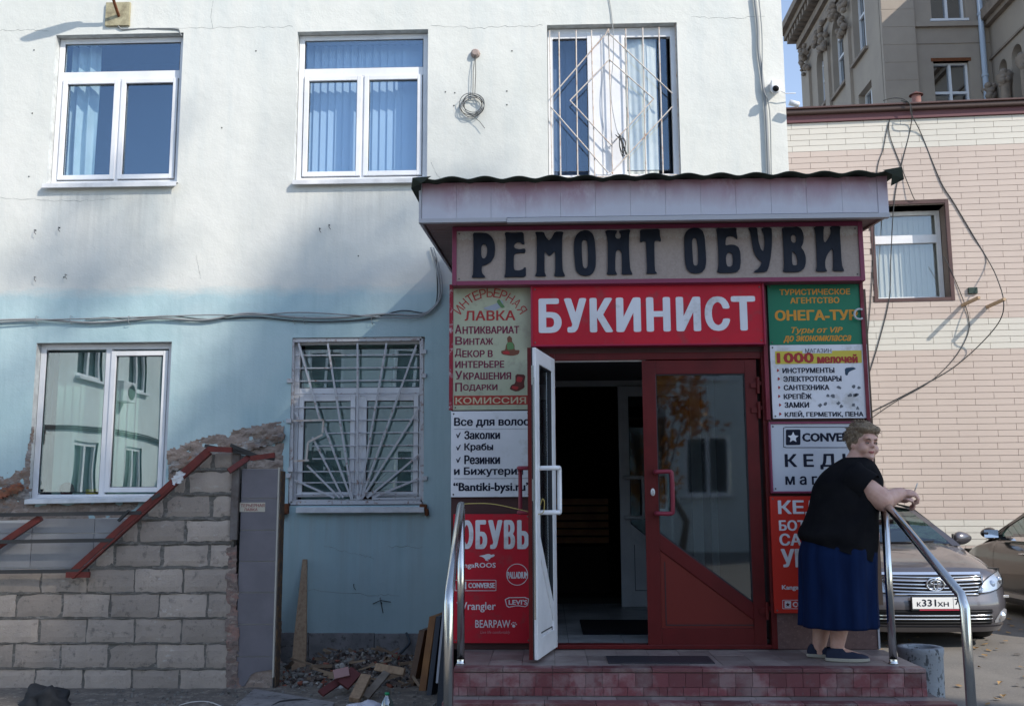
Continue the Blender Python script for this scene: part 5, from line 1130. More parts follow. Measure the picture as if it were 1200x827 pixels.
for (a_, b_) in ((983, 454), (1000, 453), (1006, 454), (970, 463), (976, 464), (996, 463), (1002, 463), (1004, 462), (961, 475), (967, 473), (983, 472), (986, 476), (1000, 474), (1005, 478)):
    k_ = [random.uniform(1.2, 3.2) for _ in range(8)]
    px_shape('tool_picture', [(a_ + k_[i] * math.cos(i * .785), b_ + k_[i] * .9 * math.sin(i * .785)) for i in range(8)], [], YG - .0012, M_gk, sg, .0006)
# --- converse кеды
sg, bb = board('shop_sign', (902, 494, 1022, 577.5), 'white framed sign with a star logo and КЕДЫ магазин behind the woman', mat('pale_grey_vinyl', (.50, .52, .57), .4), M_purple, fw=.014)
outline((918, 500, 1014, 524.5), .7, YG, M_ink, sg); px_shape('logo_square', [(921, 503.2), (938, 503), (938, 521), (921, 521.4)], [], YG - .0012, M_ink, sg, .0008, rn=.05); star(929.5, 512.4, 7.0, YG, M_white, sg)
ptext('CONVERSE', 940, 507, 1008, 517.2, YG, M_ink, sg, bold=.04, th=.0015); ptext('К Е Д Ы', 920, 531.5, 1005, 549.8, YG, M_ink, sg, bold=.03, th=.0015); ptext('м а г а з и н', 920.5, 557.5, 1012, 567.7, YG, M_ink, sg, bold=.02, th=.0015)
# --- red list
sg, bb = board('shop_sign', (905, 581, 1021, 718), 'orange-red shoe list sign low on the right pillar, partly hidden by the woman', mat('orange_red_vinyl', (.52, .030, .018), .5, spec=.25))
for s_, b4 in (('КЕДЫ', (912, 585.8, 985, 605)), ('БОТИНКИ', (913, 609, 990, 621.5)), ('САПОГИ', (913.5, 624.6, 990, 639)), ('УГГИ', (915.5, 642.6, 975, 664.3)), ('KangaROOS', (916.4, 685, 958, 692)), ('CONVERSE', (929, 704.6, 966, 711))):
    ptext(s_, *b4, YG, M_white, sg, bold=.03, th=.0015)
outline((917, 702.5, 970, 713), .5, YG, M_white, sg); px_shape('logo_square', [(919.5, 703.8), (927, 703.8), (927, 711.8), (919.5, 711.8)], [], YG - .0012, M_white, sg, .0006, rn=.05); star(923.2, 708, 3, YG, mat('dark_star', (.1, .02, .02), .5), sg)
# ================================================================== steps
M_st = None
def stepmat(nm, glaze, worn, lo, hi, rough=.5):
    m, t, b = nt(nm); b.inputs['Roughness'].default_value = rough
    g_ = N(t, 'ShaderNodeObjectInfo'); c = mixc(t, ramp(t, noi(t, 4.5, 6, .7, sc=(1, 1, 1.2)), lo, hi), glaze, worn); c = mixc(t, ramp(t, noi(t, 25, 5, .7), .6, .68, 0, .6), c, (.14, .12, .12))
    hv = N(t, 'ShaderNodeHueSaturation'); t.links.new(ramp(t, g_.outputs['Random'], 0, 1, .7, 1.2), hv.inputs['Value']); t.links.new(c, hv.inputs['Color']); t.links.new(hv.outputs[0], b.inputs['Base Color']); bumpn(t, b, noi(t, 40, 5, .6), .3, .006); return m
M_riser = stepmat('worn_red_glaze', (.16, .042, .050), (.235, .145, .148), .48, .62); M_tread = stepmat('worn_tread_tile', (.20, .155, .145), (.28, .235, .215), .40, .6); M_nose = stepmat('red_nosing', (.15, .05, .055), (.26, .19, .18), .5, .65)
steps = thing('entrance_steps', ((px0 + px1) / 2, 6.5, 0), 'worn tiled platform and steps in dull red and grey-pink before the doorway', 'steps')
fx0, fx1 = atz(531, 783, PZ).x, atz(1083, 782, PZ).x
levels = [(PZ, 6.37, fx0, fx1), (PZ - .165, 6.15, fx0 - .05, fx1 + .09), (PZ - .32, 5.90, fx0 - .10, fx1 + .16)]
M_bed = mat('step_mortar', (.16, .14, .135), .9)
for k, (z, yf, a_, b_) in enumerate(levels):
    z0 = 0 if k == 2 else 0; MB().box(a_ + .012, b_ - .012, yf + .012, YW - .05 if k == 0 else levels[k - 1][1] + .3, -.01, z - .012 - (.001 * k)).build('core', M_bed, steps)
    h = z - (levels[k + 1][0] if k < 2 else 0)
    tw = .102; xx = a_; i = 0; rows = (.026, .5 * (h - .03), .5 * (h - .03))
    # nosing strip tiles (longer), then two rows of small riser tiles
    while xx < b_ - .01:
        x2 = min(xx + tw * (3 if True else 1), b_); MB().box(xx + .0015, x2 - .0015, yf - .006, yf + .10, z - .024, z).build('nosing_tile', M_nose, steps, bevel=.003); xx = x2
    r1 = z - .028; hs = (r1 - (z - h)) ; 
    for (za, zb, wt, off) in ((r1 - hs * .62, r1, tw, 0), (r1 - hs, r1 - hs * .62 - .0, tw * .5, .02)):
        xx = a_ - off; 
        while xx < b_ - .01:
            w_ = wt * (1 if wt > .08 else random.choice((1.0, 1.9, 1.1))); x2 = min(xx + w_, b_); x1_ = max(xx, a_)
            if x2 - x1_ > .012: MB().box(x1_ + .0012, x2 - .0012, yf, yf + .012, za + .0012, zb - .0012).build('riser_tile', M_riser, steps)
            xx = x2
    # side riser
    MB().box(b_ - .011, b_, yf + .012, levels[k][1] + .9 if k == 0 else levels[k - 1][1] + .2, z - h + .001, z - .025).build('side_tile', M_riser, steps); MB().box(a_, a_ + .011, yf + .012, levels[k][1] + .8 if k == 0 else levels[k - 1][1] + .2, z - h + .001, z - .025).build('side_tile', M_riser, steps)
    # treads
    yend = (YP + .0) if k == 0 else levels[k - 1][1] - .001
    yy = yf + .102; 
    while yy < yend - .01:
        y2 = min(yy + .21, yend); xx = a_
        while xx < b_ - .01:
            x2 = min(xx + .21, b_)
            MB().box(xx + .0015, x2 - .0015, yy + .0015, y2 - .0015, z - .010, z - .002 + random.uniform(-.0012, .0012)).build('tread_tile', M_tread, steps); xx = x2
        yy = y2
# metal grate let into the platform
p = [atz(713, 777, PZ), atz(838, 777, PZ), atz(833, 769, PZ), atz(712, 769, PZ)]
gt = MB().box(p[0].x, p[1].x, p[0].y, p[2].y, PZ - .002, PZ + .006); tag(gt.build('boot_scraper_plate', mat('dark_grate', (.035, .033, .04), .5, bump=.4, bs=60), bevel=.002), 'dark flat scraper plate let into the platform before the doors', 'scraper plate')
# ================================================================== handrails
def handrail(pxb, pxt, label, fx, extra=None):
    p = atz(pxb[0], pxb[1], PZ); top = Vector((p.x, p.y, Zp(pxt[0], pxt[1], p.y))); y2 = 5.45; bend = at(fx[0], fx[1], y2)
    t = thing('handrail', (p.x, p.y, PZ), label, 'handrail', 'stainless handrails flanking the steps')
    MB().tube([Vector((p.x, p.y, PZ)), Vector((top.x, p.y, top.z - .02))], .024, 20).build('post', M_steel, t, smooth=True)
    MB().lathe([(.0, .0), (.030, .0), (.030, .004), (.0255, .008), (.0255, .03)], (p.x, p.y, PZ), 20).build('post_collar', M_steel, t, smooth=True)
    back = [Vector((top.x, top.y + (extra or .0), top.z))] if extra else []
    P = back + [top + Vector((0, .0, 0)), top + Vector((0, -.05, -.01)), bend + Vector((0, .03, .03)), bend + Vector((0, .0, -.03)), Vector((bend.x, y2 - .0, 0.0))]
    MB().tube(P, .026, 20).build('rail', M_steel, t, smooth=True); return t, p, top, bend
HL = handrail((540, 777), (540, 592), 'left stainless steel handrail, in front of the red ОБУВЬ sign', (526, 700))
HR = handrail((1047, 777), (1044, 590), 'right stainless steel handrail that the woman leans on', (1130, 705), extra=.0)
tg = MB(); tg.tube(smoothpath([HL[2] + Vector((0, 0, .01)), at(575, 590, 6.6), at(610, 597, 6.6), at(634, 602, 6.58), at(638, 590, 6.56), at(636, 584, 6.56), at(633, 592, 6.56)], 5), .0028, 5)
tag(tg.build('yellow_string', mat('yellow_string', (.45, .36, .12), .8), smooth=True), 'thin yellow string tying the open door to the left handrail', 'string')
# concrete urn
p = at(1081, 756, 7.3); ub = Vector((p.x, 7.35, 0)); ur = (X(1107, 770, 7.35) - X(1056, 770, 7.35)) / 2; uh = Zp(1081, 757, 7.35) + .0
M_urn = None
m, t, b = nt('speckled_grey_paint'); b.inputs['Roughness'].default_value = .8
c = mixc(t, ramp(t, noi(t, 22, 4, .65, sc=(1, 1, .6)), .555, .58), (.27, .29, .31), (.05, .055, .06)); c = mixc(t, ramp(t, noi(t, 2.5, 4, .6), .4, .7, 0, .6), c, (.20, .21, .22)); t.links.new(c, b.inputs['Base Color']); bumpn(t, b, noi(t, 50, 5), .4, .008)
q = MB(); q.lathe([(ur * .92, 0), (ur * .94, .05), (ur * .97, uh * .5), (ur * .985, uh - .06), (ur * 1.03, uh - .035), (ur * 1.03, uh - .008), (ur * 1.0, uh), (ur * .68, uh), (ur * .64, uh - .01), (ur * .63, uh - .3), (0, uh - .3)], tuple(ub), 40)
tag(q.build('concrete_urn', m, smooth=True), 'speckled grey concrete litter urn standing right of the steps', 'litter bin')
# ================================================================== right wing clad with long tiles
def plane_at(px, py, O, rz):              # pixel -> (u, z) on a vertical plane through O turned by rz about z
    d = ray(px, py); n_ = Vector((-math.sin(rz), math.cos(rz), 0)); u_ = Vector((math.cos(rz), math.sin(rz), 0)); c0 = Vector((0, 0, CAMZ))
    t_ = (Vector(O) - c0).dot(n_) / d.dot(n_); p = c0 + d * t_; return (p - Vector(O)).dot(u_), p.z
OW = (3.93, 16.28, 0.0); RW = R(-3.8)
W_ = lambda px, py: plane_at(px, py, OW, RW)
wing = thing('tiled_wing', OW, 'lower wing of the building faced with long pinkish and cream tiles, behind the cars', 'building', rz=RW)
uL, uR = -3.0, 14.0
zr = W_(1060, 124.5)[1]; z1_ = W_(1060, 132)[1]; z2_ = W_(1060, 140)[1]
wu0, wz0 = W_(1029, 351); wu1, wz1 = W_(1108, 239); wu0 = min(wu0, W_(1029, 300)[0])
M_core = mat('wing_render', (.30, .24, .21), .9)
dpt = .40
for s_ in ((uL, wu0, 0, z2_), (wu1, uR, 0, z2_), (wu0, wu1, 0, wz0), (wu0, wu1, wz1, z2_)): MB().box(s_[0], s_[1], .0, .5, s_[2], s_[3]).build('wall', M_core, wing, local=True)
M_bronze = mat('brown_metal_flashing', (.10, .055, .05), .45, c2=(.08, .045, .042), vs=3); M_bronzed = mat('dark_brown_gutter', (.07, .045, .038), .4)
MB().box(uL, uR, -.06, .02, z2_, z1_).build('fascia', mat('plum_brown_fascia', (.13, .055, .06), .5), wing, local=True); MB().box(uL, uR, -.14, .5, z1_ + .002, zr - .03).build('gutter', M_bronzed, wing, local=True, bevel=.02); MB().box(uL, uR, -.17, 9, zr - .03, zr).build('roof_edge', M_bronze, wing, local=True, bevel=.006)
M_tp = mat('pink_beige_tile', (.53, .435, .375), .45, c2=(.49, .40, .345), vs=.5, rnd=.022); M_tc = mat('cream_tile', (.60, .56, .49), .45, c2=(.56, .525, .46), vs=.5, rnd=.022)
PI_, TL, TH = .1, .595, .093
cream = [(W_(1060, 408)[1], W_(1060, 373)[1]), (W_(1060, 174)[1], 99), (W_(1060, 641)[1], W_(1060, 607)[1])]
tme = {}
for k_, m_ in (('p', M_tp), ('c', M_tc)): tme[k_] = MB().box(0, TL - .006, -.018, 0, 0, TH).mesh('tile', m_)
cnt = 0; rest = {'p': MB(), 'c': MB()}; z = z2_ - PI_; row = 0; allt = []
ox = {0: 0, 1: .30, 2: .02, 3: .31}
while z > .1:
    zc = z + .05; key = 'c' if any(a_ < zc < b_ for a_, b_ in cream) else 'p'; u = -.35 - ox[row % 4]
    while u < 6.2:
        a_, b_ = u, u + TL - .006
        segs = [(a_, b_)]
        if zc > wz0 - .05 and zc < wz1 + .05: segs = [(x0, x1) for x0, x1 in ((a_, min(b_, wu0 - .06)), (max(a_, wu1 + .04), b_)) if x1 - x0 > .03]
        for x0, x1 in segs: allt.append((x0, x1, z, key))
        u += TL
    z -= PI_; row += 1
allt.sort(key=lambda q_: (q_[1] < .0, q_[0] > 5.4, -q_[2] if q_[2] > 1.0 else 99))
for i, (x0, x1, z, key) in enumerate(allt):
    if i < 300: o = inst('tile', tme[key], (x0, 0, z), wing, local=True, sc=((x1 - x0) / (TL - .006), 1, 1))
    else: rest[key].box(x0, x1, -.018, 0, z, z + TH)
for key, m_ in (('p', M_tp), ('c', M_tc)): tag(rest[key].build('tile_field', m_, wing, local=True), kind='stuff')
# window of the wing
q = MB(); rectframe(q, wu0 - .06, wu1 + .04, wz0 - .05, wz1 + .07, .06, -.03, .03); wf = q.build('window', M_bronze, wing, local=True, bevel=.004)
q = MB(); q.quad((wu1, 0, wz0), (wu1, dpt, wz0), (wu1, dpt, wz1), (wu1, 0, wz1)); q.quad((wu0, 0, wz0), (wu0, 0, wz1), (wu0, dpt, wz1), (wu0, dpt, wz0)); q.quad((wu0, 0, wz1), (wu1, 0, wz1), (wu1, dpt, wz1), (wu0, dpt, wz1)); q.quad((wu0, 0, wz0), (wu0, dpt, wz0), (wu1, dpt, wz0), (wu1, 0, wz0)); q.v = [(v[0], v[1] + .031 if v[1] == 0 else v[1], v[2]) for v in q.v]
q.build('reveal', mat('brown_reveal', (.09, .06, .055), .6), wf, local=True, recalc=False)
q = MB(); rectframe(q, wu0 + .01, wu1 - .01, wz0 + .02, wz1 - .02, .07, dpt - .1, dpt - .03); tz = W_(1070, 275)[1]; q.box(wu0 + .08, wu1 - .08, dpt - .101, dpt - .03, tz - .07, tz + .07); q.build('frame', M_pvc, wf, local=True, bevel=.004)
MB().box(wu0 + .08, wu1 - .08, dpt - .06, dpt - .05, wz0 + .09, wz1 - .09).build('pane', glassmat('wing_glass', (.85, .86, .84), .10), wf, local=True)
q = MB(); q.box(wu0 - .3, wu1 + .3, dpt + .3, dpt + .34, wz0 - .2, wz1 + .2); q.build('room_back', mat('pale_room', (.45, .45, .43), .9), wf, local=True)
vb = thing('vertical_blind', tuple(wing.matrix_world.to_translation()), 'cream vertical blind drawn behind the window of the tiled wing', 'blind', rz=RW); vb.location = OW
me = MB().box(-.048, .048, -.001, .001, 0, wz1 - wz0 - .04).mesh('slat', mat('cream_blind', (.72, .70, .66), .8))
for i in range(int((wu1 - wu0 - .14) / .085)): inst('slat', me, (wu0 + .12 + i * .085, dpt + .03, wz0 + .02), vb, rot=(0, 0, .3), local=True)
# pegs and a socket box on the tiled wall
def wl_(u, y, z_):      # wing local -> world
    return Matrix.Translation(OW) @ Matrix.Rotation(RW, 4, 'Z') @ Vector((u, y, z_))
M_wr = mat('raw_batten', (.40, .28, .18), .8)
for (px_, py_), lb in (((1147, 350), 'left wooden peg sticking out of the tiled wall'), ((1176, 352), 'right wooden peg sticking out of the tiled wall, tied with cable')):
    u, z_ = W_(px_ - 20, py_ + 8); e = MB().bar(wl_(u, .0, z_), wl_(u + .10, -.50, z_ + .03), .045, .045, (0, 0, 1))
    tag(e.build('wooden_peg', M_wr, bevel=.003), lb, 'peg')
u, z_ = W_(1139, 341); e = MB(); e.box(-.07, .07, -.06, -.02, -.05, .05); e.v = [tuple(wl_(u + v[0], v[1], z_ + v[2])) for v in e.v]; tag(e.build('socket_box', mat('black_green_box', (.03, .05, .04), .5), bevel=.004), 'small dark socket box above the left wooden peg', 'socket box')
def wcable(name, pts, r, label):
    P = []
    for q_ in pts:
        u, z_ = W_(q_[0], q_[1]); off = q_[2] if len(q_) > 2 else -.06
        # keep the seen position while standing off the wall
        d = ray(q_[0], q_[1]); c0 = Vector((0, 0, CAMZ)); n_ = Vector((-math.sin(RW), math.cos(RW), 0)); t_ = ((Vector(OW) + n_ * off) - c0).dot(n_) / d.dot(n_); P.append(c0 + d * t_)
    return tag(MB().tube(smoothpath(P, 5), r, 6).build(name, M_wire, smooth=True), label, 'cable', 'loose cables over the tiled wing')
wcable('loose_cable', [(1056, 118, -.17), (1066, 122, -.19), (1068, 134, -.19), (1080, 158, -.03), (1102, 212, -.03), (1118, 238, -.03), (1140, 275, -.03), (1158, 305, -.04), (1168, 325, -.3), (1176, 352, -.48), (1172, 375, -.35), (1150, 402, -.17), (1118, 430, -.03), (1084, 450, -.03), (1050, 468, -.03), (1018, 484, -.03)], .009, 'longest black cable arcing from the roof edge out to the right peg')
wcable('loose_cable', [(1035, 118, -.17), (1048, 115, -.17), (1060, 117, -.19), (1068, 126, -.19), (1067, 150, -.03), (1056, 195, -.03), (1048, 235, -.03), (1044, 300, -.03), (1042, 350, -.03), (1030, 400, -.03), (1019, 436, -.03)], .008, 'black cable dropping almost straight from the roof edge past the wing window')
wcable('loose_cable', [(1046, 134, -.03), (1042, 142, -.03), (1043, 160, -.03), (1056, 195, -.03), (1069, 228, -.08), (1072, 234, -.05)], .007, 'short black cable crossing to the top of the wing window')
wcable('loose_cable', [(1046, 134, -.03), (1041, 145, -.03), (1035, 175, -.03), (1027, 208, -.03), (1022, 330, -.03), (1014, 420, -.03)], .0065, 'thin black cable running behind the awning corner')
wcable('loose_cable', [(1106, 300, -.05), (1118, 325, -.03), (1129, 352, -.04), (1135, 372, -.03), (1134, 392, -.03), (1118, 420, -.03), (1090, 447, -.03), (1050, 470, -.03), (1018, 492, -.03)], .0065, 'thin cable curving below the left peg back to the porch corner')
# stovepipe on the roof
u, z_ = W_(1088, 124); pb = wl_(u, .6, zr)
sp = thing('stovepipe', tuple(pb), 'short rusty pink stovepipe with a conical cap on the wing roof', 'chimney pipe')
MB().lathe([(.075, -.05), (.075, .42)], tuple(pb), 18).build('pipe', mat('rusty_pink_pipe', (.30, .15, .13), .7, c2=(.20, .09, .07), vs=9), sp, smooth=True)
MB().lathe([(0, .50), (.115, .43), (.12, .42), (.0, .415)], tuple(pb), 18).build('cap', mat('rusty_cap', (.13, .06, .05), .7), sp, smooth=False)
# ================================================================== neoclassical building behind
M_neo = mat('grey_beige_stucco', (.36, .31, .26), .85, c2=(.32, .275, .235), vs=.6, bump=.1, bs=8); M_neod = mat('weathered_stone_trim', (.28, .23, .19), .85, c2=(.20, .17, .145), vs=2)
M_gfar = glassmat('far_glass', (.16, .18, .20), .35); M_white_f = mat('far_white_frame', (.70, .72, .76), .5)
YN = 46.0; xA = at(1033, 60, YN).x; xB = at(1161, 60, YN).x; ZN = 34
neo = thing('neoclassical_building', (xA, YN, 0), 'tall grey-beige neoclassical apartment house with arched windows rising behind the wing', 'building')
def T_front(x, y, z_): return Vector((x, YN + y, z_))                         # plane facing -y
def T_left(XX): return lambda s_, d_, z_: Vector((XX + d_, s_, z_))            # plane facing -x ; s along y
def fac(T, s0, s1, z0, z1, holes, depth, nm='wall'):
    m_ = MB(); rv_ = MB(); ss = sorted(set([s0, s1] + [h[0] for h in holes] + [h[1] for h in holes])); zs = sorted(set([z0, z1] + [h[2] for h in holes] + [h[3] for h in holes]))
    for i in range(len(ss) - 1):
        for j in range(len(zs) - 1):
            cs, cz = (ss[i] + ss[i + 1]) / 2, (zs[j] + zs[j + 1]) / 2
            if any(h[0] < cs < h[1] and h[2] < cz < h[3] for h in holes): continue
            m_.quad(T(ss[i], 0, zs[j]), T(ss[i + 1], 0, zs[j]), T(ss[i + 1], 0, zs[j + 1]), T(ss[i], 0, zs[j + 1]))
    for a_, b_, c_, d_ in holes:
        m_.quad(T(a_, 0, c_), T(a_, 0, d_), T(a_, depth, d_), T(a_, depth, c_)); m_.quad(T(b_, 0, c_), T(b_, depth, c_), T(b_, depth, d_), T(b_, 0, d_)); m_.quad(T(a_, 0, d_), T(b_, 0, d_), T(b_, depth, d_), T(a_, depth, d_)); m_.quad(T(a_, 0, c_), T(a_, depth, c_), T(b_, depth, c_), T(b_, 0, c_))
    m_.build(nm, M_neo, neo, recalc=False)
def fwin(T, h, depth, arch=False, nx=1, cross=.62):
    a_, b_, c_, d_ = h
    def bx2(m_, s0, s1, y0, y1, z0, z1):
        P = [T(s0, y0, z0), T(s1, y0, z0), T(s1, y1, z0), T(s0, y1, z0), T(s0, y0, z1), T(s1, y0, z1), T(s1, y1, z1), T(s0, y1, z1)]
        m_.add(P, [(0, 3, 2, 1), (4, 5, 6, 7), (0, 1, 5, 4), (1, 2, 6, 5), (2, 3, 7, 6), (3, 0, 4, 7)])
    f = MB(); w = .09; y0, y1 = depth - .1, depth
    bx2(f, a_, a_ + w, y0, y1, c_, d_); bx2(f, b_ - w, b_, y0, y1, c_, d_); bx2(f, a_ + w, b_ - w, y0, y1, c_, c_ + w); bx2(f, a_ + w, b_ - w, y0, y1, d_ - w, d_)
    bx2(f, (a_ + b_) / 2 - .06, (a_ + b_) / 2 + .06, y0 - .01, y1, c_ + w, d_ - w)
    for zz in ([c_ + (d_ - c_) * cross] if not arch else [c_ + (d_ - c_) * .5, c_ + (d_ - c_) * .76]): bx2(f, a_ + w, b_ - w, y0 - .005, y1, zz - .06, zz + .06)
    wd = f.build('window', M_white_f, neo)
    p_ = MB(); bx2(p_, a_, b_, y1 + .01, y1 + .03, c_, d_); p_.build('pane', M_gfar, wd)
    b2 = MB(); bx2(b2, a_ - .3, b_ + .3, y1 + .5, y1 + .6, c_ - .3, d_ + .3); b2.build('room_back', M_room, wd)
    return bx2, wd
def archfill(T, a_, b_, d_, dep):
    """spandrels that turn a square head into an arch"""
    m_ = MB(); r_ = (b_ - a_) / 2; c_ = (a_ + b_) / 2; n_ = 8
    for sgn in (-1, 1):
        for k in range(n_):
            t0, t1 = k / n_ * math.pi / 2, (k + 1) / n_ * math.pi / 2
            P0 = (c_ + sgn * r_ * math.cos(t0), d_ - r_ + r_ * math.sin(t0)); P1 = (c_ + sgn * r_ * math.cos(t1), d_ - r_ + r_ * math.sin(t1))
            m_.quad(T(P0[0], -.0, P0[1]), T(P1[0], -.0, P1[1]), T(P1[0], -.0, d_ + .01), T(P0[0], -.0, d_ + .01)); m_.quad(T(P0[0], -.0, P0[1]), T(P1[0], -.0, P1[1]), T(P1[0], dep, P1[1]), T(P0[0], dep, P0[1]))
    m_.build('arch_spandrel', M_neo, neo, recalc=False)
# front plane
def F(px, py): p = at(px, py, YN); return p.x, p.z
hF = [(F(1091, 10)[0], F(1131, 10)[0], F(1110, 23)[1], F(1110, 23)[1] + 2.2), (F(1095, 95)[0], F(1137, 95)[0], F(1115, 72)[1] - 2.3, F(1115, 72)[1])]
fac(T_front, xA, xB, 0, ZN, hF, .35)
for h in hF:
    bx2, wd = fwin(T_front, h, .33, cross=.35 if h is hF[1] else .7)
    s_ = MB(); bx2(s_, h[0] - .1, h[1] + .1, -.12, .05, h[2] - .12, h[2]); s_.build('sill', M_white_f, wd)
s_ = MB(); bx2(s_, hF[1][0] - .1, hF[1][1] + .1, -.04, .2, hF[1][3], hF[1][3] + .16); s_.build('rusty_lintel', M_rust, neo)
for py_, hh, dd in ((28, .18, .16), (50, .05, .04)):
    z_ = F(1115, py_)[1]; s_ = MB(); bx2(s_, F(1071, py_)[0], xB, -dd, .05, z_ - hh, z_ + hh * .3); s_.build('string_course', M_neo, neo)
s_ = MB(); bx2(s_, xA - .0, F(1070, 30)[0], -.25, .05, 0, ZN); s_.build('corner_pier', M_neo, neo)
for k in range(16):      # faint rustication joints on the pier and the front
    z_ = 14 + k * .9; s_ = MB(); bx2(s_, xA + .02, F(1070, 30)[0] - .02, -.262, -.25, z_, z_ + .84); s_.build('rusticated_course', M_neo, neo)
dp = thing('drainpipe', (F(1150, 60)[0], YN - .2, 0), 'pale blue-grey drainpipe down the front of the neoclassical house', 'drainpipe')
q = MB(); q.tube([T_front(F(1150, 60)[0], -.2, 0), T_front(F(1150, 60)[0], -.2, ZN)], .13, 12); q.build('pipe', mat('blue_zinc', (.40, .47, .56), .4), dp, smooth=True)
for k in range(6): MB().lathe([(.15, 0), (.16, .03), (.16, .12), (.15, .15)], (F(1150, 60)[0], YN - .2, 12 + 3.1 * k), 12).build('joint', mat('blue_zinc', (.40, .47, .56), .4), dp)
# receding left facade (faces -x)
TLf = T_left(xA)
def G(px, py):           # pixel on plane x = xA -> (y, z)
    d = ray(px, py); t_ = xA / d.x; p = Vector((0, 0, CAMZ)) + d * t_; return p.y, p.z
yEnd = G(941, 100)[0]
wins = []
for (pa_, pb_, pt_, pbm_, arch) in ((1001, 1016, -25, 66, False), (975, 990, 14, 108, True), (956, 967, 54, 130, True), (1003, 1019, 106, 160, False)):
    ya, yb_ = G(pb_, 60)[0], G(pa_, 60)[0]; xm_ = (pa_ + pb_) / 2; wins.append((ya, yb_, G(xm_, pbm_)[1], G(xm_, pt_)[1], arch))
fac(TLf, YN, yEnd, 0, ZN, [w_[:4] for w_ in wins], .45)
for w_ in wins:
    bx2, wd = fwin(TLf, w_[:4], .43, arch=w_[4])
    if w_[4]: archfill(TLf, w_[0], w_[1], w_[3], .43)
    s_ = MB(); bx2(s_, w_[0] - .2, w_[1] + .2, -.18, .05, w_[2] - .15, w_[2]); s_.build('sill', M_neod, wd)
zc0 = G(937, 43)[1]
for k, (dz0, dz1, out) in enumerate(((-1.9, -1.3, .15), (-.9, -.45, .25), (0, .35, .85), (.352, .8, 1.15))):
    s_ = MB(); bx2(s_, YN - .3, yEnd + (.9 if k > 1 else .2), -out, .05, zc0 + dz0, zc0 + dz1); s_.build('cornice', M_neod, neo)
me = MB().box(-.75, 0, -.14, .14, -.40, 0).mesh('modillion', M_neod); yy = YN + .2
while yy < yEnd + .6: inst('modillion', me, (xA, yy, zc0), neo); yy += .62
s_ = MB(); bx2(s_, yEnd, yEnd + .3, 0, 8, 0, zc0 + .2); s_.build('end_wall', M_neo, neo)
MB().box(xA - 1.3, xB + 12, YN - .0, yEnd + 1.2, zc0 + .8, zc0 + .95)
# ornamental pilasters with leafy capitals between windows
def ornament(T, s_c, z0, w, h, seed, nm='capital'):
    rnd = random.Random(seed); m_ = MB()
    for k in range(26):
        c = T(s_c + rnd.uniform(-w, w), -.18 - rnd.uniform(0, .25), z0 + rnd.uniform(0, h)); r_ = rnd.uniform(.10, .22)
        b0 = len(m_.v); m_.lathe([(0, -r_), (r_ * .8, -r_ * .5), (r_, 0), (r_ * .8, r_ * .6), (0, r_)], tuple(c), 7)
    m_.build(nm, M_neod, neo, smooth=True)
for k, (pa_, pt_) in enumerate(((995, 4), (970, 30), (947, 60), (984, 8), (963, 44))):
    ys_ = G(pa_, 60)[0]; zt_ = G(pa_, pt_)[1] if k < 3 else G(pa_, pt_)[1]
    ornament(TLf, ys_, zt_ - (1.5 if k < 3 else .5), .5 if k < 3 else .25, 1.8 if k < 3 else .8, 40 + k)
    if k < 3: s_ = MB(); bx2(s_, ys_ - .4, ys_ + .4, -.16, .02, 0, zt_ - 1.3); s_.build('pilaster', M_neo, neo)
# right return facade (faces -x, comes towards the camera)
TRt = T_left(xB); Lr = 16.0
def H_(px, py): d = ray(px, py); t_ = xB / d.x; p = Vector((0, 0, CAMZ)) + d * t_; return p.y, p.z
hR = []
for (pa_, pb_, pt_) in ((1171, 1181, 69), (1187, 1200, 50)):
    ya, yb_ = H_(pb_, 90)[0], H_(pa_, 90)[0]; hR.append((ya, yb_, H_((pa_ + pb_) / 2, 140)[1], H_((pa_ + pb_) / 2, pt_)[1]))
y3 = hR[1][0] - 2.6; hR.append((y3, y3 + hR[0][1] - hR[0][0] + .4, hR[0][2], hR[0][3]))
# height so that the sun leaves only the upper left of the front lit
xl1, zl1 = F(1036, 26); HR_ = zl1 + (xB - xl1) * 1.1 / 1.2
fac(TRt, YN - Lr, YN, 0, HR_, hR, .7)
for h in hR:
    bx2, wd = fwin(TRt, h, .68, arch=False); archfill(TRt, h[0], h[1], h[3], .6)
for i in range(2):
    yc_ = (hR[i][0] + hR[i + 1][1]) / 2; zc_ = min(hR[0][3], hR[1][3]) - 1.0
    MB().lathe([(.22, 0), (.22, 4.2), (.34, 4.5), (.40, 4.75)], (xB - .25, yc_, zc_ - 4.8), 14).build('column', M_neod, neo, smooth=True); ornament(TRt, yc_, zc_ - .5, .25, .6, 70 + i)
ornament(TRt, hR[0][1] + .4, hR[0][3] - 1.6, .2, .7, 77)
for (pa_, py_), hh, out in (((1163, 22), .5, .5), ((1163, 28), .25, .25), ((1167, 66), .10, .1)):
    z_ = H_(pa_, py_)[1]; s_ = MB(); bx2(s_, YN - Lr, YN, -out, .05, z_, z_ + hh); s_.build('cornice', M_neod, neo)
MB().box(xB, xB + 14, YN - Lr, YN - Lr + .3, 0, HR_).build('end_wall', M_neo, neo); MB().box(xB + .01, xB + 14, YN - Lr + .3, YN + 10, HR_ - .3, HR_ - .01).build('roof', M_neod, neo)
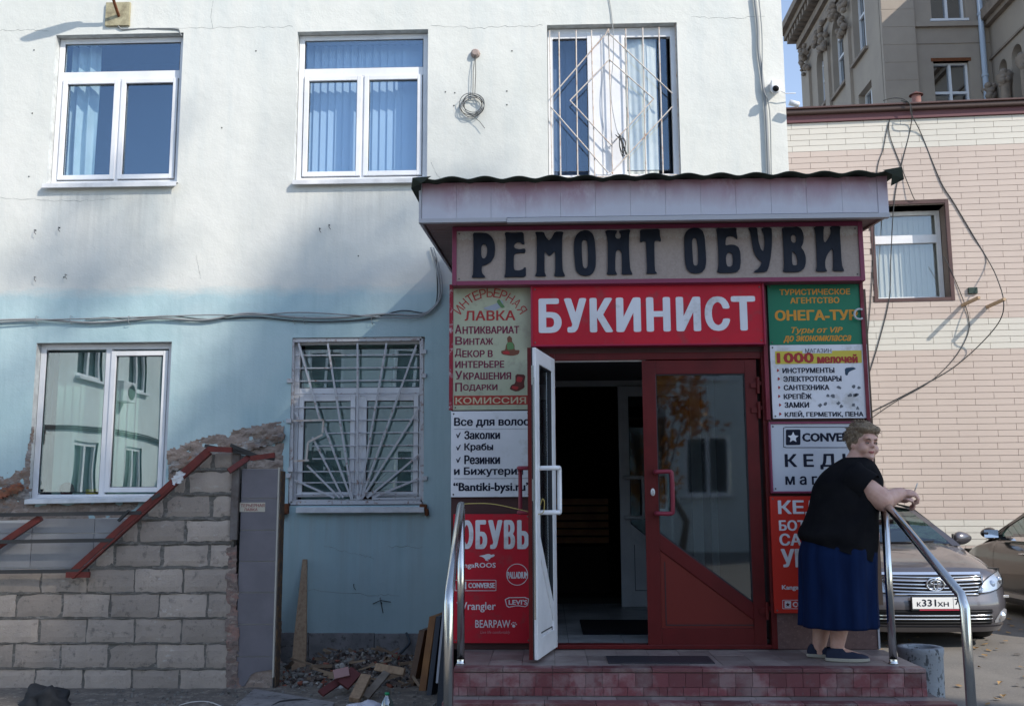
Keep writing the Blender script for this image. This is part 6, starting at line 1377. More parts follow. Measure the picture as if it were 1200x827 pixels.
# ================================================================== cars
def lerp(a_, b_, t_): return a_ + (b_ - a_) * t_
def interp(xs, ys, x):
    for i in range(len(xs) - 1):
        if x <= xs[i + 1]: t_ = (x - xs[i]) / (xs[i + 1] - xs[i]); t_ = max(0, min(1, t_)); return lerp(ys[i], ys[i + 1], t_ * t_ * (3 - 2 * t_) if False else t_)
    return ys[-1]
def carpaint(nm, c, flake=0):
    m, t, b = nt(nm); b.inputs['Base Color'].default_value = rgb(c); b.inputs['Metallic'].default_value = .4; b.inputs['Roughness'].default_value = .32; rr_ = ramp(t, noi(t, 3, 5, .7), .4, .75, .02, .16); t.links.new(rr_, b.inputs['Coat Roughness']); b.inputs['Coat Weight'].default_value = 1
    return m
M_chrome = mat('chrome', (.75, .75, .76), .08, 1.0); M_tyre = mat('tyre_rubber', (.015, .015, .016), .8); M_trim = mat('black_car_trim', (.012, .012, .013), .4); M_cglass = glassmat('car_glass', (.30, .42, .40), .16); M_lamp = glassmat('lamp_lens', (.9, .92, .95), .12)
M_refl = mat('lamp_reflector', (.85, .85, .86), .12, .9); M_alloy = mat('alloy_rim', (.45, .45, .46), .3, .9); M_seat = mat('grey_seat', (.10, .10, .11), .8)
def make_car(loc, rz, label, paint, front=True, plate=None):
    t = thing('parked_car', loc, label, 'car', rz=rz)
    def B(name, q, m, par=None, smooth=True, bev=0): return q.build(name, m, par or t, local=True, smooth=smooth, bevel=bev)
    def grid(q, fn, nu, nv):
        b0 = len(q.v)
        for j in range(nv + 1):
            for i in range(nu + 1): q.v.append(tuple(fn(i / nu, j / nv)))
        for j in range(nv):
            for i in range(nu): k = b0 + j * (nu + 1) + i; q.f.append((k, k + 1, k + nu + 2, k + nu + 1))
    def mirror(q):
        n_ = len(q.v); q.v += [(-v[0], v[1], v[2]) for v in q.v]; q.f += [tuple(n_ + i for i in reversed(f)) for f in q.f[:]]; return q
    HW = .91
    # nose curve: z -> y at the centre ; corner sweep
    zn = [.17, .24, .34, .44, .52, .60, .70, .76, .80]; yn = [.10, .03, -.01, -.02, .0, .02, .05, .10, .18]
    def corner(u): return .46 * u ** 7 + .09 * u ** 2
    def hwz(z_): return interp([.15, .3, .5, .7, .85, .95], [.86, .90, .91, .90, .87, .84], z_)
    def nose(u, v):          # u 0..1 centre->side, v 0..1 bottom->hood edge
        z_ = lerp(.17, .80 - .02 * u * u - .06 * u ** 6, v); return Vector((hwz(z_) * (1 - (1 - u)) * (1 - .02 * u ** 8), interp(zn, yn, z_) + corner(u), z_))
    q = MB(); grid(q, nose, 20, 18); mirror(q); B('front_bumper', q, paint)
    def hood(u, v):
        y_ = lerp(.18 + corner(u), 1.30 + .12 * (1 - u * u), v); z_ = .80 - .02 * u * u - .06 * u ** 6 + (1.0 - .80) * (v ** .75) + .02 * math.sin(v * 3.14) * (1 - u * u) + (.012 * math.exp(-((u - .62) / .08) ** 2)) * min(1, v * 3) + .05 * u ** 6 * v
        return Vector((u * lerp(.855, .80, v), y_, z_))
    q = MB(); grid(q, hood, 22, 14); mirror(q); B('bonnet', q, paint)
    # side panels with wheel arches
    wy = [.98, 3.76]; wr = .355
    def side(u, v):
        y_ = lerp(.62, 4.25, u); zb_ = .20
        for w_ in wy:
            d_ = abs(y_ - w_)
            if d_ < wr + .02: zb_ = max(zb_, .33 + math.sqrt(max(0, (wr + .02) ** 2 - d_ * d_)))
        ztp = interp([.70, 1.35, 3.3, 4.25], [.80, .955, .99, .97], y_); z_ = lerp(zb_, ztp, v)
        xx = interp([.2, .35, .55, .70, .80, .90, 1.0], [.87, .89, .908, .908, .89, .865, .80], z_) - .16 * max(0, .95 - y_) - .085 * max(0, v - .88) / .12; return Vector((xx, y_, z_))
    q = MB(); grid(q, side, 70, 12); mirror(q); B('side_panel', q, paint)
    def tail(u, v): z_ = lerp(.20, .97, v); return Vector((hwz(z_) * u, 4.80 - .55 * u ** 5 - .08 * (v - .5) ** 2, z_))
    q = MB(); grid(q, tail, 14, 8); mirror(q); B('rear_bumper', q, paint)
    def boot(u, v): return Vector((u * .82, lerp(3.95, 4.80 - .5 * u ** 5, v), lerp(1.05, .97, v) - .05 * u ** 4))
    q = MB(); grid(q, boot, 12, 6); mirror(q); B('boot_lid', q, paint)
    # greenhouse
    bw_, tw_ = .76, .56
    def wsf(u, v): return Vector((u * lerp(bw_, tw_, v), lerp(1.40 - .18 * u * u * 1 + .0, 2.12 - .06 * u * u, v) , lerp(.985, 1.395, max(v, 0) ** .92) - .02 * u * u))
    q = MB(); grid(q, lambda u, v: wsf(u * .93, .03 + v * .94), 10, 8); mirror(q); B('windscreen', q, M_cglass)
    q = MB(); grid(q, lambda u, v: wsf(.93 + u * .11, v), 2, 8); mirror(q); B('pillar', q, paint)
    q = MB(); grid(q, lambda u, v: wsf(u, -.03 + v * .07) + Vector((0, -.01, -.012)), 8, 2); mirror(q); B('cowl', q, M_trim)
    def roof(u, v): return Vector((u * (tw_ + .0), lerp(2.06 - .06 * u * u, 3.25, v), 1.395 + .075 * math.sin(min(1, v * 1.15 + .12) * 2.4) * 1 - .05 * u ** 4 - .01))
    q = MB(); grid(q, roof, 10, 10); mirror(q); B('roof', q, paint)
    def rws(u, v): return Vector((u * lerp(tw_, .70, v), lerp(3.23, 4.0, v), lerp(1.42, 1.05, v) - .03 * u * u))
    q = MB(); grid(q, rws, 8, 4); mirror(q); B('rear_window', q, M_cglass)
    def sg_(y_, v):
        zlo = interp([1.35, 3.3, 4.0], [.96, .99, 1.03], y_); zhi = interp([1.35, 1.75, 2.1, 2.6, 3.2, 3.6, 4.0], [.97, 1.20, 1.37, 1.41, 1.385, 1.23, 1.06], y_)
        xb_ = .83; xt_ = .58; z_ = lerp(zlo, zhi, v); return Vector((lerp(xb_, xt_, (z_ - .96) / .46) + .0, y_, z_))
    q = MB(); grid(q, lambda u, v: sg_(lerp(1.55, 3.75, u), .06 + .84 * v) + Vector((-.008, 0, 0)), 24, 4); mirror(q); B('side_window', q, M_cglass)
    q = MB(); grid(q, lambda u, v: sg_(lerp(1.33, 4.02, u), .86 + .2 * v), 24, 2); mirror(q); B('roof_rail', q, paint)
    q = MB(); grid(q, lambda u, v: sg_(lerp(1.30, 4.02, u), -.05 + .13 * v), 24, 2); mirror(q); B('window_trim', q, M_chrome if not front else M_trim)
    for yy in (1.50, 2.55, 3.62):
        q = MB(); grid(q, lambda u, v: sg_(yy + .09 * (u - .5) + (.12 * v if yy < 1.6 else 0), v) + Vector((.004, 0, 0)), 1, 6); mirror(q); B('door_pillar', q, M_trim)
    q = MB(); q.box(-.86, .86, .75, 4.4, .16, .40); q.box(-.80, .80, .35, 4.5, .35, .78); B('underbody', q, M_trim, smooth=False)
    q = MB(); q.box(-.78, .78, 1.32, 1.75, .78, .955); B('dashboard', q, M_trim, smooth=False, bev=.04)
    for xx in (-.37, .37):
        q = MB(); q.box(xx - .24, xx + .24, 2.35, 2.52, .55, 1.12); q.box(xx - .13, xx + .13, 2.42, 2.52, 1.14, 1.32); B('seat', q, M_seat, smooth=False, bev=.04)
    q = MB(); q.box(-.62, .62, 3.35, 3.5, .55, 1.12); B('rear_seat', q, M_seat, smooth=False, bev=.05)
    q = MB(); q.tube([Vector((.37 + .19 * math.cos(a_), 1.88 + .05 * math.sin(a_), .95 + .18 * math.sin(a_))) for a_ in [k * math.pi / 10 for k in range(21)]], .014, 6, False); B('steering_wheel', q, M_trim)
    q = MB(); q.tube([Vector((-.3, 1.29, .995)), Vector((.25, 1.33, 1.0)), Vector((.42, 1.30, 1.005))], .010, 5); q.tube([Vector((.0, 1.27, .995)), Vector((.55, 1.36, 1.01))], .009, 5); B('wiper', q, M_trim)
    q = MB(); q.box(-.09, .09, 1.98, 2.0, 1.27, 1.33); B('rear_view_mirror', q, M_trim, smooth=False, bev=.01)
    for sx in (-1, 1):
        q = MB(); bmn = bmesh.new(); bmesh.ops.create_uvsphere(bmn, u_segments=16, v_segments=10, radius=1)
        for v in bmn.verts: v.co = Vector((sx * (.985 + .125 * v.co.x * sx), 1.62 + .075 * v.co.y + .05 * v.co.x * sx, 1.035 + .075 * v.co.z * (1 - .25 * v.co.x * sx)))
        q.v = [tuple(v.co) for v in bmn.verts]; bmn.verts.index_update(); q.f = [tuple(v.index for v in f.verts) for f in bmn.faces]; bmn.free()
        mr = B('wing_mirror', q, paint); q = MB(); q.bar(Vector((sx * .80, 1.60, .99)), Vector((sx * .90, 1.63, .99)), .06, .03); B('mirror_arm', q, M_trim, mr, smooth=False)
        q = MB(); q.box(sx * .985 - .09, sx * .985 + .09, 1.70, 1.705, .98, 1.08); B('mirror_glass', q, M_chrome, mr, smooth=False)
    for yy in wy:
        for sx in (-1, 1):
            q = MB(); q.lathe([(.20, -.10), (.29, -.11), (.325, -.09), (.335, -.03), (.335, .03), (.325, .09), (.29, .11), (.20, .10)], (sx * .79, yy, .335), 32, 'x'); wh = B('wheel', q, M_tyre)
            q = MB(); q.lathe([(.0, sx * .06), (.05, sx * .06), (.06, sx * .04), (.18, sx * .05), (.20, sx * .085), (.205, sx * .10), (.21, -sx * .09)], (sx * .79, yy, .335), 24, 'x')
            B('rim', q, M_trim, wh); q = MB()
            for k in range(10): a_ = k * .628; q.bar(Vector((sx * .86, yy + .04 * math.cos(a_), .335 + .04 * math.sin(a_))), Vector((sx * .87, yy + .2 * math.cos(a_), .335 + .2 * math.sin(a_))), .035, .02, (1, 0, 0))
            B('rim_spokes', q, M_alloy, wh, smooth=False)
            # arch lining
    # door shut lines and handles
    for yy in (1.52, 2.60, 3.60):
        q = MB(); grid(q, lambda u, v: side((yy + .006 * (u - .5) - .62) / 3.63, .02 + v * .96) + Vector((.0025, 0, 0)), 1, 10); mirror(q); B('shut_line', q, M_black)
    for yy in (2.42, 3.42):
        q = MB()
        for sx in (-1, 1): q.tube([Vector((sx * .905, yy - .11, .80)), Vector((sx * .935, yy - .08, .805)), Vector((sx * .935, yy + .08, .805)), Vector((sx * .905, yy + .11, .80))], .012, 6)
        B('door_handle', q, M_chrome if not front else paint)
    q = MB()
    for sx in (-1, 1): q.bar(Vector((sx * .90, 1.35, .27)), Vector((sx * .90, 3.42, .27)), .05, .03, (1, 0, 0))
    B('sill_strip', q, M_alloy if not front else paint, smooth=False)
    # front details, laid on the nose surface
    def onnose(x_, z_, out=.0): u = min(1, abs(x_) / hwz(z_)); return Vector((x_, interp(zn, yn, z_) + corner(u) - out, z_))
    def patch(q, P, out, th=.02):     # polygon of (x,z) laid on the nose
        n_ = len(P); b0 = len(q.v); q.v += [tuple(onnose(a_, b_, out)) for a_, b_ in P] + [tuple(onnose(a_, b_, out - th)) for a_, b_ in P]
        q.f.append(tuple(b0 + i for i in range(n_))); 
        for i in range(n_): j = (i + 1) % n_; q.f.append((b0 + i, b0 + j, b0 + n_ + j, b0 + n_ + i))
    def strip(q, x0, x1, za, zb2, za1, zb1, out, n_=12):   # band between two lines, following the nose
        def fn(u, v): x_ = lerp(x0, x1, u); return onnose(x_, lerp(lerp(za, za1, u), lerp(zb2, zb1, u), v), out)
        grid(q, fn, n_, 2)
    q = MB(); strip(q, -.50, .50, .555, .725, .555, .725, .006, 16); q2 = MB(); B('grille_opening', q, M_black)
    for k in range(5):
        z_ = .572 + k * .034; q = MB(); w_ = .46 + .012 * k
        q.tube([onnose(w_ * (i / 8 - 1), z_ + .012 * abs(i / 8 - 1) ** 2, .018) for i in range(17)], .0085, 6); B('grille_bar', q, M_chrome)
    q = MB()
    for sx in (-1, 1): q.tube([onnose(sx * .44, .552, .015), onnose(sx * .48, .60, .015), onnose(sx * .505, .73, .015)], .012, 6)
    q.tube([onnose(.44 * (i / 8 - 1), .548, .015) for i in range(17)], .012, 6); B('grille_surround', q, M_chrome)
    q = MB(); strip(q, -.50, .50, .735, .760, .735, .760, .016, 20); B('grille_top_trim', q, M_refl)
    if front:                      # oval emblem: three interlocking ellipses
        em = MB()
        def ell(cx_, cz_, a_, b_, r_, o_): em.tube([Vector((cx_ + a_ * math.cos(k * .2618), onnose(0, .64, o_).y, cz_ + b_ * math.sin(k * .2618))) for k in range(25)], r_, 6, False)
        ell(0, .645, .088, .060, .010, .035); ell(0, .665, .050, .018, .007, .04); ell(0, .645, .020, .052, .007, .042); B('emblem', em, M_chrome)
        q = MB(); q.lathe([(0, -.028), (.08, -.026), (.09, -.01)], (0, onnose(0, .645, 0).y, 0), 24, 'y'); q.v = [(v[0], v[1], v[2] * .68 + .645) for v in q.v]; B('emblem_plate', q, mat('emblem_dark', (.10, .10, .11), .3))
    for sx in (-1, 1):
        HX = [.43, .50, .58, .66, .74, .81, .86]; HLo = [.560, .562, .572, .592, .622, .655, .700]; HHi = [.590, .668, .715, .742, .760, .768, .735]
        def hlf(o_): return lambda u, v: onnose(sx * lerp(.43, .86, u), lerp(interp(HX, HLo, lerp(.43, .86, u)), interp(HX, HHi, lerp(.43, .86, u)), v), o_)
        q = MB(); grid(q, hlf(.006), 16, 5); hl = B('headlight', q, mat('lamp_housing', (.50, .51, .53), .25, .5))
        q = MB(); grid(q, hlf(.030), 16, 5); n_ = len(q.v); B('lens', q, M_lamp, hl)
        q = MB(); q.tube([hlf(.026)(i / 16, 0) for i in range(17)], .005, 5); q.tube([hlf(.026)(i / 16, 1) for i in range(17)], .005, 5); B('lamp_edge', q, M_trim, hl)
        for cx_, cz_, r_ in ((.60, .640, .036), (.70, .672, .038)):
            p_ = onnose(sx * cx_, cz_, .004); q = MB(); q.lathe([(0, -.012), (r_ * .7, -.008), (r_, 0)], (p_.x, p_.y, p_.z), 18, 'y'); B('projector', q, mat('lamp_bulb_glass', (.35, .36, .38), .05, .8), hl)
        FX = [.60, .66, .72, .80, .86]; q = MB(); grid(q, lambda u, v: onnose(sx * lerp(.60, .86, u), lerp(interp(FX, [.262, .265, .27, .28, .295], lerp(.60, .86, u)), interp(FX, [.29, .37, .40, .375, .31], lerp(.60, .86, u)), v), .006), 12, 4); fg_ = B('fog_lamp_panel', q, mat('fog_bezel', (.25, .25, .26), .4), smooth=False)
        p_ = onnose(sx * .68, .330, .006); q = MB(); q.lathe([(0, -.02), (.035, -.016), (.045, 0)], (p_.x, p_.y, p_.z), 18, 'y'); B('fog_lamp', q, M_refl, fg_)
        q = MB(); q.box(sx * .81 - .03, sx * .81 + .03, onnose(sx * .81, .50, .012).y, onnose(sx * .81, .50, 0).y, .49, .515); B('washer_cover', q, M_refl, smooth=False, bev=.003)
    q = MB(); strip(q, -.56, .56, .25, .40, .25, .40, .006, 16); B('lower_intake', q, M_black)
    for k in range(4):
        q = MB(); q.tube([onnose(.56 * (i / 8 - 1), .272 + k * .036, .012) for i in range(17)], .007, 6); B('intake_bar', q, M_refl if k in (1, 2) else M_trim)
    q = MB(); strip(q, -.90, .90, .175, .225, .175, .225, .02, 30); B('lower_lip', q, paint)
    if plate:
        pl2 = MB(); yp_ = onnose(0, .45, .03).y; pl2.box(-.26, .26, yp_ - .008, yp_, .412, .524); po = B('number_plate', pl2, mat('plate_white', (.72, .72, .70), .4), smooth=False, bev=.004)
        q = MB(); q.box(-.268, .268, yp_ + .0005, yp_ + .012, .395, .53); B('plate_holder', q, M_trim, po, smooth=False)
        q = MB(); q.box(-.19, .25, yp_ - .004, yp_ + .0, .397, .409); B('dealer_strip', q, mat('dealer_red', (.40, .03, .06), .5), po, smooth=False)
        for s_, x0, x1, z0, z1 in plate:
            o = fit_text(s_, x0, z0, x1, z1, 0, M_ink, None, bold=.02, th=.0015); o.parent = po
            for v in o.data.vertices: v.co.y += yp_ - .0085
        q = MB(); q.box(.142, .145, yp_ - .0095, yp_ - .0082, .415, .521); B('plate_divider', q, M_ink, po, smooth=False)
    return t
PLATE = [('К', -.215, -.175, .437, .480), ('331', -.165, -.025, .437, .505), ('ХН', -.012, .098, .437, .480), ('77', .158, .245, .452, .512)]
M_pgrey = carpaint('grey_bronze_paint', (.105, .098, .108)); M_pdark = carpaint('dark_brown_paint', (.014, .009, .008))
cp = at(1096, 690, 10.35)
make_car((cp.x - .015, 10.3, 0), R(1.0), 'grey sedan parked nose to the steps, number plate К331ХН 77', M_pgrey, True, PLATE)
make_car((6.78, 15.15, 0), R(180), 'dark brown car seen along its flank at the right edge, beyond the grey sedan', M_pdark, False)
# fallen leaves on the asphalt
lv = MB(); random.seed(77)
for k in range(520):
    x_ = random.uniform(2.6, 9); y_ = random.uniform(4.5, 15.5); r_ = random.uniform(.015, .04); a_ = random.uniform(0, 6.3); z_ = .006
    P = [Vector((x_ + r_ * math.cos(a_ + b_) * s_, y_ + r_ * math.sin(a_ + b_) * s_, z_ + random.uniform(0, .022))) for b_, s_ in ((0, 1.4), (1.4, .7), (3.1, 1.2), (4.7, .8))]; lv.quad(*P)
tag(lv.build('fallen_leaves', mat('dry_leaf', (.42, .26, .10), .8, c2=(.28, .17, .08), vs=3), recalc=False), kind='stuff')
# ================================================================== the woman leaning on the rail
YWm = 6.62
fp = atz(982, 772, PZ); YWm = max(6.45, min(6.75, fp.y))
def wp(px, py, dy=0.0): return at(px, py, YWm + dy)
woman = thing('person', (wp(975, 770).x, YWm, PZ), 'stout woman in black t-shirt and navy skirt leaning on the right handrail, looking back', 'person')
M_skin = None
m, t, b = nt('skin'); b.inputs['Roughness'].default_value = .5; b.inputs['Subsurface Weight'].default_value = .08; b.inputs['Subsurface Radius'].default_value = (.02, .008, .004)
c = mixc(t, ramp(t, noi(t, 25, 4, .6), .35, .7), (.54, .31, .24), (.62, .385, .31)); t.links.new(c, b.inputs['Base Color']); bumpn(t, b, noi(t, 160, 3), .15, .002); M_skin = m
def ballmesh(parts, voxel, name, m, parent, smooth_it=6):
    """one continuous surface from capsules ('c', a, b, ra, rb) and ellipsoids ('e', centre, radii, matrix)"""
    q = MB()
    for p in parts:
        if p[0] == 'c':
            a_, b_, ra, rb = Vector(p[1]), Vector(p[2]), p[3], p[4]; n_ = 7; d_ = (b_ - a_).normalized(); P = []; Rr = []
            for k in range(5): th = -math.pi / 2 + k * math.pi / 8; P.append(a_ + d_ * ra * math.sin(th)); Rr.append(max(.0005, ra * math.cos(th)))
            for k in range(5): th = k * math.pi / 8; P.append(b_ + d_ * rb * math.sin(th)); Rr.append(max(.0005, rb * math.cos(th)))
            # custom sweep with fixed direction
            t_ = d_.orthogonal().normalized(); u_ = d_.cross(t_); b0 = len(q.v); ns = 18
            for pp, rr_ in zip(P, Rr):
                for k in range(ns): an = 2 * math.pi * k / ns; q.v.append(tuple(pp + (t_ * math.cos(an) + u_ * math.sin(an)) * rr_))
            for i in range(len(P) - 1):
                for k in range(ns): k2 = (k + 1) % ns; q.f.append((b0 + i * ns + k, b0 + i * ns + k2, b0 + (i + 1) * ns + k2, b0 + (i + 1) * ns + k))
            q.f.append(tuple(b0 + k for k in reversed(range(ns)))); e = b0 + (len(P) - 1) * ns; q.f.append(tuple(e + k for k in range(ns)))
        else:
            bmn = bmesh.new(); bmesh.ops.create_uvsphere(bmn, u_segments=20, v_segments=14, radius=1); bmn.verts.index_update(); b0 = len(q.v); Mx = p[3] if len(p) > 3 else Matrix.Identity(3)
            q.v += [tuple(Vector(p[1]) + Mx @ Vector((v.co.x * p[2][0], v.co.y * p[2][1], v.co.z * p[2][2]))) for v in bmn.verts]; q.f += [tuple(b0 + v.index for v in f.verts) for f in bmn.faces]; bmn.free()
    me = q.mesh(name, m, wloc(parent)); o = bpy.data.objects.new(name, me); COL.objects.link(o)
    r_ = o.modifiers.new('remesh', 'REMESH'); r_.mode = 'VOXEL'; r_.voxel_size = voxel; r_.use_smooth_shade = True
    s_ = o.modifiers.new('smooth', 'SMOOTH'); s_.iterations = smooth_it; s_.factor = .5
    dg = bpy.context.evaluated_depsgraph_get(); me2 = bpy.data.meshes.new_from_object(o.evaluated_get(dg)); o.modifiers.clear(); o.data = me2; me2.materials.clear(); me2.materials.append(m)
    me2.polygons.foreach_set('use_smooth', [True] * len(me2.polygons)); o.parent = parent; return o
fd = Vector((.29, -.94, -.06)).normalized(); up_ = Vector((.06, .02, 1)).normalized(); rt = fd.cross(up_).normalized(); up_ = rt.cross(fd).normalized()   # face direction frame: rt = her... image-left/right axis
HM = Matrix((rt, fd, up_)).transposed()
HC = wp(1012, 519.5)
def hp(x, y, z): return HC + HM @ Vector((x, y, z))
def E(x, y, z, rx, ry, rz): return ('e', hp(x, y, z), (rx, ry, rz), HM)
head = [E(0, -.012, .03, .078, .095, .088), E(0, .02, -.035, .070, .078, .078), E(0, .045, -.078, .048, .048, .040), E(0, .083, -.088, .022, .018, .018),
        E(.036, .058, -.035, .034, .036, .036), E(-.036, .058, -.035, .034, .036, .036), E(0, .078, .035, .055, .020, .025), E(.0, .088, .012, .010, .014, .026), E(0, .106, -.014, .013, .015, .012), E(.012, .095, -.018, .009, .010, .008), E(-.012, .095, -.018, .009, .010, .008),
        E(0, .084, -.052, .026, .014, .016), E(0, .03, -.105, .050, .050, .032), E(.080, -.005, -.012, .010, .020, .030), E(-.080, -.005, -.012, .010, .020, .030), E(.03, .080, .022, .020, .010, .006), E(-.03, .080, .022, .020, .010, .006)]
nb = wp(1002, 545)
sR, sL = wp(1002, 563, -.17), wp(1006, 562, .17)          # shoulders: right is towards the camera
eR, eL = wp(1034, 586, -.20), wp(1040, 586, .10)
hR_, hL_ = wp(1056, 578, -.12), wp(1052, 583, .06)
pel = wp(981, 650); chest = wp(993, 585); belly = wp(992, 625)
body = head + [('c', hp(0, -.02, -.05), nb, .062, .078), ('e', chest, (.175, .20, .15)), ('e', belly, (.205, .22, .19)), ('e', pel, (.21, .23, .17)), ('c', nb + Vector((0, -.05, -.02)), sR, .07, .085), ('c', nb + Vector((0, .05, -.02)), sL, .07, .085),
        ('c', sR, eR, .078, .070), ('c', eR, hR_, .066, .040), ('c', sL, eL, .085, .060), ('c', eL, hL_, .055, .033)]
# legs
kR, kL = wp(986, 710, -.07), wp(966, 710, .09); aR, aL = wp(981, 757, -.06), wp(960, 757, .09)
body += [('c', pel + Vector((0, -.09, -.05)), kR, .115, .075), ('c', pel + Vector((0, .09, -.05)), kL, .115, .075), ('c', kR, kR.lerp(aR, .35), .068, .066), ('c', kR.lerp(aR, .35), aR, .066, .043), ('c', kL, kL.lerp(aL, .35), .068, .066), ('c', kL.lerp(aL, .35), aL, .066, .043),
         ('c', aR + Vector((0, 0, -.035)), aR + Vector((.13, -.02, -.065)), .038, .028), ('c', aL + Vector((0, 0, -.035)), aL + Vector((.10, -.01, -.065)), .038, .028)]
# right hand: palm lying over the wrist, fingers curled downwards, thumb on top holding a cigarette
def hand(w, d_, up2, side, s_=1.0):
    d_ = d_.normalized(); x_ = d_.cross(up2).normalized() * side; u_ = x_.cross(d_).normalized() * side; out = []
    pc = w + d_ * .045 * s_; out.append(('c', w, pc, .028, .030)); Mx = Matrix((x_, d_, u_)).transposed()
    out.append(('e', w + d_ * .05, (.040, .046, .018), Mx))
    for k, (off, L1, L2, L3) in enumerate(((-.030, .036, .024, .018), (-.010, .040, .027, .020), (.010, .037, .025, .019), (.028, .030, .020, .016))):
        k0 = w + d_ * .085 + x_ * off; dirs = [(d_ * .6 - u_ * (.75 + .08 * k)).normalized(), (-d_ * .15 - u_ * 1.0).normalized(), (-d_ * .9 - u_ * .35).normalized()]
        p1 = k0 + dirs[0] * L1; p2 = p1 + dirs[1] * L2; p3 = p2 + dirs[2] * L3
        out += [('c', k0 - d_ * .03, k0, .011, .0105), ('c', k0, p1, .0105, .0095), ('c', p1, p2, .0095, .009), ('c', p2, p3, .009, .008)]
    t0 = w + d_ * .03 - x_ * .034; t1 = t0 + (d_ * .8 - x_ * .5 + u_ * .1).normalized() * .034; t2 = t1 + (d_ * .9 + x_ * .1 - u_ * .2).normalized() * .026
    out += [('c', t0, t1, .013, .011), ('c', t1, t2, .011, .0085)]; return out, t2
dR = (wp(1072, 577, -.12) - hR_)
hr, tipR = hand(hR_, Vector((dR.x, -.02, dR.z - .01)), Vector((0, -.35, 1)), 1); hl, _ = hand(hL_, Vector((1, -.3, -.15)), Vector((0, -.2, 1)), -1)
body += hr + hl
ballmesh(body, .0058, 'body', M_skin, woman, 5)
# hidden trunk support for the shirt: loft of ellipses
def loft(rows, nm, m, n_=56, wob=None, closed_top=False, closed_bot=False):
    q = MB()
    for j, (px, py, hw, ry, dy) in enumerate(rows):
        c_ = wp(px, py, dy); rx = abs(wp(px + hw, py, dy).x - c_.x)
        for k in range(n_):
            a_ = 2 * math.pi * k / n_; w_ = wob(a_, j / (len(rows) - 1)) if wob else 1
            q.v.append((c_.x + rx * math.cos(a_) * w_, c_.y + ry * math.sin(a_) * w_, c_.z + (rows[j][5] * math.cos(a_) if False else 0)))
    for j in range(len(rows) - 1):
        for k in range(n_): k2 = (k + 1) % n_; q.f.append((j * n_ + k, (j + 1) * n_ + k, (j + 1) * n_ + k2, j * n_ + k2))
    if closed_top: q.f.append(tuple(range(n_)))
    if closed_bot: q.f.append(tuple(reversed(range((len(rows) - 1) * n_, len(rows) * n_))))
    return q
def dense(rows, s_=4):
    out = []
    for i in range(len(rows) - 1):
        for k in range(s_):
            t_ = k / s_; p0 = rows[max(i - 1, 0)]; p1 = rows[i]; p2 = rows[i + 1]; p3 = rows[min(i + 2, len(rows) - 1)]
            out.append(tuple(.5 * (2 * p1[c_] + (p2[c_] - p0[c_]) * t_ + (2 * p0[c_] - 5 * p1[c_] + 4 * p2[c_] - p3[c_]) * t_ * t_ + (3 * p1[c_] - p0[c_] - 3 * p2[c_] + p3[c_]) * t_ ** 3) for c_ in range(5)))
    out.append(rows[-1]); return out
M_shirt = mat('black_jersey', (.010, .010, .0115), .95, c2=(.007, .007, .009), vs=9, spec=.08, bump=.5, bs=14); M_skirt = mat('navy_skirt_cloth', (.006, .017, .062), .9, c2=(.004, .011, .042), spec=.1, vs=5, sc=(3, 3, .5))
def swob(a_, v): return 1 + .045 * noise.noise(Vector((math.cos(a_) * 2.6, math.sin(a_) * 2.6 + v * 3, v * 7))) + .018 * math.sin(v * 26 + 3 * math.cos(a_)) * max(0, -math.cos(a_ - .6)) * v
rows = [(1003, 536, 14, .085, 0), (1002, 539, 18, .12, 0), (1000, 545, 25, .18, 0), (997, 554, 33, .22, 0), (994, 567, 38.5, .24, 0), (991, 582, 39.5, .25, 0), (988.5, 597, 40, .255, 0), (985, 611, 42.5, .262, 0), (982, 626, 44.5, .27, 0), (981.5, 640, 44.5, .272, 0), (983, 652, 42, .265, 0)]
q = loft(dense(rows), 'shirt', M_shirt, wob=swob)
for i, v in enumerate(q.v):      # hem drops towards the front, and follows the lean
    j = i // 56; tt = j / (len(q.v) / 56 - 1); c_ = wp(984, 640); k = max(0, (tt - .72) / .28); q.v[i] = (v[0], v[1], v[2] - k * (v[0] - c_.x) * .33 + k * .025)
sh_ = q.build('t_shirt', M_shirt, woman, smooth=True, recalc=True)
# sleeves
def sleeve(a_, b_, r0, r1, seed):
    q = MB(); d_ = (b_ - a_).normalized(); t_ = d_.orthogonal().normalized(); u_ = d_.cross(t_); ns, nl = 28, 10
    for j in range(nl + 1):
        v = j / nl; p = a_.lerp(b_, v)
        for k in range(ns):
            an = 2 * math.pi * k / ns; r_ = lerp(r0, r1, v) * (1 + .05 * noise.noise(Vector((math.cos(an) * 1.5, math.sin(an) * 1.5, v * 3 + seed)))) * (math.sin(min(1, v * 4 + .35) * math.pi / 2)); q.v.append(tuple(p + (t_ * math.cos(an) + u_ * math.sin(an)) * r_))
    for j in range(nl):
        for k in range(ns): k2 = (k + 1) % ns; q.f.append((j * ns + k, j * ns + k2, (j + 1) * ns + k2, (j + 1) * ns + k))
    q.f.append(tuple(range(ns))); return q.build('sleeve', M_shirt, woman, smooth=True)
sleeve(wp(992, 557, -.12), sR.lerp(eR, .50) + Vector((0, -.01, .004)), .125, .108, 1); sleeve(wp(996, 558, .15), sL.lerp(eL, .5), .11, .098, 2)
# neckline band
q = MB(); q.tube([hp(0, -.02, -.05).lerp(nb, .80) + Vector((.080 * math.cos(a_), .083 * math.sin(a_), .012 * math.cos(a_ + 2.6) - .002)) for a_ in [k * math.pi / 12 for k in range(25)]], .008, 6, False); q.build('neckband', M_shirt, woman, smooth=True)
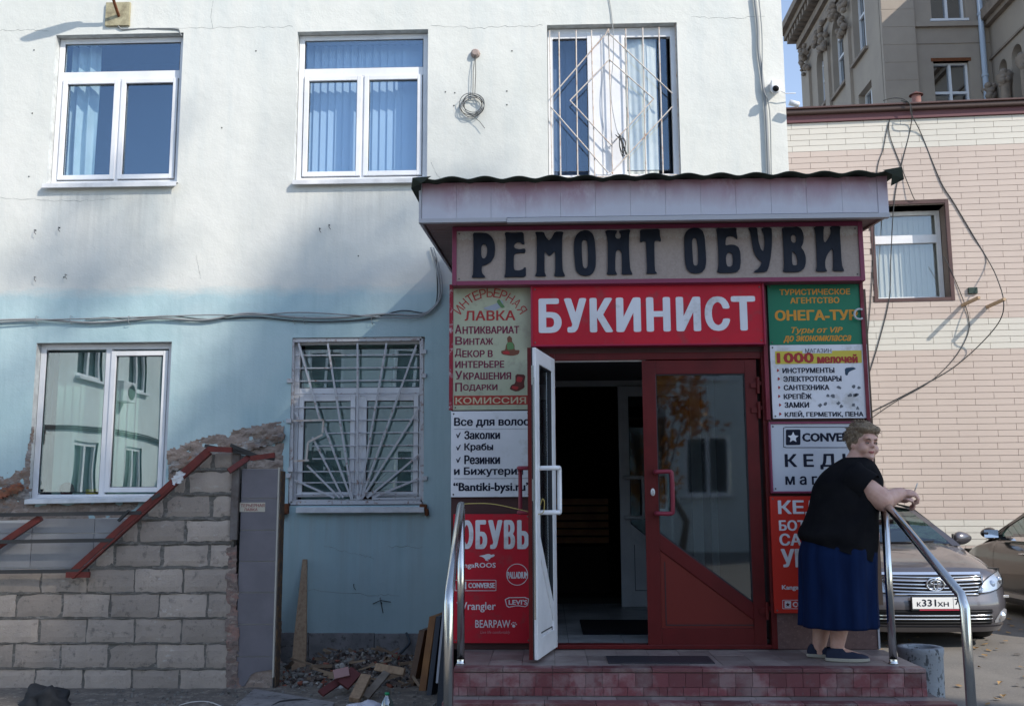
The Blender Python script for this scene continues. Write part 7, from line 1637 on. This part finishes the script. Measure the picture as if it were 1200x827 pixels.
# skirt with soft vertical folds
def kwob(a_, v): return 1 + v * (.045 * math.sin(a_ * 9 + 1.2 * math.sin(v * 2)) + .025 * math.sin(a_ * 17 + 2)) + .01
rows = [(984, 618, 38, .235, 0), (983, 632, 41, .25, 0), (982, 648, 43.5, .265, 0), (982, 665, 43.5, .265, 0), (982.5, 685, 43.5, .262, 0), (983, 710, 43.8, .258, 0), (983.5, 733, 44.5, .25, 0)]
q = loft(dense(rows, 5), 'skirt', M_skirt, n_=160, wob=kwob)
sk_o = q.build('skirt', M_skirt, woman, smooth=True); sd = sk_o.modifiers.new('solid', 'SOLIDIFY'); sd.thickness = .006
# shoes
M_shoe = mat('navy_canvas_shoe', (.014, .020, .045), .7, bump=.2, bs=60); M_sole = mat('rubber_sole', (.34, .32, .27), .7)
for (ank, dx_, dyy) in ((aR, .26, -.02), (aL, .24, .0)):
    c_ = Vector((ank.x + .055, ank.y + dyy, PZ)); an = -.06
    q = MB(); n_ = 40
    def sole(a_, k): 
        x_ = math.cos(a_); y_ = math.sin(a_); return Vector((c_.x + x_ * .135 * k, c_.y + y_ * (.046 + .010 * x_) * k + an * x_ * .13, 0))
    prof = [(.97, .0), (1.03, .004), (1.03, .018), (1.0, .022)]
    for k, z_ in prof: q.v += [(sole(2 * math.pi * i / n_, k).x, sole(2 * math.pi * i / n_, k).y, PZ + z_) for i in range(n_)]
    for j in range(3): q.f += [(j * n_ + i, j * n_ + (i + 1) % n_, (j + 1) * n_ + (i + 1) % n_, (j + 1) * n_ + i) for i in range(n_)]
    q.f += [tuple(reversed(range(n_))), tuple(range(3 * n_, 4 * n_))]; so = q.build('sole', M_sole, woman, smooth=False)
    q = MB(); ups = [(.99, .020, 0), (1.0, .035, 0), (.94, .05, .0), (.82, .060, .0)]
    for j, (k, z_, _) in enumerate(ups):
        for i in range(n_):
            a_ = 2 * math.pi * i / n_; p = sole(a_, k); x_ = math.cos(a_); zz = z_ * (1.0 + (.35 if x_ < -.2 else 0) * (j / 3)) if x_ < .25 else z_ * lerp(1.0, .66, (x_ - .25) / .75); q.v.append((p.x, p.y, PZ + zz + .001))
    for j in range(3): q.f += [(j * n_ + i, j * n_ + (i + 1) % n_, (j + 1) * n_ + (i + 1) % n_, (j + 1) * n_ + i) for i in range(n_)]
    # vamp over the toes
    b0 = len(q.v)
    top = [3 * n_ + i for i in range(n_) if math.cos(2 * math.pi * i / n_) > -.05]
    pos_, neg_ = [i for i in top if (i - 3 * n_) <= n_ // 2], [i for i in top if (i - 3 * n_) > n_ // 2]; neg_ = list(reversed(neg_)); q.f += [(pos_[i], pos_[i + 1], neg_[i], neg_[i - 1]) if i else (pos_[0], pos_[1], neg_[0]) for i in range(0, min(len(pos_), len(neg_)) - 1)]
    q.build('shoe_upper', M_shoe, woman, smooth=True)
# face details
M_eye = mat('eye_white', (.34, .31, .29), .35); M_iris = mat('iris', (.03, .035, .04), .2); M_lip = mat('lip', (.40, .13, .12), .45); M_brow = mat('brow_hair', (.11, .075, .05), .8)
for sx in (-1, 1):
    q = MB(); c_ = hp(sx * .031, .0865, .002); q.lathe([(0, -.008), (.006, -.006), (.010, 0), (0, .004)], (0, 0, 0), 14); q.v = [tuple(c_ + HM @ Vector((v[0] * 1.1, -v[2] , v[1] * .46))) for v in q.v]; ey = q.build('eye', M_eye, woman, smooth=True)
    q = MB(); q.lathe([(0, -.0016), (.0056, 0)], (0, 0, 0), 12); q.v = [tuple(c_ + HM @ Vector((v[0], .0088 - v[2] * .3, v[1]))) for v in q.v]; q.build('iris', M_iris, ey)
    q = MB(); q.tube([c_ + HM @ Vector((sx * x_, y_, z_)) for x_, y_, z_ in ((-.013, .003, .0035), (-.004, .007, .0080), (.006, .006, .0078), (.014, -.001, .003))], .0030, 6); q.build('eyelid', mat('eyelid_skin', (.34, .17, .13), .6), woman, smooth=True)
    q = MB(); q.tube([hp(sx * .014, .098, .023), hp(sx * .028, .098, .029), hp(sx * .044, .086, .025)], [.0025, .0035, .0015], 6); q.build('eyebrow', M_brow, woman, smooth=True)
q = MB(); q.tube([hp(x_, y_, z_) for x_, y_, z_ in ((-.022, .090, -.056), (-.010, .0985, -.0525), (0, .100, -.0535), (.010, .0985, -.0525), (.022, .090, -.056))], [.002, .0038, .0036, .0038, .002], 7); q.tube([hp(x_, y_, z_) for x_, y_, z_ in ((-.019, .090, -.058), (0, .0985, -.0605), (.019, .090, -.058))], [.002, .0048, .002], 7); q.build('lips', M_lip, woman, smooth=True)
# short greying-brown wavy hair: volume plus many locks
M_hair = mat('ash_brown_hair', (.24, .18, .12), .65, c2=(.15, .11, .075), vs=45, lo=.4, hi=.6, sc=(1, 1, 1), c3=(.34, .27, .19), v3=60, bump=.6, bs=120)
hair = [E(0, -.035, .050, .100, .104, .092), E(0, .012, .095, .084, .080, .050), E(0, -.075, .0, .074, .052, .078), E(.068, -.028, .022, .032, .052, .058), E(-.068, -.028, .022, .032, .052, .058), E(.03, .058, .092, .046, .036, .028), E(-.035, .055, .092, .046, .036, .028), E(0, -.075, -.055, .052, .034, .045)]
ho = ballmesh(hair, .006, 'hair', M_hair, woman, 4)
base = wloc(woman)
for v in ho.data.vertices:
    p = v.co; n_ = noise.noise((p + base) * 26) * .009 + noise.noise((p + base) * Vector((60, 60, 60)).x) * .004 if True else 0; d_ = (p + base - hp(0, -.02, .03)).normalized(); v.co = p + d_ * n_
lk = MB(); rnd = random.Random(12)
for k in range(420):
    th = rnd.uniform(0, 6.283); ph = rnd.uniform(-.35, 1.45); dl = Vector((math.cos(th) * math.cos(ph), math.sin(th) * math.cos(ph), math.sin(ph)))
    if dl.y > .45 and dl.z < .45: continue
    s0 = hp(dl.x * .094, dl.y * .098 - .02, dl.z * .092 + .045); flow = HM @ Vector((dl.x * .35 + .25 * rnd.uniform(-1, 1), -.25 + (.8 if dl.y > .3 else 0) + .3 * rnd.uniform(-1, 1), -.55 + .6 * max(0, dl.z) + .3 * rnd.uniform(-1, 1))).normalized(); out = HM @ dl; L = rnd.uniform(.016, .034)
    lk.tube([s0 - out * .004, s0 + flow * L * .4 + out * .008, s0 + flow * L * .8 + out * .007, s0 + flow * L * 1.2 + out * .001], [.0028, .0034, .0026, .0006], 4)
lk.build('hair_locks', M_hair, woman, smooth=True)
q = MB(); q.lathe([(0, -.004), (.005, 0), (0, .004)], tuple(hp(-.086, .008, -.045)), 10); q.build('earring', mat('gold', (.7, .5, .2), .2, 1.0), woman, smooth=True)
# cigarette
cg = MB(); d_ = Vector((.35, -.1, .9)).normalized(); c0 = tipR + Vector((.004, 0, .006)); cg.tube([c0, c0 + d_ * .055], .0042, 8)
tag(cg.build('cigarette', mat('cigarette_paper', (.65, .62, .56), .7), smooth=True), 'cigarette held between the woman\'s fingers', 'cigarette')
# ================================================================== across the yard (behind the camera; it shades the porch and shows in the glass)
def crown(bm_, c, r, n_, size, seed, squash=1.0, clump=None):
    rnd = random.Random(seed); cl = []
    if clump: 
        for _ in range(clump):
            d = Vector((rnd.gauss(0, 1), rnd.gauss(0, 1), rnd.gauss(0, 1))).normalized() * (rnd.random() ** .45); cl.append(Vector((d.x * r[0], d.y * r[1], d.z * r[2])))
    for _ in range(n_):
        if clump: b_ = rnd.choice(cl); p = b_ + Vector((rnd.gauss(0, 1), rnd.gauss(0, 1), rnd.gauss(0, 1))) * (.16 * min(r))
        else:
            d = Vector((rnd.gauss(0, 1), rnd.gauss(0, 1), rnd.gauss(0, 1))).normalized() * (rnd.random() ** .4); p = Vector((d.x * r[0], d.y * r[1], d.z * r[2]))
        p = p + Vector(c); s_ = size * rnd.uniform(.6, 1.3)
        a_ = Vector((rnd.gauss(0, 1), rnd.gauss(0, 1), rnd.gauss(0, 1))).normalized(); b_ = a_.orthogonal().normalized(); c_ = a_.cross(b_)
        bm_.quad(p - b_ * s_ - c_ * s_ * .6, p + b_ * s_ - c_ * s_ * .5, p + b_ * s_ * .9 + c_ * s_ * .6, p - b_ * s_ * .9 + c_ * s_ * .5)
def tree(base, crowns, label, mleaf, tr=.35):
    t = thing('tree', base, label, 'tree'); q = MB(); top = Vector(crowns[0][0]); b_ = Vector(base)
    q.tube([b_, b_.lerp(top, .35) + Vector((.3, .1, 0)), b_.lerp(top, .7) + Vector((-.1, 0, 0)), top], [tr, tr * .75, tr * .5, tr * .2], 10)
    rnd = random.Random(7)
    for cc, r, *_ in crowns:
        for k in range(9):
            e = Vector(cc) + Vector((rnd.uniform(-.8, .8) * r[0], rnd.uniform(-.8, .8) * r[1], rnd.uniform(-.7, .7) * r[2])); s_ = b_.lerp(top, rnd.uniform(.5, .85)); q.tube([s_, s_.lerp(e, .5) + Vector((0, 0, .3)), e], [tr * .28, tr * .16, tr * .05], 6)
    q.build('trunk', mat('grey_bark', (.12, .10, .085), .9), t, smooth=True)
    l = MB()
    for i, (cc, r, n_, sz, cl) in enumerate(crowns): crown(l, cc, r, n_, sz, 100 + i + int(base[0] * 3), clump=cl)
    l.build('crown', mleaf, t, recalc=False); return t
M_leafg = mat('poplar_leaf', (.10, .12, .04), .6, c2=(.16, .14, .04), vs=.5); M_leafo = mat('autumn_leaf', (.55, .24, .04), .6, c2=(.40, .14, .03), vs=2)
def proj(x_, z_, t_): return (x_ + 1.2 * t_, 6.55 - t_, z_ + 1.1 * t_)
# unseen poplar added behind the camera to keep porch, woman and steps in shade
tree((22.0, -11.5, 0), [(proj(1.0, 1.6, 18), (2.6, 2.0, 2.9), 8000, .24, None), (proj(1.2, -1.0, 18.5), (2.6, 2.0, 2.2), 3500, .24, None)], 'unseen tall dense poplar added behind the photographer to shade the porch', M_leafg, .45)
tree((26.5, -18, 0), [(proj(-1.4, 4.6, 25), (3.6, 2.5, 2.8), 900, .15, 20), (proj(-5.0, 4.6, 25), (2.5, 2.0, 2.4), 420, .15, 9), (proj(.3, 6.6, 27), (3.0, 2.0, 1.5), 330, .15, 9)], 'taller sparse poplar further back across the yard', M_leafg, .5)
tree((2.6, -6.3, 0), [((2.3, -6.0, 3.0), (1.1, .9, 1.5), 1600, .06, 30), ((1.9, -6.0, 4.6), (.8, .8, 1.0), 700, .06, 14)], 'small orange autumn maple behind the photographer, mirrored in the door glass', M_leafo, .09)
# opposite house
YO = -15.0; opp = thing('opposite_house', (-6, YO, 0), 'pale rendered house across the yard, mirrored in the ground floor windows', 'building')
hs = []; x_ = -27
while x_ < 9:
    for z_ in (1.6, 5.0): hs.append((x_, x_ + 1.3, z_, z_ + 1.7))
    x_ += 3.1
def T_o(s_, d_, z_): return Vector((s_, YO - d_, z_))
om = MB(); ss = sorted(set([-30, 11] + [h[0] for h in hs] + [h[1] for h in hs])); zs = sorted(set([0, 8.6] + [h[2] for h in hs] + [h[3] for h in hs]))
for i in range(len(ss) - 1):
    for j in range(len(zs) - 1):
        cs, cz = (ss[i] + ss[i + 1]) / 2, (zs[j] + zs[j + 1]) / 2
        if not any(h[0] < cs < h[1] and h[2] < cz < h[3] for h in hs): om.quad((ss[i], YO, zs[j]), (ss[i], YO, zs[j + 1]), (ss[i + 1], YO, zs[j + 1]), (ss[i + 1], YO, zs[j]))
om.quad((-30, YO, 8.6), (-30, YO - 10, 8.6), (11, YO - 10, 8.6), (11, YO, 8.6)); om.quad((11, YO, 0), (11, YO, 8.6), (11, YO - 10, 8.6), (11, YO - 10, 0)); om.quad((-30, YO, 0), (-30, YO - 10, 0), (-30, YO - 10, 8.6), (-30, YO, 8.6))
om.build('wall', mat('pale_opposite_render', (.66, .70, .68), .85, c2=(.58, .62, .61), vs=.6), opp, recalc=False)
for h in hs:
    q = MB(); rectframe(q, h[0], h[1], h[2], h[3], .09, YO - .12, YO - .04); q.box((h[0] + h[1]) / 2 - .05, (h[0] + h[1]) / 2 + .05, YO - .12, YO - .035, h[2] + .09, h[3] - .09); q.box(h[0] - .08, h[1] + .08, YO - .03, YO + .1, h[2] - .06, h[2]); w_ = q.build('window', M_pvc, opp)
    MB().box(h[0], h[1], YO - .16, YO - .14, h[2], h[3]).build('pane', mat('dark_window', (.05, .07, .08), .1), w_)
q = MB(); q.box(-30.2, 11.2, YO - 10, YO + .35, 8.6, 8.85); q.build('eaves', M_neod, opp)
# sunlit side wing of the opposite house, seen only in the lower left window's glass
sw = thing('opposite_side_wing', (-12, -6, 0), 'sunlit pale side wing of the house across the yard, mirrored in the lower left window', 'building')
XS = -11.0; hs2 = [(y_, y_ + 1.2, z_, z_ + 1.6) for y_ in (-13, -10.2, -7.4, -4.6, -1.8) for z_ in (1.3, 4.4)]
om = MB(); ss = sorted(set([-15.0, 1.5] + [h[0] for h in hs2] + [h[1] for h in hs2])); zs = sorted(set([0, 7.8] + [h[2] for h in hs2] + [h[3] for h in hs2]))
for i in range(len(ss) - 1):
    for j in range(len(zs) - 1):
        cs, cz = (ss[i] + ss[i + 1]) / 2, (zs[j] + zs[j + 1]) / 2
        if not any(h[0] < cs < h[1] and h[2] < cz < h[3] for h in hs2): om.quad((XS, ss[i], zs[j]), (XS, ss[i + 1], zs[j]), (XS, ss[i + 1], zs[j + 1]), (XS, ss[i], zs[j + 1]))
om.quad((XS, 1.5, 0), (XS - 6, 1.5, 0), (XS - 6, 1.5, 7.8), (XS, 1.5, 7.8)); om.quad((XS, -15, 7.8), (XS, 1.5, 7.8), (XS - 6, 1.5, 7.8), (XS - 6, -15, 7.8)); om.quad((XS - 6, -15, 0), (XS - 6, 1.5, 0), (XS - 6, 1.5, 7.8), (XS - 6, -15, 7.8))
om.build('wall', mat('pale_opposite_render', (.66, .70, .68), .85), sw, recalc=False)
for h in hs2:
    q = MB(); q.box(XS - .12, XS - .05, h[0], h[0] + .09, h[2], h[3]); q.box(XS - .12, XS - .05, h[1] - .09, h[1], h[2], h[3]); q.box(XS - .121, XS - .049, h[0] + .09, h[1] - .09, h[3] - .09, h[3]); q.box(XS - .121, XS - .049, h[0] + .09, h[1] - .09, h[2], h[2] + .09); q.box(XS - .12, XS - .045, (h[0] + h[1]) / 2 - .05, (h[0] + h[1]) / 2 + .05, h[2] + .09, h[3] - .09); q.box(XS - .03, XS + .12, h[0] - .08, h[1] + .08, h[2] - .06, h[2]); w_ = q.build('window', M_pvc, sw)
    MB().box(XS - .16, XS - .14, h[0], h[1], h[2], h[3]).build('pane', mat('dark_window', (.05, .07, .08), .1), w_)
q = MB(); q.tube([Vector((XS + .06, -8.6, 0)), Vector((XS + .06, -8.6, 7.8))], .06, 8); q.build('drainpipe', M_gwire, sw, smooth=True)
for k, (y_, z_) in enumerate(((-9.6, 3.6), (-5.6, 4.0), (-12.0, 3.5))):
    ac = thing('air_conditioner', (XS + .02, y_, z_), 'white air conditioner box under the %s window of the mirrored side wing' % ('middle', 'near', 'far')[k], 'air conditioner')
    MB().box(XS + .02, XS + .32, y_ - .4, y_ + .4, z_, z_ + .55).build('case', M_sill, ac, bevel=.01); q = MB(); q.lathe([(0, .33), (.2, .33), (.22, .32)], (0, 0, 0), 16, 'x'); q.v = [(v[0] + XS, v[1] + y_ - .1, v[2] + z_ + .27) for v in q.v]; q.build('fan_grille', M_trim, ac)
q = MB()
for k in range(3): q.tube(smoothpath([Vector((XS + .05, -14, 3.3 + .05 * k)), Vector((XS + .05, -10, 3.0 + .03 * k)), Vector((XS + .05, -6, 3.2 + .05 * k)), Vector((XS + .05, 1, 3.0))], 6), .02, 5)
tag(q.build('wall_cable', M_wire, smooth=True), 'bundle of black cables along the mirrored side wing across the yard', 'cable')
